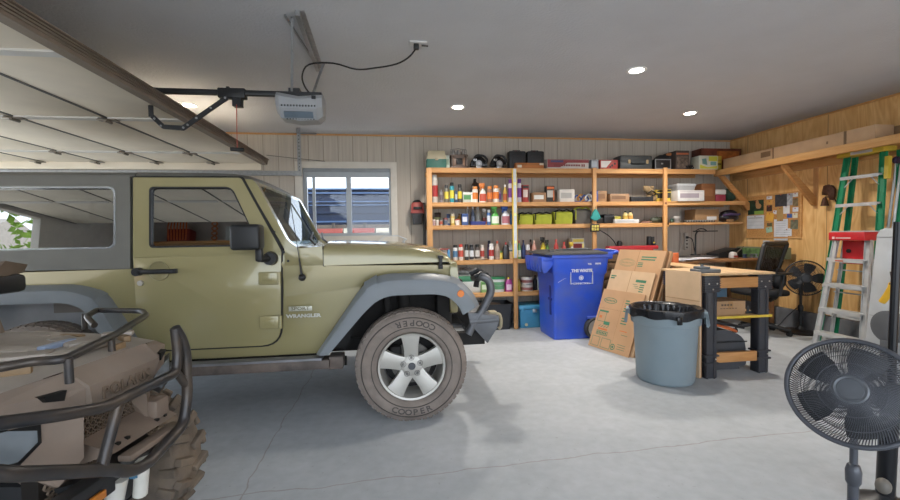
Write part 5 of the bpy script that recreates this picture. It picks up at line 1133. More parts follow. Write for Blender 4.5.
R = it_root('equipment_case', 'wide dark grey equipment case with two tan latches', 'case', onY(633, 162, 5.95).x, 5.97, SZ[0]+.001)
t = MB(); t.box(-.25, .25, -.11, .11, 0, .10, bev=.015).box(-.25, .25, -.11, .11, .102, .20, bev=.02).box(-.245, .245, -.105, .105, .08, .12); B(t, 'shell', P('3a3f41', .5), R)
t = MB(); t.box(-.13, -.095, -.118, -.105, .08, .135, bev=.003).box(.15, .185, -.118, -.105, .08, .135, bev=.003); B(t, 'latch', 'a08a62', R)
t = MB(); t.tube([(-.08, -.11, .09), (-.08, -.13, .075), (.12, -.13, .075), (.12, -.11, .09)], .008, 6); B(t, 'handle', '1d1e20', R)
R = it_root('black_bag', 'lumpy black bag behind the small silver-edged case on the top shelf', 'bag', onY(662, 158, 6.1).x, 6.10, SZ[0]+.001)
t = MB(); t.sphere((.0, 0, .12), .15, (1.0, .7, .9)).sphere((.08, 0, .19), .09).sphere((-.09, 0, .10), .09); B(t, 'bag', P('232325', .7), R)
t = MB(); t.sphere((.08, -.07, .25), .03, (2, 1, .8)); B(t, 'orange_tag', 'b8703a', R)
R = it_root('flight_case', 'small black case with silver edges on the top shelf', 'case', onY(661.5, 163, 5.88).x, 5.90, SZ[0]+.001)
t = MB(); t.box(-.125, .125, -.055, .055, 0, .145, bev=.004); B(t, 'panel', '1d1d1f', R)
t = MB(); t.ring(rect(-.127, .127, 0, .147), rect(-.112, .112, .014, .132), 'Y', -.058, -.05).box(-.03, .0, -.06, -.05, .07, .09); B(t, 'silver_edge', P('9a9da0', .3, .7), R)
R = it_root('printed_carton', 'tall dark carton with orange and red print on the top shelf', 'box', onY(679, 158, 5.98).x, 5.99, SZ[0]+.001)
t = MB(); t.box(-.105, .105, -.09, .09, 0, .285, bev=.003); b_ = B(t, 'carton', '4a3f3b', R)
t = MB(); t.box(-.10, .10, -.092, -.089, .225, .25); B(t, 'orange_stripe', 'b9603a', b_)
t = MB(); t.box(-.09, .09, -.092, -.089, .03, .2); B(t, 'picture', mat('carton_picture', '5d5148', .6, var=.6, scale=22), b_)
R = it_root('tangled_cable', 'small tangle of black cable on the top shelf beside the yellow carton', 'cable', onY(690, 165, 5.88).x, 5.90, SZ[0]+.02)
t = MB(); t.tube([(.05*math.cos(a*1.3), .03*math.sin(a), .02+.025*math.sin(a*2.1)) for a in [.35*k for k in range(50)]], .008, 6); B(t, 'cable', '1b1b1c', R)
R = it_root('toy_carton', 'yellow, green and white printed carton on the top shelf', 'box', onY(704, 161, 5.9).x+.02, 5.92, SZ[0]+.001)
t = MB(); t.box(-.15, .15, -.09, .09, 0, .20, bev=.003); b_ = B(t, 'carton', 'b6b7a6', R)
t = MB(); t.prism([(-.14, .01), (.14, .01), (.14, .05), (-.02, .03), (-.14, .07)], 'Y', -.092, -.089).box(.0, .14, -.0925, -.089, .12, .19); B(t, 'yellow_print', 'b9b52c', b_)
t = MB(); t.box(.03, .12, -.0928, -.089, .06, .11).prism([(-.10, .08), (-.02, .06), (-.04, .16), (-.11, .15)], 'Y', -.092, -.089); B(t, 'picture', '5f8a86', b_)
R = it_root('yellow_carton', 'narrow bright yellow carton standing right of the printed one', 'box', onY(717.5, 161, 5.97).x, 5.99, SZ[0]+.001)
t = MB(); t.box(-.045, .045, -.05, .05, 0, .215, bev=.003); b_ = B(t, 'carton', 'c7a62a', R)
t = MB(); t.box(-.035, .035, -.052, -.049, .08, .11).box(-.035, .035, -.052, -.049, .15, .155); B(t, 'print', '7a6220', b_)
# power outlet box on post 3 + teal thing
R = thing('power_strip_box', 'black box with six yellow sockets on the third shelf post', 'power strip', (2.865, SF-.045, 1.40))
t = MB(); t.box(2.79, 2.925, SF-.05, SF-.021, 1.345, 1.455, bev=.008); t.build('housing', m_black, R)
t = MB()
for i in range(3):
    for j in range(2): t.box(2.802+i*.038, 2.832+i*.038, SF-.055, SF-.049, 1.362+j*.042, 1.396+j*.042, bev=.003)
t.build('socket', P('c9b54a'), R)
t = MB(); t.tube(smooth_pts([(2.92, SF-.035, 1.37), (3.05, SF-.03, 1.30), (3.14, SF-.02, 1.22), (3.19, SF+.0, 1.16), (3.21, SF+.02, 1.13)]), .007, 6); t.build('cord', m_black, R)
R = thing('oven_mitt', 'teal three-cornered pouch hanging on the third shelf post', 'pouch', (2.865, SF-.03, 1.56))
t = MB(); t.prism(rr([(2.785, 1.535), (2.86, 1.495), (2.94, 1.54), (2.905, 1.61), (2.865, 1.675), (2.83, 1.63)], .02, 3), 'Y', SF-.06, SF-.021, bev=.01); t.build('pouch_body', P('2f9a94', .8), R)
t = MB(); t.tube([(2.865, SF-.045, 1.665), (2.865, SF-.04, 1.70), (2.87, SF-.035, 1.665)], .003, 5); t.build('loop', P('1f6f6a'), R)
# hand vac on wall
R = thing('wall_vacuum', 'small red and black vacuum hanging on the back wall left of the shelves', 'vacuum', (.37, 6.2, 1.5))
t = MB(); t.loft([[(.37+x*s, 6.2+y*s, z) for x, y in rr([(-.085, -.08), (.085, -.08), (.085, .09), (-.085, .09)], .03, 3)] for z, s in ((1.49, .72), (1.50, .78), (1.64, .92), (1.66, .95))], closed=True, caps=True); t.build('tank', P('45464a', .45), R)
t = MB(); t.loft([[(.37+x*s, 6.2+y*s, z) for x, y in rr([(-.09, -.09), (.09, -.09), (.09, .09), (-.09, .09)], .03, 3)] for z, s in ((1.645, 1.08), (1.67, 1.1), (1.70, 1.0), (1.78, .92), (1.80, .8))], closed=True, caps=True); t.build('motor_cover', P('a8453f', .4), R)
t = MB(); t.sphere((.37, 6.2, 1.80), .06, (1.1, 1, .7)).box(.31, .43, 6.09, 6.11, 1.70, 1.735, bev=.004).lathe([(.02, 6.105), (.024, 6.10), (.014, 6.10)], (.39, 0, 1.60), 'Y', 14); t.build('handle', m_black, R)
solo('hose', MB().tube([(.47, 6.25, 1.80), (.475, 6.24, 1.5), (.47, 6.24, 1.05), (.46, 6.24, .7)], .022, 8), P('4a4846', .7), 'dark hose hanging straight down the wall beside the shelf post', 'hose')
# under-shelf items
R = thing('storage_bin', 'black plastic bin on floor below the shelf, behind the bumper', 'bin', (1.30, 6.0, 0))
t = MB(); t.loft([[(1.30+x*s, 5.98+y*s, z) for x, y in rr([(-.36, -.2), (.36, -.2), (.36, .2), (-.36, .2)], .04, 3)] for z, s in ((.001, .88), (.33, .98), (.36, 1.02), (.36, .97), (.05, .86))], closed=True, caps=True); t.build('bin_body', P('2e3034', .5), R)
R = thing('tan_boot', 'tan cloth bundle lying in the black bin', 'cloth', (1.4, 5.95, .3))
t = MB(); t.sphere((1.38, 5.93, .30), .09, (1.8, .8, .8)).sphere((1.15, 5.98, .30), .10, (1.2, .8, .9)); t.build('bundle', P('5b4a3d', .9), R)
R = thing('teal_cooler', 'blue-teal cooler on floor between the second post and the bin', 'cooler', (1.92, 6.0, 0))
t = MB(); t.loft([[(1.97+x*s, 6.0+y*s, z) for x, y in rr([(-.21, -.17), (.21, -.17), (.21, .17), (-.21, .17)], .03, 3)] for z, s in ((.001, .9), (.02, .94), (.255, 1), (.26, 1))], closed=True, caps=True)
t.build('body', P('4194bf', .4), R)
t = MB(); t.box(1.745, 2.19, 5.82, 6.18, .262, .325, bev=.018); t.box(1.79, 1.82, 5.815, 5.83, .24, .30, bev=.004).box(2.11, 2.14, 5.815, 5.83, .24, .30, bev=.004); t.build('lid', P('469fc9', .4), R)
t = MB(); t.box(1.95, 2.01, 5.808, 5.83, .22, .27, bev=.005); t.mi = 1; t.lathe([(0, 5.832), (.022, 5.832), (.022, 5.845)], (1.86, 0, .05), 'Y', 14); t.build('latch', [P('aeb4b8', .3, .6), P('c9c4a0')], R)
# ================================================================== WHEELED BIN
m_blue = mat('bin_blue', '2f56cc', .38, var=.06, scale=3, dirt='5f6688', dscale=3.2, damt=.5)
R = thing('wheeled_bin', 'large blue wheeled waste bin with grey lid and white lettering', 'bin', (2.30, 5.4, 0))
def binrow(x0, x1, y0, y1, z, r=.04): return [(x, y, z) for x, y in rr([(x0, y0), (x1, y0), (x1, y1), (x0, y1)], r, 4)]
t = MB(); t.loft([binrow(1.985, 2.56, 5.10, 5.62, .004), binrow(1.98, 2.57, 5.095, 5.63, .05), binrow(1.975, 2.62, 5.07, 5.66, .62), binrow(1.965, 2.64, 5.055, 5.68, .80), binrow(1.95, 2.66, 5.04, 5.70, .84), binrow(1.94, 2.68, 5.03, 5.72, 1.04)], closed=True, caps=True)
bb = t.build('bin_body', m_blue, R, angle=45)
t = MB(); t.box(1.82, 1.97, 5.04, 5.70, .99, 1.045, bev=.015)
t.loft([[(1.80, y, 1.03), (1.815, y, .90), (1.83, y, .84), (1.93, y, .84)] for y in (5.05, 5.12, 5.2, 5.3, 5.4, 5.5, 5.6, 5.69)])
t.prism([(1.80, 1.04), (1.815, .90), (1.83, .84), (1.87, .845), (1.95, .93), (1.97, 1.04)], 'Y', 5.05, 5.69, bev=.006)
for k in range(6): t.box(1.803, 1.84, 5.10+k*.1, 5.12+k*.1, .86, 1.0)
t.build('front_lip', m_blue, R)
t = MB(); t.ring(rect(1.925, 2.70, 5.015, 5.735), rect(1.97, 2.64, 5.07, 5.68), 'Z', 1.03, 1.065); t.tube([(2.66, 5.08, 1.05), (2.82, 5.08, 1.09), (2.82, 5.66, 1.09), (2.66, 5.66, 1.05)], .022, 10, bend=.04).box(2.66, 2.74, 5.05, 5.12, 1.0, 1.09, bev=.015).prism([(2.66, .98), (2.80, 1.08), (2.80, 1.10), (2.66, 1.07)], 'Y', 5.09, 5.12).prism([(2.66, .98), (2.80, 1.08), (2.80, 1.10), (2.66, 1.07)], 'Y', 5.62, 5.65); t.build('rim_handle', m_blue, R)
t = MB(); t.loft([binrow(1.84, 2.66, 5.0, 5.75, 1.07), binrow(1.84, 2.66, 5.0, 5.75, 1.09), binrow(1.90, 2.60, 5.05, 5.70, 1.10), binrow(1.95, 2.58, 5.09, 5.66, 1.115)], closed=True, caps=True); t.tube([(2.05, 5.2, 1.118), (2.15, 5.12, 1.13), (2.45, 5.12, 1.13), (2.52, 5.2, 1.118)], .014, 6).box(1.92, 1.97, 5.06, 5.14, 1.10, 1.125, bev=.006); t.build('lid', mat('lid_grey', '4c4d50', .5, var=.1), R)
t = MB(); t.box(1.972, 1.99, 5.17, 5.24, .30, .72, bev=.01).box(1.965, 1.975, 5.15, 5.26, .49, .52); t.build('grip_slot', P('1a2c90'), bb)
t = MB(); t.box(2.40, 2.58, 5.03, 5.08, .26, .29, bev=.005) if True else t.prism([(2.57+.185*math.cos(a), .15+.185*math.sin(a)) for a in [PI*k/14 for k in range(4, 15)]]+[(2.57+.16*math.cos(a), .15+.16*math.sin(a)) for a in [PI*k/14 for k in range(14, 3, -1)]], 'Y', 5.03, 5.10); t.build('wheel_arch', m_blue, bb)
for y in (5.035, 5.60):
    t = MB(); t.lathe([(.0, y-.02), (.09, y-.025), (.13, y-.03), (.14, y-.01), (.14, y+.04), (.13, y+.055), (0, y+.055)], (2.50, 0, .141), 'Y', 32); wh = t.build('wheel', P('3a3a3c', .7), R)
    t = MB(); t.lathe([(.0, y-.034), (.03, y-.034), (.085, y-.03), (.11, y-.033), (.11, y-.02)], (2.50, 0, .141), 'Y', 32, cap=False)
    for k in range(6): t.X = Matrix.Translation((2.50, 0, .141)) @ Matrix.Rotation(PI*k/3, 4, 'Y'); t.box(-.01, .01, y-.036, y-.03, .02, .11)
    t.X = None; t.build('wheel_disc', P('a3a09a', .6), wh)
m_wht = P('c9cede', .6)
def bin_y(z): return 5.0955-(z-.05)*(.0255/.57) if z < .62 else 5.07-(z-.62)*.0833
t = MB(); zc = .765; yb_ = 5.05
t.ring(rect(2.185, 2.455, .70, .835), rect(2.191, 2.449, .706, .829), 'Y', 5.047, 5.05+.02) if False else None
Mx = Matrix.Translation((2.32, 5.0545, .845)) @ Matrix.Rotation(-.085, 4, 'X') @ Rx
t.text('THE WASTE', .050, Matrix.Translation((2.32, 5.035, .865)) @ Matrix.Rotation(-.05, 4, 'X') @ Rx, .003, 1.0, .0022)
for (a, b_, c, d_) in ((2.175, 2.181, .70, .85), (2.459, 2.465, .70, .85)): t.box(a, b_, 5.036, 5.068, c, d_)
t.box(2.175, 2.215, 5.053, 5.068, .70, .706).box(2.425, 2.465, 5.053, 5.068, .70, .706)
t.text('CONNECTION', .030, Matrix.Translation((2.32, 5.0605, .703)) @ Matrix.Rotation(-.083, 4, 'X') @ Rx, .003, 1.05, .0008)
t.lathe([(0, 5.053), (.03, 5.053), (.03, 5.07)], (2.32, 0, .775), 'Y', 20); t.mi = 1; t.lathe([(.017, 5.0515), (.022, 5.0515)], (2.32, 0, .775), 'Y', 16, cap=False)
t.mi = 0
t.text('T35', .030, Matrix.Translation((2.42, 5.031, .945)) @ Rx, .002, 1, .001); t.text('00096', .030, Matrix.Translation((2.53, 5.031, .948)) @ Rx, .002, 1, .001)
t.build('lettering', [m_wht, m_blue], bb)
t = MB(); t.prism([(2.02, .72), (2.10, .765), (2.13, .775), (2.10, .772), (2.03, .735)], 'Y', 5.055, 5.07); t.build('scratch', P('8e9ad8'), bb)
# ================================================================== FLAT CARDBOARD
m_card = mat('cardboard', 'bf9873', .85, var=.06, scale=5); m_card2 = mat('cardboard_dark', '9a7450', .85, var=.1, scale=5); m_card3 = mat('cardboard_pale', 'ccad8b', .85, var=.06)
m_grn = P('3f8060', .8); m_org = P('d9753a', .8)
dv = Vector((.281, -.96, 0)); pv = Vector((.96, .281, 0)); BL = Vector((2.285, 4.80, .003))
def sheet(name_, label, off, wid, hgt, lean, sh=0, marks=None, m_=None, group='flattened cardboard boxes', thick=.02, nfold=2):
    """local: x across, y thickness (front = -Y), z up the sheet"""
    R = thing('flattened_box', label, 'cardboard', BL+pv*off+dv*sh, 0, group)
    yaw = math.atan2(dv.y, dv.x)
    R.rotation_euler = Euler((-lean, 0, yaw))
    t = MB(); 
    for k in range(nfold):
        t.box(.002*k, wid-.004*k, k*thick/nfold, (k+1)*thick/nfold-.001, 0, hgt-.005*k)
    t.build('panel', m_ or m_card, R, world=False)
    if marks:
        for nm, mm_, fn in marks:
            q = MB(); fn(q); q.build(nm, mm_, R, world=False)
    return R
def mk(x0, x1, z0, z1):  # outline box
    def f(q): q.ring(rect(x0, x1, z0, z1), rect(x0+.005, x1-.005, z0+.005, z1-.005), 'Y', -.001, .001)
    return f
def green1(q):
    for (x0, x1, z0, z1) in ((.03, .15, .02, .13), (.18, .32, .02, .13), (.03, .15, .31, .43)): mk(x0, x1, z0, z1)(q)
    q.box(.03, .17, -.0012, .001, .425, .445).box(.14, .23, -.0012, .001, .28, .32).ring(rect(.07, .24, .155, .205), rect(.077, .233, .162, .198), 'Y', -.001, .001)
    for k in range(3): q.box(.38, .46, -.001, .001, .33+k*.03, .342+k*.03)
    for k in range(4): q.prism([(.07+k*.04, .245), (.10+k*.04, .27), (.11+k*.04, .27), (.08+k*.04, .245)], 'Y', -.001, .001)
    q.lathe([(.025, -.001), (.035, -.001)], (.36, 0, .06), 'Y', 18, cap=False).lathe([(0, -.001), (.015, -.001)], (.36, 0, .06), 'Y', 18, cap=False)
    for k in range(3): q.box(.42, .53, -.001, .001, .05+k*.025, .055+k*.025)
    q.box(.40, .56, -.001, .001, .48, .51).box(.43, .52, -.001, .001, .21, .215)
    q.text('CARTONS', .04, Matrix.Translation((.155, -.001, .18)) @ Rx, .0006, .95, .001) if False else None
    for k in range(6): q.box(.085+k*.024, .10+k*.024, -.0012, .001, .168, .192)
    for k in range(5): q.box(.375, .375+.05+.01*(k % 2), -.001, .001, .47+k*.03, .485+k*.03)
    q.ring([(.15+.10*math.cos(a), .57+.035*math.sin(a)) for a in [2*PI*k/28 for k in range(28)]], [(.15+.09*math.cos(a), .57+.028*math.sin(a)) for a in [2*PI*k/28 for k in range(28)]], 'Y', -.001, .001)
    for k in range(7): q.box(.075+k*.022, .087+k*.022, -.001, .001, .56, .58)
def org1(q):
    q.box(.08, .22, -.0013, .001, .215, .235).box(.05, .09, -.0013, .001, .35, .38).box(.40, .50, -.0013, .001, .25, .26).box(.38, .50, -.0013, .001, .525, .54)
def crease(z, x):
    def f(q): q.box(.0, .6, -.0008, .001, z, z+.002).box(x, x+.002, -.0008, .001, 0, .62)
    return f
lean = math.atan(.385)
sheet('a', 'front flattened cardboard box with green and orange print, shortest of the leaning stack', 0, .605, .70, lean, marks=[('green_print', m_grn, green1), ('orange_print', m_org, org1), ('crease', m_card2, crease(.47, .34))], nfold=3, thick=.03)
def green2(q):
    q.box(.02, .10, -.001, .001, .86, .875).box(.02, .08, -.001, .001, .835, .85).box(.40, .54, -.001, .001, .82, .85)
    for k in range(4): q.box(.47, .53, -.001, .001, .71+k*.025, .722+k*.025)
    for k in range(3): q.box(.37+k*.02, .43+k*.02, -.001, .001, .79-k*.02, .795-k*.02)
sheet('b', 'middle flattened cardboard box with faint green print on paler panels', .035, .63, .945, lean, marks=[('green_print', m_grn, green2), ('crease', m_card2, lambda q: q.box(.31, .314, -.001, .001, .6, .94))], m_=m_card3, nfold=3, thick=.03)
def green3(q):
    q.box(.36, .56, -.001, .001, 1.11, 1.125).box(.36, .55, -.001, .001, 1.08, 1.095)
    for k in range(3): q.box(.33, .40, -.001, .001, 1.0+k*.02, 1.01+k*.02)
def arch3(q):
    for s in (0, 1): q.ring([(.17+(.12-.02*s)*math.cos(a), 1.04+(.05-.012*s)*math.sin(a)) for a in [2*PI*k/28 for k in range(28)]], [(.17+(.115-.02*s)*math.cos(a), 1.04+(.045-.012*s)*math.sin(a)) for a in [2*PI*k/28 for k in range(28)]], 'Y', -.001, .001)
    for k in range(8): q.box(.09+k*.021, .10+k*.021, -.001, .001, 1.03, 1.05)
sheet('c', 'tallest front flattened cardboard box, green lines printed at its top', .07, .66, 1.20, lean, marks=[('green_print', m_grn, green3), ('faded_print', P('8f8a5c'), arch3), ('crease', m_card2, lambda q: q.box(.31, .314, -.001, .001, .93, 1.2))], nfold=3, thick=.035)
sheet('d', 'plain brown flattened box right behind the green printed ones, showing its edge', .115, .645, 1.20, lean, m_=m_card2, nfold=4, thick=.05)
sheet('e', 'plain flattened box at the back of the leaning stack, nearest the post', .168, .65, 1.19, lean, m_=m_card, nfold=3, thick=.045)
# large plain sheet leaning on the bench side
R = thing('flattened_box', 'large plain tan cardboard sheet standing between the grey can and the bench', 'cardboard', (2.66, 3.62, .002), 0)
t = MB(); _r = Matrix.Rotation(.28, 3, 'Z'); _c = (2.68, 3.70, 0); t.box(2.672, 2.69, 3.50, 3.86, .003, .965, R=_r, c=_c); t.mi = 1; t.box(2.670, 2.672, 3.50, 3.86, .70, .703, R=_r, c=_c).box(2.691, 2.70, 3.50, 3.86, .003, .93, R=_r, c=_c)
t.build('panel', [m_card3, m_card2], R)
# crates behind bin
for i, (z, lb) in enumerate(((.0, 'dark wooden crate on floor behind the blue bin, bottom one'), (.36, 'dark wooden crate behind the blue bin, middle of the stack'), (.70, 'dark wooden crate behind the blue bin, topmost one'))):
    R = thing('wooden_crate', lb, 'crate', (2.98, 5.62, z+.001), 0, 'crates behind the bin')
    R.rotation_euler = (0, 0, 0)
    t = MB()
    for k in range(3): t.box(-.20, .24, -.17, -.155, .02+k*.11, .11+k*.11, bev=.003).box(-.20, .24, .14, .155, .02+k*.11, .11+k*.11).box(-.20, -.185, -.15, .14, .02+k*.11, .11+k*.11)
    t.box(-.2, .24, -.155, .14, 0, .02).box(.225, .24, -.15, .14, .02, .33); t.build('slats', wood('crate_wood', '5a4330', '86684a', 'X'), R, world=False)
    t = MB(); t.box(-.2, -.17, -.185, -.17, .0, .33).box(.20, .24, -.185, -.17, 0, .33); t.build('corner_post', wood('crate_wood', '5a4330', '86684a', 'X'), R, world=False)
# ================================================================== TRASH CAN
CX, CY = 2.425, 3.555
m_can = mat('can_grey', '7f8e96', .5, var=.05, scale=4, dirt='8f979a', dscale=3, damt=.4)
R = thing('rubbish_can', 'round grey rubbish can lined with a black bag in front of the bench', 'rubbish can', (CX, CY, 0))
t = MB(); t.lathe([(0, .002), (.225, .002), (.235, .015), (.24, .03), (.264, .505), (.268, .515), (.283, .52), (.287, .53), (.290, .635), (.298, .64), (.300, .65), (.290, .655), (.272, .65), (.22, .05), (0, .04)], (CX, CY, 0), seg=56, cap=False); cb = t.build('can_body', m_can, R)
for s, a in ((1, -.55), (-1, PI-.55)):
    ca, sa = math.cos(a), math.sin(a)
    t = MB(); M_ = Matrix.Translation((CX, CY, 0)) @ Matrix.Rotation(a, 4, 'Z'); t.X = Matrix.Translation((0, 0, -.025)) @ M_
    t.prism([(.28, .66), (.325, .655), (.338, .56), (.33, .53), (.315, .535), (.31, .62), (.28, .60)], 'Y', -.075, -.055).prism([(.28, .66), (.325, .655), (.338, .56), (.33, .53), (.315, .535), (.31, .62), (.28, .60)], 'Y', .055, .075).prism([(.28, .665), (.325, .66), (.342, .55), (.33, .53), (.315, .62), (.28, .64)], 'Y', -.075, .075, bev=.004)
    t.X = None; t.build('can_handle', m_can, R)
m_bag = mat('black_bag', '1b1c20', .25, var=.2, scale=12)
t = MB(); rows = []
NS = 96
for (r, z, w_, zw) in ((.262, .64, .003, .0), (.276, .657, .001, .001), (.290, .664, .001, .001), (.303, .657, .001, .001), (.305, .63, .002, .002), (.302, .588, .002, .009)):
    rows.append([(CX+(r+w_*math.sin(k*7.3+math.sin(k*1.7)*2))*math.cos(2*PI*k/NS), CY+(r+w_*math.sin(k*7.3+math.sin(k*1.7)*2))*math.sin(2*PI*k/NS), z+zw*math.sin(k*.51)+zw*.6*math.sin(k*.23+1)) for k in range(NS)])
t.loft(rows, closed=True)
# inner crumpled bag
rows2 = []
for (r, z, w_) in ((.262, .642, .003), (.25, .60, .008), (.235, .5, .016), (.22, .35, .015), (.10, .25, .02)):
    rows2.append([(CX+(r+w_*math.sin(k*2.2+z*9))*math.cos(2*PI*k/NS), CY+(r+w_*math.sin(k*2.2+z*9))*math.sin(2*PI*k/NS), z) for k in range(NS)])
t.loft(rows2, closed=True, caps=False)
t.box(CX-.10, CX-.055, CY-.312, CY-.303, .555, .62, bev=.003)
t.build('bin_bag', m_bag, R)
# ================================================================== WORKBENCH (black plastic legs)
m_bl = mat('bench_black', '34353a', .45, var=.12, scale=8)
m_studx = wood('stud_x', 'a8743f', 'cf9a62', 'X')
R = thing('workbench', 'small workbench with black plastic legs and pine rails beside the grey can', 'workbench', (3.08, 4.0, 0))
def leg(x, y, sx):
    t = MB()
    t.box(x-.055, x+.055, y-.045, y+.045, 0.0, .93, bev=.008)
    t.box(x-.05, x-.035, y-.05, y+.05, 0, .80).box(x+.02, x+.035, y-.05, y+.05, 0, .80)
    t.box(x-.075, x+.075, y-.055, y+.055, .78, .93, bev=.01)
    for k in range(6): t.box(x-.079, x+.079, y-.059, y+.059, .795+k*.021, .803+k*.021)
    t.box(x-.07, x+.07, y-.055, y+.055, .13, .145).box(x-.07, x+.07, y-.055, y+.055, .20, .215)
    t.mi = 1
    for (dx, z) in ((-.04, .86), (.04, .86), (.0, .81), (.03, .18)): t.cyl((x+dx, y-.063, z), (x+dx, y-.058, z), .007, seg=8)
    t.build('leg', [m_bl, P('b9b9b6', .3, .7)], R)
for (x, y, s) in ((2.83, 3.53, 1), (3.42, 3.60, -1), (2.85, 4.05, 1), (3.42, 4.90, -1)): leg(x, y, s)
t = MB(); t.box(2.86, 3.33, 3.525, 3.565, .81, .905, bev=.003); t.build('front_rail', m_studx, R)
t = MB(); t.box(2.86, 3.33, 3.53, 3.57, .125, .215, bev=.003); t.build('lower_rail', m_studx, R)
t = MB(); t.box(2.80, 2.84, 3.6, 4.0, .82, .91); t.build('side_rail', m_piney, R)
t = MB(); t.box(3.40, 3.44, 3.65, 4.85, .82, .91); t.build('side_rail', m_piney, R)
t = MB(); t.box(3.40, 3.44, 3.65, 4.85, .44, .52, bev=.003); t.build('side_rail', m_piney, R)
t = MB(); t.prism([(2.75, 3.47), (3.45, 3.47), (3.45, 4.96), (3.12, 4.96), (3.12, 4.12), (2.75, 4.12)], 'Z', .932, .95); t.build('bench_top', wood('plywood_top', 'b89468', 'd9bc92', 'Y', rough=.5), R)
t = MB(); t.box(2.78, 3.50, 3.55, 4.10, .525, .545, bev=.002); t.mi = 1; t.box(2.78, 3.50, 3.546, 3.55, .524, .546); t.build('middle_shelf', [wood('plywood_top', 'b89468', 'd9bc92', 'Y'), P('d2b02a')], R)
R = thing('cardboard_box', 'small taped brown box on the bench middle shelf', 'box', (3.07, 3.75, .546))
t = MB(); t.box(2.90, 3.27, 3.60, 3.85, .546, .675, bev=.003); cbx = t.build('carton', P('a57f58', .8), R)
t = MB(); t.box(3.09, 3.14, 3.5985, 3.86, .60, .6765); t.build('tape', P('9a7040', .5), cbx)
t = MB()
for k in range(4): t.box(3.02+k*.03, 3.04+k*.03, 3.5975, 3.601, .632, .65)
for k in range(6): t.box(3.01+k*.03, 3.03+k*.03, 3.5975, 3.601, .605, .612)
t.build('marker_writing', P('5a4532'), cbx)
R = thing('blue_bin', 'small blue-grey tub behind the taped box on the bench shelf', 'tub', (3.2, 4.0, .546))
t = MB(); t.loft([binrow(2.95, 3.33, 3.88, 4.08, .547), binrow(2.93, 3.33, 3.87, 4.09, .80), binrow(2.93, 3.33, 3.87, 4.09, .81)], closed=True, caps=True); t.build('tub_body', P('4c6c84', .5), R)
R = thing('metal_clamp', 'black clamp on the right end of the bench shelf', 'clamp', (3.38, 3.75, .546))
t = MB(); t.box(3.30, 3.46, 3.62, 3.64, .547, .57, bev=.003).cyl((3.32, 3.63, .57), (3.32, 3.63, .62), .012).cyl((3.45, 3.63, .56), (3.52, 3.60, .58), .008).box(3.40, 3.44, 3.60, 3.66, .56, .60, bev=.004); t.build('clamp_body', m_dark, R)
R = thing('shop_machine', 'low rounded charcoal machine case on floor under the bench', 'case', (3.1, 4.0, 0))
t = MB(); t.loft([[(x, y, z) for x, z in rr([(2.84, .03), (3.36, .03), (3.34, .30), (3.18, .385), (2.84, .39)], [.03, .05, .08, .08, .03], 4)] for y in (3.68, 4.12)], closed=True, caps=True); t.box(2.88, 3.30, 3.70, 4.1, 0.0, .04); t.build('case_body', mat('charcoal', '45464a', .6, var=.1), R)
t = MB(); t.box(2.845, 3.355, 3.652, 3.662, .10, .115).box(2.845, 3.34, 3.652, 3.662, .27, .28); t.build('case_seam', m_black, R)
solo('extension_cord', MB().tube(smooth_pts([(2.88, 3.70, .47), (3.0, 3.69, .45), (3.12, 3.68, .41), (3.24, 3.67, .37), (3.20, 3.75, .40), (3.0, 3.80, .44), (2.9, 3.80, .46), (3.05, 3.74, .43), (3.2, 3.72, .40)]), .010, 6), P('c8602a'), 'orange extension cord on top of the dark case under the bench', 'cord')
R = thing('black_tray', 'black folded panel lying on top of the dark case under the bench', 'panel', (3.1, 3.8, .42))
t = MB(); t.box(2.88, 3.38, 3.72, 4.1, .43, .455, bev=.004, R=Matrix.Rotation(.22, 3, 'Y')); t.build('panel', m_black, R)
R = thing('plastic_tool', 'grey plastic tool base on the left front corner of the bench top', 'tool', (2.85, 3.62, .951))
t = MB(); t.box(2.74, 2.95, 3.52, 3.66, .951, .985, bev=.008).box(2.76, 2.86, 3.54, 3.64, .985, 1.01, bev=.008).box(2.78, 2.80, 3.55, 3.57, 1.005, 1.03); t.build('tool_body', P('5d6266', .5), R)
# second tall bench / work surface behind (desk along back wall)
m_desk = wood('desk_wood', '7a5230', '9a6d43', 'X')
R = thing('corner_desk', 'brown wooden desk in the right corner under the shelves', 'desk', (4.2, 6.0, 0))
t = MB(); t.box(3.99, 5.34, 5.32, 6.24, .90, .935, bev=.004); t.build('desk_top', m_desk, R)
for (x, y) in ((4.05, 5.38), (5.28, 6.15), (4.05, 6.15), (5.28, 5.38)):
    MB().box(x-.03, x+.03, y-.03, y+.03, 0, .90).build('desk_leg', m_desk, R)
R = thing('work_table', 'low brown table holding the red tray, behind the leaning cardboard', 'table', (3.6, 5.45, 0))
t = MB(); t.box(3.25, 3.97, 5.12, 5.77, .90, .935, bev=.004); t.build('table_top', m_desk, R)
for (x, y) in ((3.3, 5.17), (3.92, 5.17), (3.3, 5.72), (3.92, 5.72)): MB().box(x-.03, x+.03, y-.03, y+.03, 0, .90).build('table_leg', m_desk, R)
R = thing('red_tool_holder', 'long red metal tray standing on the desk behind the cardboard', 'tray', (3.4, 5.7, .936))
t = MB(); t.box(2.98, 3.72, 5.60, 5.72, 1.09, 1.14, bev=.01).box(2.96, 3.05, 5.58, 5.70, 1.06, 1.10, bev=.01).box(3.27, 3.33, 5.62, 5.70, .936, 1.10).box(3.54, 3.6, 5.62, 5.70, .936, 1.10).box(3.08, 3.64, 5.60, 5.71, 1.05, 1.10, bev=.006); t.build('tray_body', P('b3252d', .4), R)
R = thing('battery_charger', 'two upright black tool batteries standing on the red tray', 'battery', (3.62, 5.68, 1.141))
t = MB(); t.box(3.60, 3.645, 5.65, 5.71, 1.141, 1.27, bev=.006).box(3.652, 3.69, 5.65, 5.71, 1.141, 1.265, bev=.006); t.build('battery_body', m_black, R)
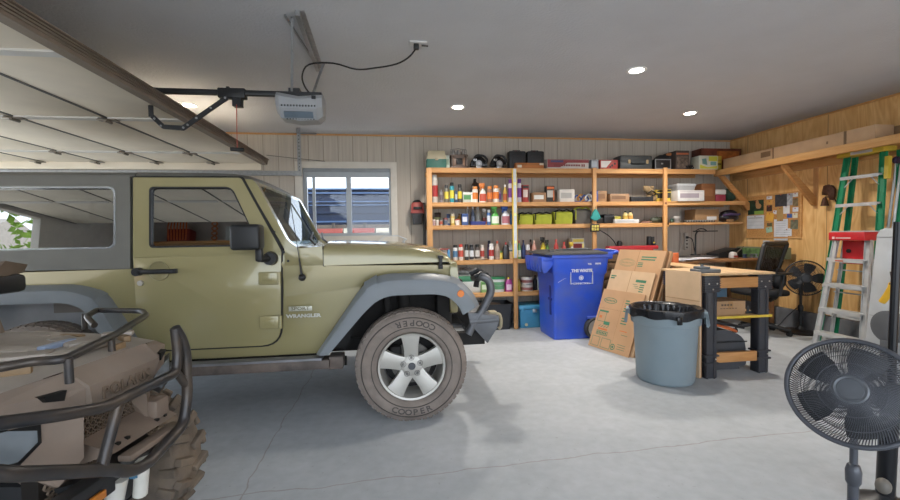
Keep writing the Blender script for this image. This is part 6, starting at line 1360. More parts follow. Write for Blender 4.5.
R = thing('battery_charger', 'single black charger standing on the red tray near the power cord', 'battery', (3.14, 5.68, 1.141))
t = MB(); t.box(3.14, 3.20, 5.64, 5.70, 1.141, 1.20, bev=.006).box(3.15, 3.19, 5.65, 5.69, 1.195, 1.215); t.build('battery_body', m_black, R)
R = thing('small_tool', 'small black and yellow tool at the right end of the red tray', 'tool', (3.70, 5.66, 1.141))
t = MB(); t.cyl((3.68, 5.65, 1.141), (3.68, 5.65, 1.17), .022).mi = 1; t.cyl((3.68, 5.65, 1.17), (3.68, 5.65, 1.19), .012); t.build('tool_body', [m_black, P('c9a832')], R)
def blob(name, lab, cat, c, s, col, rough=.8):
    R = thing(name, lab, cat, c); t = MB(); t.sphere((0, 0, s[2]), 1, s, 14, 8)
    for v in t.bm.verts: v.co *= 1+.08*math.sin(60*v.co.x+41*v.co.y+53*v.co.z)
    B(t, 'cloth_body', P(col, rough), R); return R
blob('rag_pile', 'pale crumpled rags on the crate between the bin and the cardboard', 'rags', (2.98, 5.60, 1.04), (.10, .08, .035), 'a39a8c')
# papers
R = thing('paper_pile', 'spread of white papers on the table behind the cardboard sheets', 'paper', (3.9, 5.3, .936))
t = MB()
for k in range(9):
    x = 3.50+k*.085; y = 5.27+.07*math.sin(k*2.3); t.box(x-.14, x+.14, y-.05, y+.18, .937+k*.004, .9395+k*.004, R=Matrix.Rotation(.5*math.sin(k*1.7), 3, 'Z'))
t.build('sheets', P('bcbcc0', .8), R)
R = thing('laptop', 'thin grey laptop lying closed on the desk below the power strip', 'laptop', (4.55, 5.85, .936))
t = MB(); t.box(4.25, 4.72, 5.68, 5.98, .936, .955, bev=.006).box(4.26, 4.71, 5.69, 5.97, .956, .968, bev=.005); t.build('laptop_body', P('55524f', .4), R)
R = thing('desk_monitor', 'black angled box-shaped device on the desk near the corner', 'printer', (4.95, 5.8, .936))
t = MB(); t.hull([(4.72, 5.70, .936), (4.72, 5.70, 1.0), (4.72, 5.93, .936), (4.72, 5.93, 1.0), (5.12, 5.70, .936), (5.12, 5.70, 1.05), (5.12, 5.93, .936), (5.12, 5.93, 1.05), (5.06, 5.69, 1.08), (5.0, 5.9, 1.08)]); t.build('device_body', m_black, R)
t = MB(); t.cyl((4.92, 5.66, .95), (5.12, 5.68, 1.10), .006, seg=6); t.build('rod', P('6b5a4a'), R)
R = thing('desk_bottle', 'small white and red container in front of the black desk device', 'container', (4.86, 5.58, .936))
t = MB(); t.lathe([(.05, 0), (.055, .01), (.05, .07), (.03, .09), (0, .09)], seg=16); t.mi = 1; t.box(-.03, .03, -.057, -.045, .015, .04); B(t, 'container_body', ['b9b2ad', 'a8433a'], R)
for i, (x, c) in enumerate(((5.05, '3b4a66'), (5.16, '6b6b6d'), (5.25, '8a8f96'))):
    R = thing('spool', ['small dark blue spool on the desk before the black device', 'small grey spool right of the dark blue one', 'small pale spool at the right of the three'][i], 'spool', (x, 5.58, .936), 0, 'spools on the desk')
    t = MB(); t.lathe([(.035, 0), (.035, .008), (.02, .012), (.02, .045), (.035, .05), (.035, .058), (0, .058)], seg=16); B(t, 'spool_body', c, R)
R = thing('green_carton', 'long low green and glass-clear carton against the right wall on the desk', 'box', (5.36, 5.5, .936))
t = MB(); t.box(5.24, 5.33, 5.12, 5.95, .936, 1.09, bev=.004); t.mi = 1; t.box(5.235, 5.24, 5.14, 5.93, .96, 1.07); t.build('carton', [P('6f7a5c'), mat('leafy_print', '5d7a4a', .7, var=.5, scale=18)], R)
R = thing('power_strip', 'white power strip fixed upright on the back wall above the desk', 'power strip', (4.43, 6.28, 1.2))
zt, zb2 = onY(686, 233, 6.27).z, onY(686, 250, 6.27).z; xps = onY(686, 240, 6.27).x
t = MB(); t.box(xps-.03, xps+.03, 6.25, 6.298, zb2, zt, bev=.006); t.mi = 1
for k in range(4): t.box(xps-.014, xps+.014, 6.246, 6.251, zb2+.03+k*.055, zb2+.055+k*.055)
t.mi = 2; t.box(xps-.02, xps+.02, 6.235, 6.25, zt-.09, zt-.05, bev=.004).tube(smooth_pts([(xps+.02, 6.24, zt-.07), (xps+.09, 6.24, zt-.11), (xps+.14, 6.25, zt-.3), (xps+.22, 6.25, zt-.42), (xps+.28, 6.2, .96)]), .007, 6)
t.build('strip_body', [P('b9b4ac'), P('5a5550'), m_black], R)
solo('thin_wire', MB().tube([(xps-.09, 6.27, zt-.0), (xps-.10, 6.25, zt-.2), (xps-.14, 6.24, .96)], .004, 5), P('b6b1aa'), 'thin pale wire hanging on the back wall left of the white power strip', 'wire')
R = thing('desk_lamp', 'thin black LED desk lamp with bent arm standing on the desk', 'lamp', (4.72, 5.95, .97))
lx = onY(695.5, 245, 5.95).x; lt_ = onY(697, 231, 5.95).z; rx_ = onY(717, 232, 5.95).x
t = MB(); t.tube([(lx, 5.95, .97), (lx, 5.95, lt_-.05), (lx+.03, 5.95, lt_-.005), (lx+.07, 5.95, lt_)], .012, 8, bend=.03); t.build('arm', m_black, R)
t = MB(); t.box(lx-.03, rx_, 5.93, 5.97, lt_-.012, lt_+.004, bev=.003).tube([(lx, 5.95, lt_), (lx+.06, 5.95, lt_+.035), (lx+.14, 5.95, lt_+.03), (lx+.18, 5.95, lt_+.005)], .008, 6, bend=.03); t.build('lamp_head', m_black, R)
t = MB(); t.cyl((lx, 5.95, .9685), (lx, 5.95, .985), .07, .065, 20); t.build('base', m_black, R)
# orange item behind cardboard
R = thing('orange_tool', 'orange plastic tool standing behind the leaning cardboard', 'tool', (3.72, 5.3, 0))
t = MB(); t.box(3.52, 3.60, 5.0, 5.06, .0, 1.06, bev=.01); t.build('handle', P('cf5f2a'), R)
# ================================================================== OFFICE CHAIR
m_mesh = mat('chair_mesh', '2a2624', .8, var=.2, scale=60, alpha=.88)
CHX, CHY = 4.72, 4.95
R = thing('office_chair', 'black mesh-back office chair at the desk near the plywood wall', 'chair', (CHX, CHY, 0))
t = MB(); t.box(CHX-.26, CHX+.20, CHY-.24, CHY+.24, .50, .58, bev=.04, seg=3); t.build('seat', mat('chair_fabric', '1d1d1f', .8), R)
# backrest: leans, seen side-on-ish. frame outline from the photo
bx = [(onY(px_, py_, CHY).x, onY(px_, py_, CHY).z) for px_, py_ in ((762, 246), (786, 243), (784, 252), (775, 272), (757, 273))]
def bp_(u, w): return None
fr = [(onY(764.5, 243.5, CHY-.05)), (onY(787.5, 243, CHY+.1)), (onY(776, 275, CHY+.1)), (onY(757, 272, CHY-.05))]
t = MB(); t.tube([tuple(p) for p in fr], .027, 8, closed=True, bend=.05); t.build('back_frame', m_black, R)
t = MB()
nx, nz = 12, 14
V = [[fr[0].lerp(fr[1], i/nx).lerp(fr[3].lerp(fr[2], i/nx), j/nz) for i in range(nx+1)] for j in range(nz+1)]
t.loft([[tuple(q) for q in r] for r in V])
for j in range(nz+1): t.tube([tuple(V[j][i]) for i in range(0, nx+1, 3)], .0035, 4)
for i in range(nx+1): t.tube([tuple(V[j][i]) for j in range(0, nz+1, 2)], .0035, 4)
t.build('back_mesh', m_mesh, R)
t = MB(); t.tube([(CHX+.14, CHY+.02, .42), (CHX+.24, CHY+.02, .46), (CHX+.29, CHY+.02, .62), (CHX+.22, CHY+.02, .82)], .03, 8, bend=.06).sphere((CHX+.22, CHY-.03, .70), .13, (.8, .5, 1.1)); t.build('back_support', m_black, R)
for s in (-1, 1):
    t = MB(); t.tube([(CHX-.0, CHY+s*.27, .52), (CHX+.02, CHY+s*.30, .78)], .018, 8).box(CHX-.20, CHX+.12, CHY+s*.30-.04, CHY+s*.30+.04, .78, .81, bev=.014); t.build('armrest', m_black, R)
t = MB(); t.cyl((CHX, CHY, .10), (CHX, CHY, .50), .03)
for k in range(5):
    a = 2*PI*k/5+.35; t.tube([(CHX, CHY, .13), (CHX+.30*math.cos(a), CHY+.30*math.sin(a), .075)], [.03, .02], 8)
t.build('base', m_black, R)
for k in range(5):
    a = 2*PI*k/5+.35; x, y = CHX+.30*math.cos(a), CHY+.30*math.sin(a)
    t = MB(); t.cyl((x-.012, y-.02, .03), (x-.012, y+.02, .03), .03).cyl((x, y, .03), (x, y, .085), .01); t.build('caster', m_black, R)
# ================================================================== PEDESTAL FANS
m_fan = mat('fan_black', '1f2023', .4, var=.1); m_fang = mat('fan_charcoal', '4a4c52', .35, .2, var=.06)
def fan(name_label, cx, cy, zc, rad, face, tilt, base=True, pole_r=.016, m_=None, nw=60, wire=.0018, lower=None, zb_=0, hubcol=None, ring_r=None, basexy=None):
    m_ = m_ or m_fan
    R = thing('pedestal_fan', name_label, 'fan', (cx, cy, 0))
    # head transform: local +Z = facing direction
    M_ = Matrix.Translation((cx, cy, zc)) @ Matrix.Rotation(face, 4, 'Z') @ Matrix.Rotation(PI/2-tilt, 4, 'X')  # local z -> -Y tilted up
    rr_ = ring_r or rad*.035
    t = MB(); t.X = M_
    t.tube([(rad*math.cos(a), rad*math.sin(a), .02) for a in [2*PI*k/64 for k in range(64)]], rr_, 10, closed=True); t.build('guard_rim', m_, R)
    for nm, sg, dep in (('front_guard', 1, rad*.30), ('rear_guard', -1, rad*.42)):
        t = MB(); t.X = M_
        for k in range(nw):
            a = 2*PI*k/nw; r0 = rad*.26; tw = .35
            pts = []
            for q in range(5):
                f = q/4; rq = r0+(rad-r0)*f; zq = .02+sg*dep*(1-f**2.2); aq = a+tw*(1-f)
                pts.append((rq*math.cos(aq), rq*math.sin(aq), zq))
            t.tube(pts, wire, 4)
        for f in (.28, .5, .75):
            rq = rad*f+.0; ff = (rq-rad*.26)/(rad*.74); zq = .02+sg*dep*(1-max(0, ff)**2.2); t.tube([(rq*math.cos(a), rq*math.sin(a), zq) for a in [2*PI*k/48 for k in range(48)]], wire*1.2, 4, closed=True)
        t.build(nm, m_, R)
    t = MB(); t.X = M_; t.lathe([(rad*.27, .02+rad*.285), (rad*.27, .02+rad*.31), (rad*.24, .02+rad*.33), (rad*.2, .02+rad*.32), (rad*.19, .02+rad*.335), (0, .02+rad*.34)], seg=36, cap=False); t.build('hub_badge', hubcol or m_, R)
    t = MB(); t.X = M_
    for k in range(5):
        a0 = 2*PI*k/5; rows = []
        for f in (0, .33, .66, 1):
            r = rad*(.14+.72*f); half = .30+.18*math.sin(PI*min(f, .9))
            rows.append([(r*math.cos(a0+half*w_), r*math.sin(a0+half*w_), .02+rad*.10*w_*(1-.3*f)) for w_ in (-1, -.5, 0, .5, 1)])
        t.loft(rows)
    t.lathe([(0, -.04), (rad*.15, -.04), (rad*.15, .04), (rad*.1, .05), (0, .05)], seg=24); t.build('blades', mat('fan_blade', '2b2c2f', .3), R, fix=False)
    t = MB(); t.X = M_; t.lathe([(0, -rad*.9), (rad*.20, -rad*.85), (rad*.27, -rad*.6), (rad*.27, -rad*.35), (rad*.2, -rad*.3)], seg=24); t.X = None
    back = M_ @ Vector((0, 0, -rad*.85)); t.cyl((back.x, back.y, back.z), (back.x, back.y, zc-rad*1.0-.02), .022); t.build('motor', m_, R)
    t = MB(); zt_ = zc-rad*.9; t.cyl((back.x, back.y, .03), (back.x, back.y, zt_*.62), pole_r*1.35, seg=14).cyl((back.x, back.y, zt_*.60), (back.x, back.y, zt_), pole_r, seg=14); t.lathe([(pole_r*1.4, zt_*.50), (pole_r*1.9, zt_*.53), (pole_r*2.0, zt_*.62), (pole_r*1.5, zt_*.67), (pole_r, zt_*.68)], (back.x, back.y, 0), seg=18); t.build('pole', m_, R)
    if base: t = MB(); t.lathe([(0, .001), (.22, .001), (.225, .012), (.20, .025), (.06, .04), (.03, .08), (0, .08)], (back.x, back.y, 0), seg=40); t.build('base', m_, R)
    return R, back
fb, bk = fan('round black pedestal fan on floor in front of the plywood wall', 5.13, 4.74, .725, .215, -.62, .05, nw=72, wire=.0019)
solo('cable', MB().tube(smooth_pts([(4.78, 5.15, .42), (4.82, 5.1, .25), (4.9, 5.05, .10), (5.0, 5.0, .06), (5.1, 4.95, .2), (5.14, 4.85, .33)]), .006, 6), m_black, 'black cable looping on the curb between chair and fan', 'cable')
fn, bk = fan('large charcoal pedestal fan in the right foreground, wire guard facing camera', 1.775, 1.44, .69, .20, -.95, .40, nw=130, wire=.0016, m_=m_fang, hubcol=mat('hub_grey', '54575c', .3, .2), ring_r=.010, pole_r=.014)
R = thing('light_stand', 'tall black telescopic pole behind the big fan at the right edge', 'stand', (2.28, 1.78, 0))
t = MB(); t.tube([(2.315, 1.72, .06), (2.33, 1.72, .47)], .036, 18).tube([(2.33, 1.72, .44), (2.355, 1.72, 1.36)], .0165, 14).cyl((2.329, 1.72, .44), (2.331, 1.72, .50), .038, .025, 18); t.build('pole', mat('pole_black', '191a1e', .3, .3), R)
t = MB(); t.lathe([(0, .001), (.11, .001), (.11, .02), (.05, .05), (.03, .07), (0, .07)], (2.315, 1.72, 0), seg=32); t.build('base', m_fan, R)
t = MB(); t.sphere((2.25, 1.68, .13), .03, (1, 1, 1.2)); t.build('knob', P('6b655c'), R)
# ================================================================== RIGHT WALL SHELF
R = thing('wall_shelf', 'long pine shelf on angled braces high on the plywood wall', 'shelf', (5.1, 4.2, 2.2))
t = MB(); t.box(4.86, 4.90, 1.2, 5.97, 2.155, 2.245, bev=.004); t.build('front_beam', m_piney, R)
t = MB(); t.box(4.90, RW, 1.2, 6.02, 2.215, 2.24); t.build('shelf_board', m_piney, R)
t = MB(); t.box(RW-.04, RW-.001, 1.2, 6.2, 2.12, 2.214); t.build('wall_cleat', m_piney, R)
for y in (5.93, 4.87):
    t = MB(); t.prism([(4.90, 2.155), (4.98, 2.155), (RW-.001, 1.73), (RW-.001, 1.64), (RW-.05, 1.64)], 'Y', y-.045 if y > 5 else y-.02, y+.0 if y > 5 else y+.02); t.build('brace', m_studx, R)
    if y < 5: t = MB(); t.box(RW-.012, RW-.001, y-.03, y+.03, 1.60, 2.12); t.build('wall_batten', m_pinez, R)
R = thing('long_carton', 'very long narrow brown cardboard box lying on the wall shelf', 'box', (5.1, 4.6, 2.241))
t = MB(); t.box(4.93, 5.16, 3.82, 5.86, 2.242, 2.40, bev=.004, R=Matrix.Rotation(.0, 3, 'Z')); cbx = t.build('carton', P('c09a72', .8), R)
t = MB(); t.box(4.9285, 4.932, 4.10, 4.13, 2.245, 2.40).box(4.9285, 4.932, 4.30, 4.32, 2.30, 2.33).box(4.9285, 4.932, 5.0, 5.02, 2.245, 2.40).box(4.9285, 4.932, 5.05, 5.2, 2.30, 2.37); t.build('printing', P('7f6040'), cbx)
R = thing('flat_carton', 'flatter brown cardboard box at the right on the wall shelf behind the long one', 'box', (5.3, 3.7, 2.241))
t = MB(); t.box(5.17, 5.41, 3.45, 4.2, 2.242, 2.385, bev=.004).build('carton', P('94724e', .8), R)
R = thing('brown_carton', 'reddish brown glossy carton behind the yellow boxes in the corner', 'box', (5.05, 6.15, 2.246))
t = MB(); t.box(4.72, 5.40, 6.05, 6.27, 2.247, 2.60, bev=.004); cbx = t.build('carton', mat('red_brown_carton', '6b3322', .5, var=.4, scale=8), R)
t = MB(); t.box(4.98, 5.36, 6.046, 6.05, 2.42, 2.56); t.build('picture', mat('amber_print', 'a8602a', .5, var=.4, scale=14), cbx)
# ================================================================== CORK BOARD etc (on the right wall; x = RW)
def wallbox(mb, y0_, y1_, z0, z1, d0=.0, d1=.004): mb.box(RW-d1, RW-d0, min(y0_, y1_), max(y0_, y1_), z0, z1); return mb
def wp(px_, py_): q = onX(px_, py_, RW-.02); return q.y, q.z
R = thing('cork_board', 'framed cork board on the plywood wall covered in notes', 'notice board', (RW-.02, 5.5, 1.55))
ya, za = wp(747, 237); yb2, zb3 = wp(800.5, 192)
za = 1.235; zb3 = 1.83
t = MB(); wallbox(t, ya, yb2, za, zb3, .001, .015); t.build('cork', mat('cork', 'b5854f', .9, var=.2, scale=60), R)
t = MB(); t.ring(rect(yb2-.02, ya+.02, za-.02, zb3+.02), rect(yb2, ya, za, zb3), 'X', RW-.022, RW-.001); t.build('frame', m_piney, R)
def note(name, label, cat, x0, y0p, x1, y1p, cols, off=.002, group='notes pinned on the cork board', rot=0, extra=None):
    a, zA = wp(x0, y0p); b_, zB = wp(x1, y1p); a2, zA2 = wp(x0, y1p)
    R = thing(name, label, cat, (RW-.017, (a+b_)/2, (zA2+zB)/2 if False else (zA+zB)/2), 0, group)
    t = MB(); lo, hi = min(zA, zB), max(zA, zB)
    t.box(RW-.0165-off, RW-.0155-off+.0, min(a, b_), max(a, b_), lo, hi, R=Matrix.Rotation(rot, 3, 'X') if rot else None)
    o = t.build('sheet', cols[0] if not isinstance(cols[0], str) else P(cols[0], .7), R)
    t = MB(); t.sphere((RW-.022-off, (a+b_)/2, hi-.015), .007, u=8, v=6); t.build('pin', P('b0362e'), R)
    if extra: extra(R, a, b_, lo, hi, off)
def cal_extra(R, a, b_, lo, hi, off):
    t = MB(); 
    for k in range(4): t.box(RW-.019-off, RW-.0165-off, b_+.02, a-.03, lo+.05+k*.05, lo+.053+k*.05)
    t.box(RW-.019-off, RW-.0165-off, b_+.03, a-.03, hi-.04, hi-.03); t.build('printed_lines', P('8e8e90'), R)
def pic_extra(R, a, b_, lo, hi, off):
    t = MB(); t.box(RW-.019-off, RW-.0165-off, b_+.0, a-.12, lo, lo+.05); t.mi = 1
    t.sphere((RW-.0185-off, (a+b_)/2-.03, lo+.15), .03, (.06, 1, 2.2)).sphere((RW-.0185-off, (a+b_)/2-.06, lo+.12), .03, (.06, 1.4, 1.3)); t.build('picture_detail', [P('7fa03c'), P('b08050')], R)
note('calendar_picture', 'calendar top page, dark green photo with tan figures', 'calendar', 748, 201, 763.5, 214, (mat('dark_leaf_print', '22382a', .5, var=.5, scale=20),), .003, None, extra=pic_extra)
note('calendar_page', 'white calendar month page hanging below the dark photo', 'calendar', 747, 216, 764, 228.5, ('c2c4c8',), .005, None, extra=cal_extra)
def lines(R, a, b_, lo, hi, off):
    t = MB(); n = max(2, int((hi-lo)/.03))
    for k in range(n): t.box(RW-.0185-off, RW-.0165-off, b_+.15*(a-b_), a-.15*(a-b_), lo+(k+.6)*(hi-lo)/(n+.5), lo+(k+.6)*(hi-lo)/(n+.5)+.003)
    t.build('printed_lines', P('7f8288'), R)
for nm, lb, x0, y0p, x1, y1p, c, r in [
 ('paper_note', 'small white card at the top between calendar and dark photo', 766.5, 196.5, 772, 199, 'c9cace', 0),
 ('paper_note', 'orange yellow card below the small white top card', 766.5, 200.5, 772.5, 204, 'cf9440', 0),
 ('photo_print', 'small dark photo beside the calendar, above the orange note', 766.5, 205.5, 772, 211, '46322c', 0),
 ('sticky_note', 'large tilted orange sticky note', 766, 213, 773.5, 221, 'dca032', .2),
 ('paper_note', 'small dark olive card under the tilted orange note', 767, 223, 772, 226.2, '5a5a3a', 0),
 ('sticky_note', 'pale mint green sticky note at lower left of the board', 766, 227.2, 772, 232.4, '8fb89c', -.15),
 ('photo_print', 'large dark grey photo at the top middle of the board', 775, 194.5, 787, 206, '3a3a3e', 0),
 ('photo_print', 'pale grey photo adjoining the dark one', 787, 193.5, 792.5, 205, '9a9ea4', 0),
 ('paper_note', 'white note below the pale grey photo', 783, 206, 789.5, 213.5, 'cdced0', 0),
 ('envelope', 'tan kraft envelope in the middle of the board', 777, 207.5, 783, 221, 'a8854c', 0),
 ('paper_note', 'small white note left of the kraft envelope', 773, 210.5, 776.5, 214, 'c9c9cb', .1),
 ('paper_note', 'long white letter hanging below the board edge', 774, 219.5, 787.5, 240.5, 'c6cad2', 0),
 ('paper_note', 'white card at the bottom overlapping the long letter', 782.5, 228.5, 791.5, 236, 'c9ced6', 0),
 ('business_card', 'white card at the top right corner of the board', 793, 192.8, 798, 196.5, 'c9c9c9', 0),
 ('photo_print', 'small brown patterned photo at the upper right', 793, 198.5, 798, 206, '77694f', 0),
 ('business_card', 'white card under the brown patterned photo', 792.5, 207.5, 798.2, 211.5, 'c5cad2', 0),
 ('business_card', 'bright blue card at the right of the envelope', 787, 214, 792, 217.6, '2f5fae', 0),
 ('business_card', 'cream card right of the blue card', 792.5, 213, 797.5, 217.8, 'cfc9ae', 0),
 ('photo_print', 'grey green wreath patterned print near the lower right', 790.5, 220, 798, 229, '6b6b58', 0)]:
    note(nm, lb, 'note', x0, y0p, x1, y1p, (mat('photo_'+c, c, .5, var=.35, scale=25) if nm == 'photo_print' else c,), .002+.002*random.random(), rot=r, extra=lines if 'white' in lb and 'long' in lb or 'wide' in lb else None)
# light switch / outlet plate below board
R = thing('wall_paper', 'small white paper on the plywood wall under the cork board', 'note', (RW-.005, 5.75, 1.15))
a, zA = wp(762, 240.5); b_, zB = wp(768.5, 247); t = MB(); t.box(RW-.006, RW-.001, b_, a, zB, zA, bev=.001); t.build('sheet', P('c3c4c6'), R)
# metal horse-head ornament
y_, z_ = wp(831, 192)
R = thing('wall_hook', 'rusty brown horse-head bell hanging on the plywood wall', 'ornament', (RW-.03, y_, z_))
m_rust = mat('rusty_iron', '4a3024', .6, .5, var=.4, scale=20)
def hz(px_, py_): q = wp(px_, py_); return (q[0], q[1])
t = MB(); t.prism([hz(*p) for p in ((825, 186), (828, 185.5), (829.5, 184.5), (831, 185.5), (834, 185.5), (836.2, 189), (836, 196), (834, 200), (831, 200), (830.5, 195), (829, 193), (826.5, 195), (823.6, 195), (823.5, 192.5))], 'X', RW-.05, RW-.015, bev=.008); t.build('horse_head', m_rust, R)
t = MB(); by, bz = hz(827.5, 201); t.lathe([(.045, -.06), (.04, -.05), (.03, 0), (.018, .04), (0, .05)], (RW-.06, by, bz), seg=20); t.build('bell', m_rust, R)
t = MB(); p1, p2, p3, p4 = hz(829, 197), hz(836, 198), hz(838.5, 203), hz(837, 215); t.tube([(RW-.045, *p1), (RW-.045, *p2), (RW-.04, *p3), (RW-.03, *p4)], .007, 6).tube([(RW-.045, *hz(829, 197)), (RW-.06, by, bz+.05)], .006, 6); t.build('strap', m_rust, R)
# ================================================================== LADDERS
m_alu = mat('aluminium', 'b7babc', .4, .2, var=.12, scale=12, dirt='c2beb2', dscale=9, damt=.4)
m_gf = mat('green_fibreglass', '1a7f57', .4, var=.08)
def rail(t, p0, p1, wx, wy, th=.004, ax=Vector((0, 1, 0))):
    """channel rail from p0 to p1 as thin box of width along ax and depth"""
    p0, p1 = Vector(p0), Vector(p1); d = (p1-p0); L = d.length; d.normalize(); a = (ax-d*ax.dot(d)).normalized(); n = d.cross(a)
    M_ = Matrix(((a.x, n.x, d.x, p0.x), (a.y, n.y, d.y, p0.y), (a.z, n.z, d.z, p0.z), (0, 0, 0, 1)))
    t.X = M_; t.box(-wx/2, wx/2, -th/2, th/2, 0, L).box(-wx/2, -wx/2+th, -wy/2, wy/2, 0, L).box(wx/2-th, wx/2, -wy/2, wy/2, 0, L); t.X = None
# green ladder: folded, leaning on the wall; front plane faces -X/-Y diagonal
G0 = onX(830, 345, 5.05); G0.z = 0.0
gTL = onX(848, 157, 5.22); gTR = onX(889, 150, 5.22)
gBLx = Vector((4.98, 4.55, 0.0)); gBRx = Vector((4.98, 3.72, 0.0))
gTL = Vector((5.25, 4.30, 2.12)); gTR = Vector((5.25, 3.93, 2.12))
R = thing('green_stepladder', 'tall green fibreglass stepladder folded against the plywood wall', 'ladder', (5.1, 4.15, 0))
TL = onX(847.5, 157, 5.24); TR = onX(884, 151, 5.24); BLg = Vector((5.0, TL.y+.11, .0)); BRg = Vector((5.0, TR.y-.11, .0))
for (a, b_) in ((BLg, TL), (BRg, TR)):
    t = MB(); rail(t, a, b_, .062, .03, .005); t.build('front_rail', m_gf, R)
BL2 = Vector((5.16, BLg.y-.06, 0)); BR2 = Vector((5.16, BRg.y-.10, 0)); TL2 = TL+Vector((.07, -.03, 0)); TR2 = TR+Vector((.07, -.10, 0))
for (a, b_) in ((BL2, TL2), (BR2, TR2)):
    t = MB(); rail(t, a, b_, .05, .03, .004); t.build('rear_rail', m_gf, R)
for k in range(1, 7):
    f = (k+.2)/7.0; a = BLg.lerp(TL, f); b_ = BRg.lerp(TR, f)
    t = MB(); t.box(a.x-.055, a.x+.045, b_.y, a.y, a.z-.012, a.z+.012, bev=.003); t.box(a.x-.058, a.x-.052, b_.y, a.y, a.z-.025, a.z+.012); t.build('step', m_alu, R)
    if k in (5, 6): t = MB(); t.tube([(a.x-.02, a.y-.02, a.z-.11), (a.x-.01, a.y-.10, a.z-.02)], .006, 5).tube([(a.x-.02, b_.y+.02, a.z-.11), (a.x-.01, b_.y+.10, a.z-.02)], .006, 5); t.build('brace', m_alu, R)
t = MB(); c = (TL+TR)/2; t.box(c.x-.08, c.x+.09, TR.y-.06, TL.y+.06, TL.z-.01, TL.z+.045, bev=.008); tc_ = t.build('top_cap', P('c7ad2a'), R)
t = MB(); t.box(c.x-.083, c.x-.079, TR.y+.05, TL.y-.10, TL.z, TL.z+.03); t.build('cap_label', P('b9bcc0'), tc_)
t = MB(); q = BRg.lerp(TR, .97); q2 = BRg.lerp(TR, .86); t.tube([(q.x-.006, q.y-.05, q.z), (q2.x-.006, q2.y-.05, q2.z)], .028, 4, smooth=False); t.build('yellow_label', P('c9b02c'), R)
# small red-topped aluminium stepladder in front
R = thing('step_ladder', 'short aluminium stepladder with red top cap in front of the green one', 'ladder', (4.75, 4.1, 0))
TLr = onX(836.5, 239, 4.86); TRr = onX(868.5, 239, 4.86); zt_r = (TLr.z+TRr.z)/2
TLr = Vector((4.86, TLr.y, zt_r)); TRr = Vector((4.86, TRr.y, zt_r))
BLr = onX(822, 338, 4.72); BLr = Vector((4.68, BLr.y+.05, 0)); BRr = Vector((4.68, TRr.y-.10, 0))
for (a, b_) in ((BLr, TLr), (BRr, TRr)):
    t = MB(); rail(t, a, b_, .055, .028, .004); t.mi = 1; rail(t, a+Vector((.035, 0, 0)), b_+Vector((.035, 0, 0)), .012, .006, .004); t.build('front_rail', [m_alu, m_gf], R)
for k, f in enumerate((.16, .375, .60, .82)):
    a = BLr.lerp(TLr, f); b_ = BRr.lerp(TRr, f); t = MB(); t.box(a.x-.05, a.x+.05, b_.y, a.y, a.z-.008, a.z+.008, bev=.002).box(a.x-.053, a.x-.047, b_.y, a.y, a.z-.03, a.z+.008); t.build('step', m_alu, R)
for (a, b_, s) in ((BLr, TLr, -1), (BRr, TRr, 1)):
    t = MB(); rail(t, a+Vector((.16, .03*s, 0)), b_+Vector((.07, .03*s, 0)), .03, .02, .003); t.build('rear_rail', m_alu, R)
t = MB()
for f in (.10, .30, .52, .72): a = BLr.lerp(TLr, f)+Vector((.15-.08*f, 0, 0)); b_ = BRr.lerp(TRr, f)+Vector((.15-.08*f, 0, 0)); t.cyl(tuple(a), tuple(b_), .008, seg=6)
a = BLr.lerp(TLr, .16); b_ = BRr.lerp(TRr, .16); t.tube([(a.x, a.y-.01, a.z-.15), (a.x, a.y-.13, a.z-.01)], .008, 5).tube([(b_.x, b_.y+.01, b_.z-.15), (b_.x, b_.y+.13, b_.z-.01)], .008, 5)
t.build('rear_brace', m_alu, R)
m_red = mat('ladder_red', 'b8262c', .4, var=.06)
t = MB(); t.box(4.77, 4.97, TRr.y-.03, TLr.y+.015, zt_r-.015, zt_r+.075, bev=.012); tr_ = t.build('top_cap', m_red, R)
t = MB(); t.box(4.90, 4.925, TRr.y+.04, TLr.y-.03, zt_r-.27, zt_r-.02, bev=.004); t.mi = 1; t.lathe([(0, -.011), (.022, -.011), (.022, 0)], (4.90, TLr.y-.10, zt_r-.13), 'X', 16); t.build('paint_shelf', [m_red, m_black], R)
t = MB(); Ml = Matrix.Translation((4.769, (TLr.y+TRr.y)/2+.03, zt_r+.012)) @ Matrix.Rotation(-PI/2, 4, 'Z') @ Rx; t.text('LITTLE', .028, Ml, .001, 1.2, .0006) if False else t.box(4.768, 4.771, TLr.y-.22, TLr.y-.07, zt_r+.006, zt_r+.018).box(4.768, 4.771, TLr.y-.055, TLr.y-.03, zt_r+.0, zt_r+.026); t.build('cap_marking', P('d9b9b6'), tr_)
a = BLr.lerp(TLr, .82); t = MB(); t.box(4.72, 4.7265, a.y-.20, a.y-.12, a.z-.018, a.z-.004); t.build('step_label', P('b5502a'), R)
# grey board with yellow handled tool, right
R = thing('grey_board', 'tapering grey plastic board leaning upright at the right edge behind the pole', 'board', (4.3, 3.5, 0))
pts_ = [(866, 345), (878, 235), (881, 230), (886, 228), (905, 228), (918, 345)]
yb_l = [onX(px_, py_, 4.42) for px_, py_ in pts_]
poly_ = [(p.y, max(.001, p.z)) for p in yb_l]
poly_ = [(yb_l[0].y+.02, .002)]+[(p.y, p.z) for p in yb_l[1:-1]]+[(yb_l[-1].y, .002)]
t = MB(); t.prism(poly_, 'X', 4.40, 4.46, bev=.012); gb = t.build('board', mat('mottled_grey_board', 'b7bbbe', .4, .05, var=.1, scale=5, dirt='b9bcbe', dscale=8, damt=.5), R)
z1_ = onX(880, 237, 4.40).z; z2_ = onX(870, 315, 4.40).z
t = MB(); t.box(4.396, 4.401, yb_l[4].y, yb_l[1].y+.0, z1_-.003, z1_+.001).box(4.396, 4.401, yb_l[4].y, yb_l[1].y+.04, z2_, z2_+.003); t.build('seam', P('7b7f83'), gb)
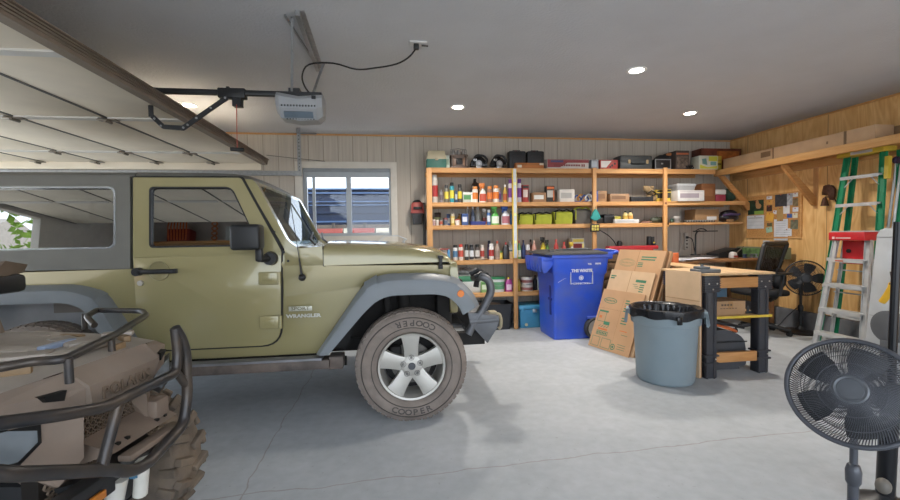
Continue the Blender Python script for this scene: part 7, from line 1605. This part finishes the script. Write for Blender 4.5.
R = thing('polisher', 'yellow handled tool with dark grip hanging before the grey board', 'tool', (4.3, 3.5, 1.1))
h1, h2, h3, h4 = [onX(px_, py_, 4.33) for px_, py_ in ((882, 302), (887, 296), (892, 288), (893, 283))]
t = MB(); t.tube([tuple(h) for h in (h1, h2, h3, h4)], [.026, .028, .03, .028], 10); t.build('yellow_handle', P('d9a520', .4), R)
h5, h6 = onX(894, 284, 4.33), onX(895, 272, 4.33)
t = MB(); t.tube([tuple(h4), tuple(h5), tuple(h6)], .034, 10); t.tube([tuple(h6), (4.405, h6.y, h6.z)], .01, 6); t.build('grip', P('4b4448', .5), R)
R = thing('grinding_disc', 'round dark grey disc standing on floor before the grey board', 'disc', (4.2, 3.4, 0))
hc = onX(889, 327, 4.25); t = MB(); r_ = .14
t.lathe([(0, -.02), (r_-.03, -.02), (r_, -.01), (r_, .02), (r_-.02, .03), (0, .03)], (4.25, hc.y, hc.z), 'X', 36); t.box(4.22, 4.28, hc.y-.05, hc.y+.05, 0, hc.z-r_+.02, bev=.01); t.build('disc_body', P('56585b', .5), R)
R = thing('tool_rack', 'narrow silver poles leaning on the wall right of the green ladder', 'poles', (5.3, 3.75, 0))
for i, px_ in enumerate((897, 902)):
    p = onX(px_, 160, 5.3); t = MB(); t.tube([(5.10, p.y+.05, 0.002), (5.30, p.y, p.z)], .013, 8); t.mi = 1; t.sphere((5.30, p.y, p.z), .04); t.build('pole', [m_alu, P('3a2a4a')], R)
# items on opposite (camera side) wall area that the car windows reflect

# ================================================================== WALL BEHIND THE CAMERA (seen mirrored in the car glass)
R = thing('wall_shelf', 'pine shelf on the wall behind the camera, mirrored in the car door glass', 'shelf', (-3.4, -2.45, 2.2))
t = MB(); t.box(-4.6, -2.2, FY+.001, FY+.36, 2.18, 2.22); t.build('shelf_board', m_pine, R)
for x in (-4.4, -2.4): MB().prism([(FY+.001, 1.90), (FY+.05, 1.90), (FY+.33, 2.179), (FY+.001, 2.179)], 'X', x-.02, x+.02).build('bracket', m_pine, R)
R = thing('storage_box', 'red storage box with orange straps on the shelf behind the camera', 'box', (-4.0, -2.42, 2.221))
t = MB(); t.box(-4.2, -3.8, -2.56, -2.28, 2.221, 2.46, bev=.01); t.build('box_body', P('8f2a26'), R)
t = MB()
for k in range(7): t.tube([(-4.16+k*.05, -2.27, 2.24), (-4.18+k*.055, -2.26, 2.5), (-4.17+k*.05, -2.3, 2.62+.02*(k%3))], .012, 6)
t.build('orange_straps', P('e0672a'), R)
R = thing('storage_box', 'pale grey filing box on the shelf behind the camera', 'box', (-2.95, -2.42, 2.221))
t = MB(); t.box(-3.15, -2.8, -2.56, -2.26, 2.221, 2.5, bev=.01); t.mi = 1; t.box(-3.05, -2.9, -2.262, -2.258, 2.34, 2.42); t.build('box_body', [P('b9bdb8'), P('6b6f6c')], R)
R = thing('rope_coil', 'orange and white braided cord hanging on the wall behind the camera', 'cord', (-3.45, -2.5, 2.5))
t = MB()
for s in (0, PI): t.tube([(-3.45+.05*math.cos(k*.6+s), -2.52+.03*math.sin(k*.6+s), 2.23+k*.018) for k in range(30)], .014, 6)
t.build('cord', P('d9793a'), R)
# outside the open door: a tree and a red house
R = thing('leafy_tree', 'green leafy tree outside the open garage door, mirrored in the rear side glass', 'tree', (-9.5, -5.8, -.02))
t = MB(); t.cyl((-9.5, -5.8, -.02), (-9.4, -5.8, 2.6), .16, .09, 10); t.build('trunk', P('5d4a3a'), R)
t = MB()
for k in range(900):
    a, b_, r = random.uniform(0, 2*PI), random.uniform(-1, 1), random.uniform(.6, 1)**.5
    c = Vector((-9.5+1.7*r*math.cos(a)*math.sqrt(1-b_*b_), -5.8+1.7*r*math.sin(a)*math.sqrt(1-b_*b_), 3.0+1.7*r*b_))
    u = Vector((random.uniform(-1, 1), random.uniform(-1, 1), random.uniform(-1, 1))).normalized(); w_ = u.orthogonal().normalized(); s = random.uniform(.10, .2)
    t.poly([c+u*s, c+w_*s*.5, c-u*s, c-w_*s*.5])
t.build('foliage', mat('leaves', '6f8f3a', .7, var=.4, scale=3), R, fix=False)
R = thing('red_house', 'dark red house with pale roof outside the open garage door', 'house', (-14, -11, -.02))
MB().box(-17, -14, -15, -7, -.02, 2.6).build('wall', P('7d2f2b'), R)
MB().prism([(-15.4, 2.6), (-6.6, 2.6), (-11, 4.6)], 'X', -17.3, -13.6).build('roof', P('8f8a84'), R)
for y in (-13, -9): MB().box(-14.02, -13.99, y-.5, y+.5, .9, 2.0).build('window', P('d5d8da'), R)
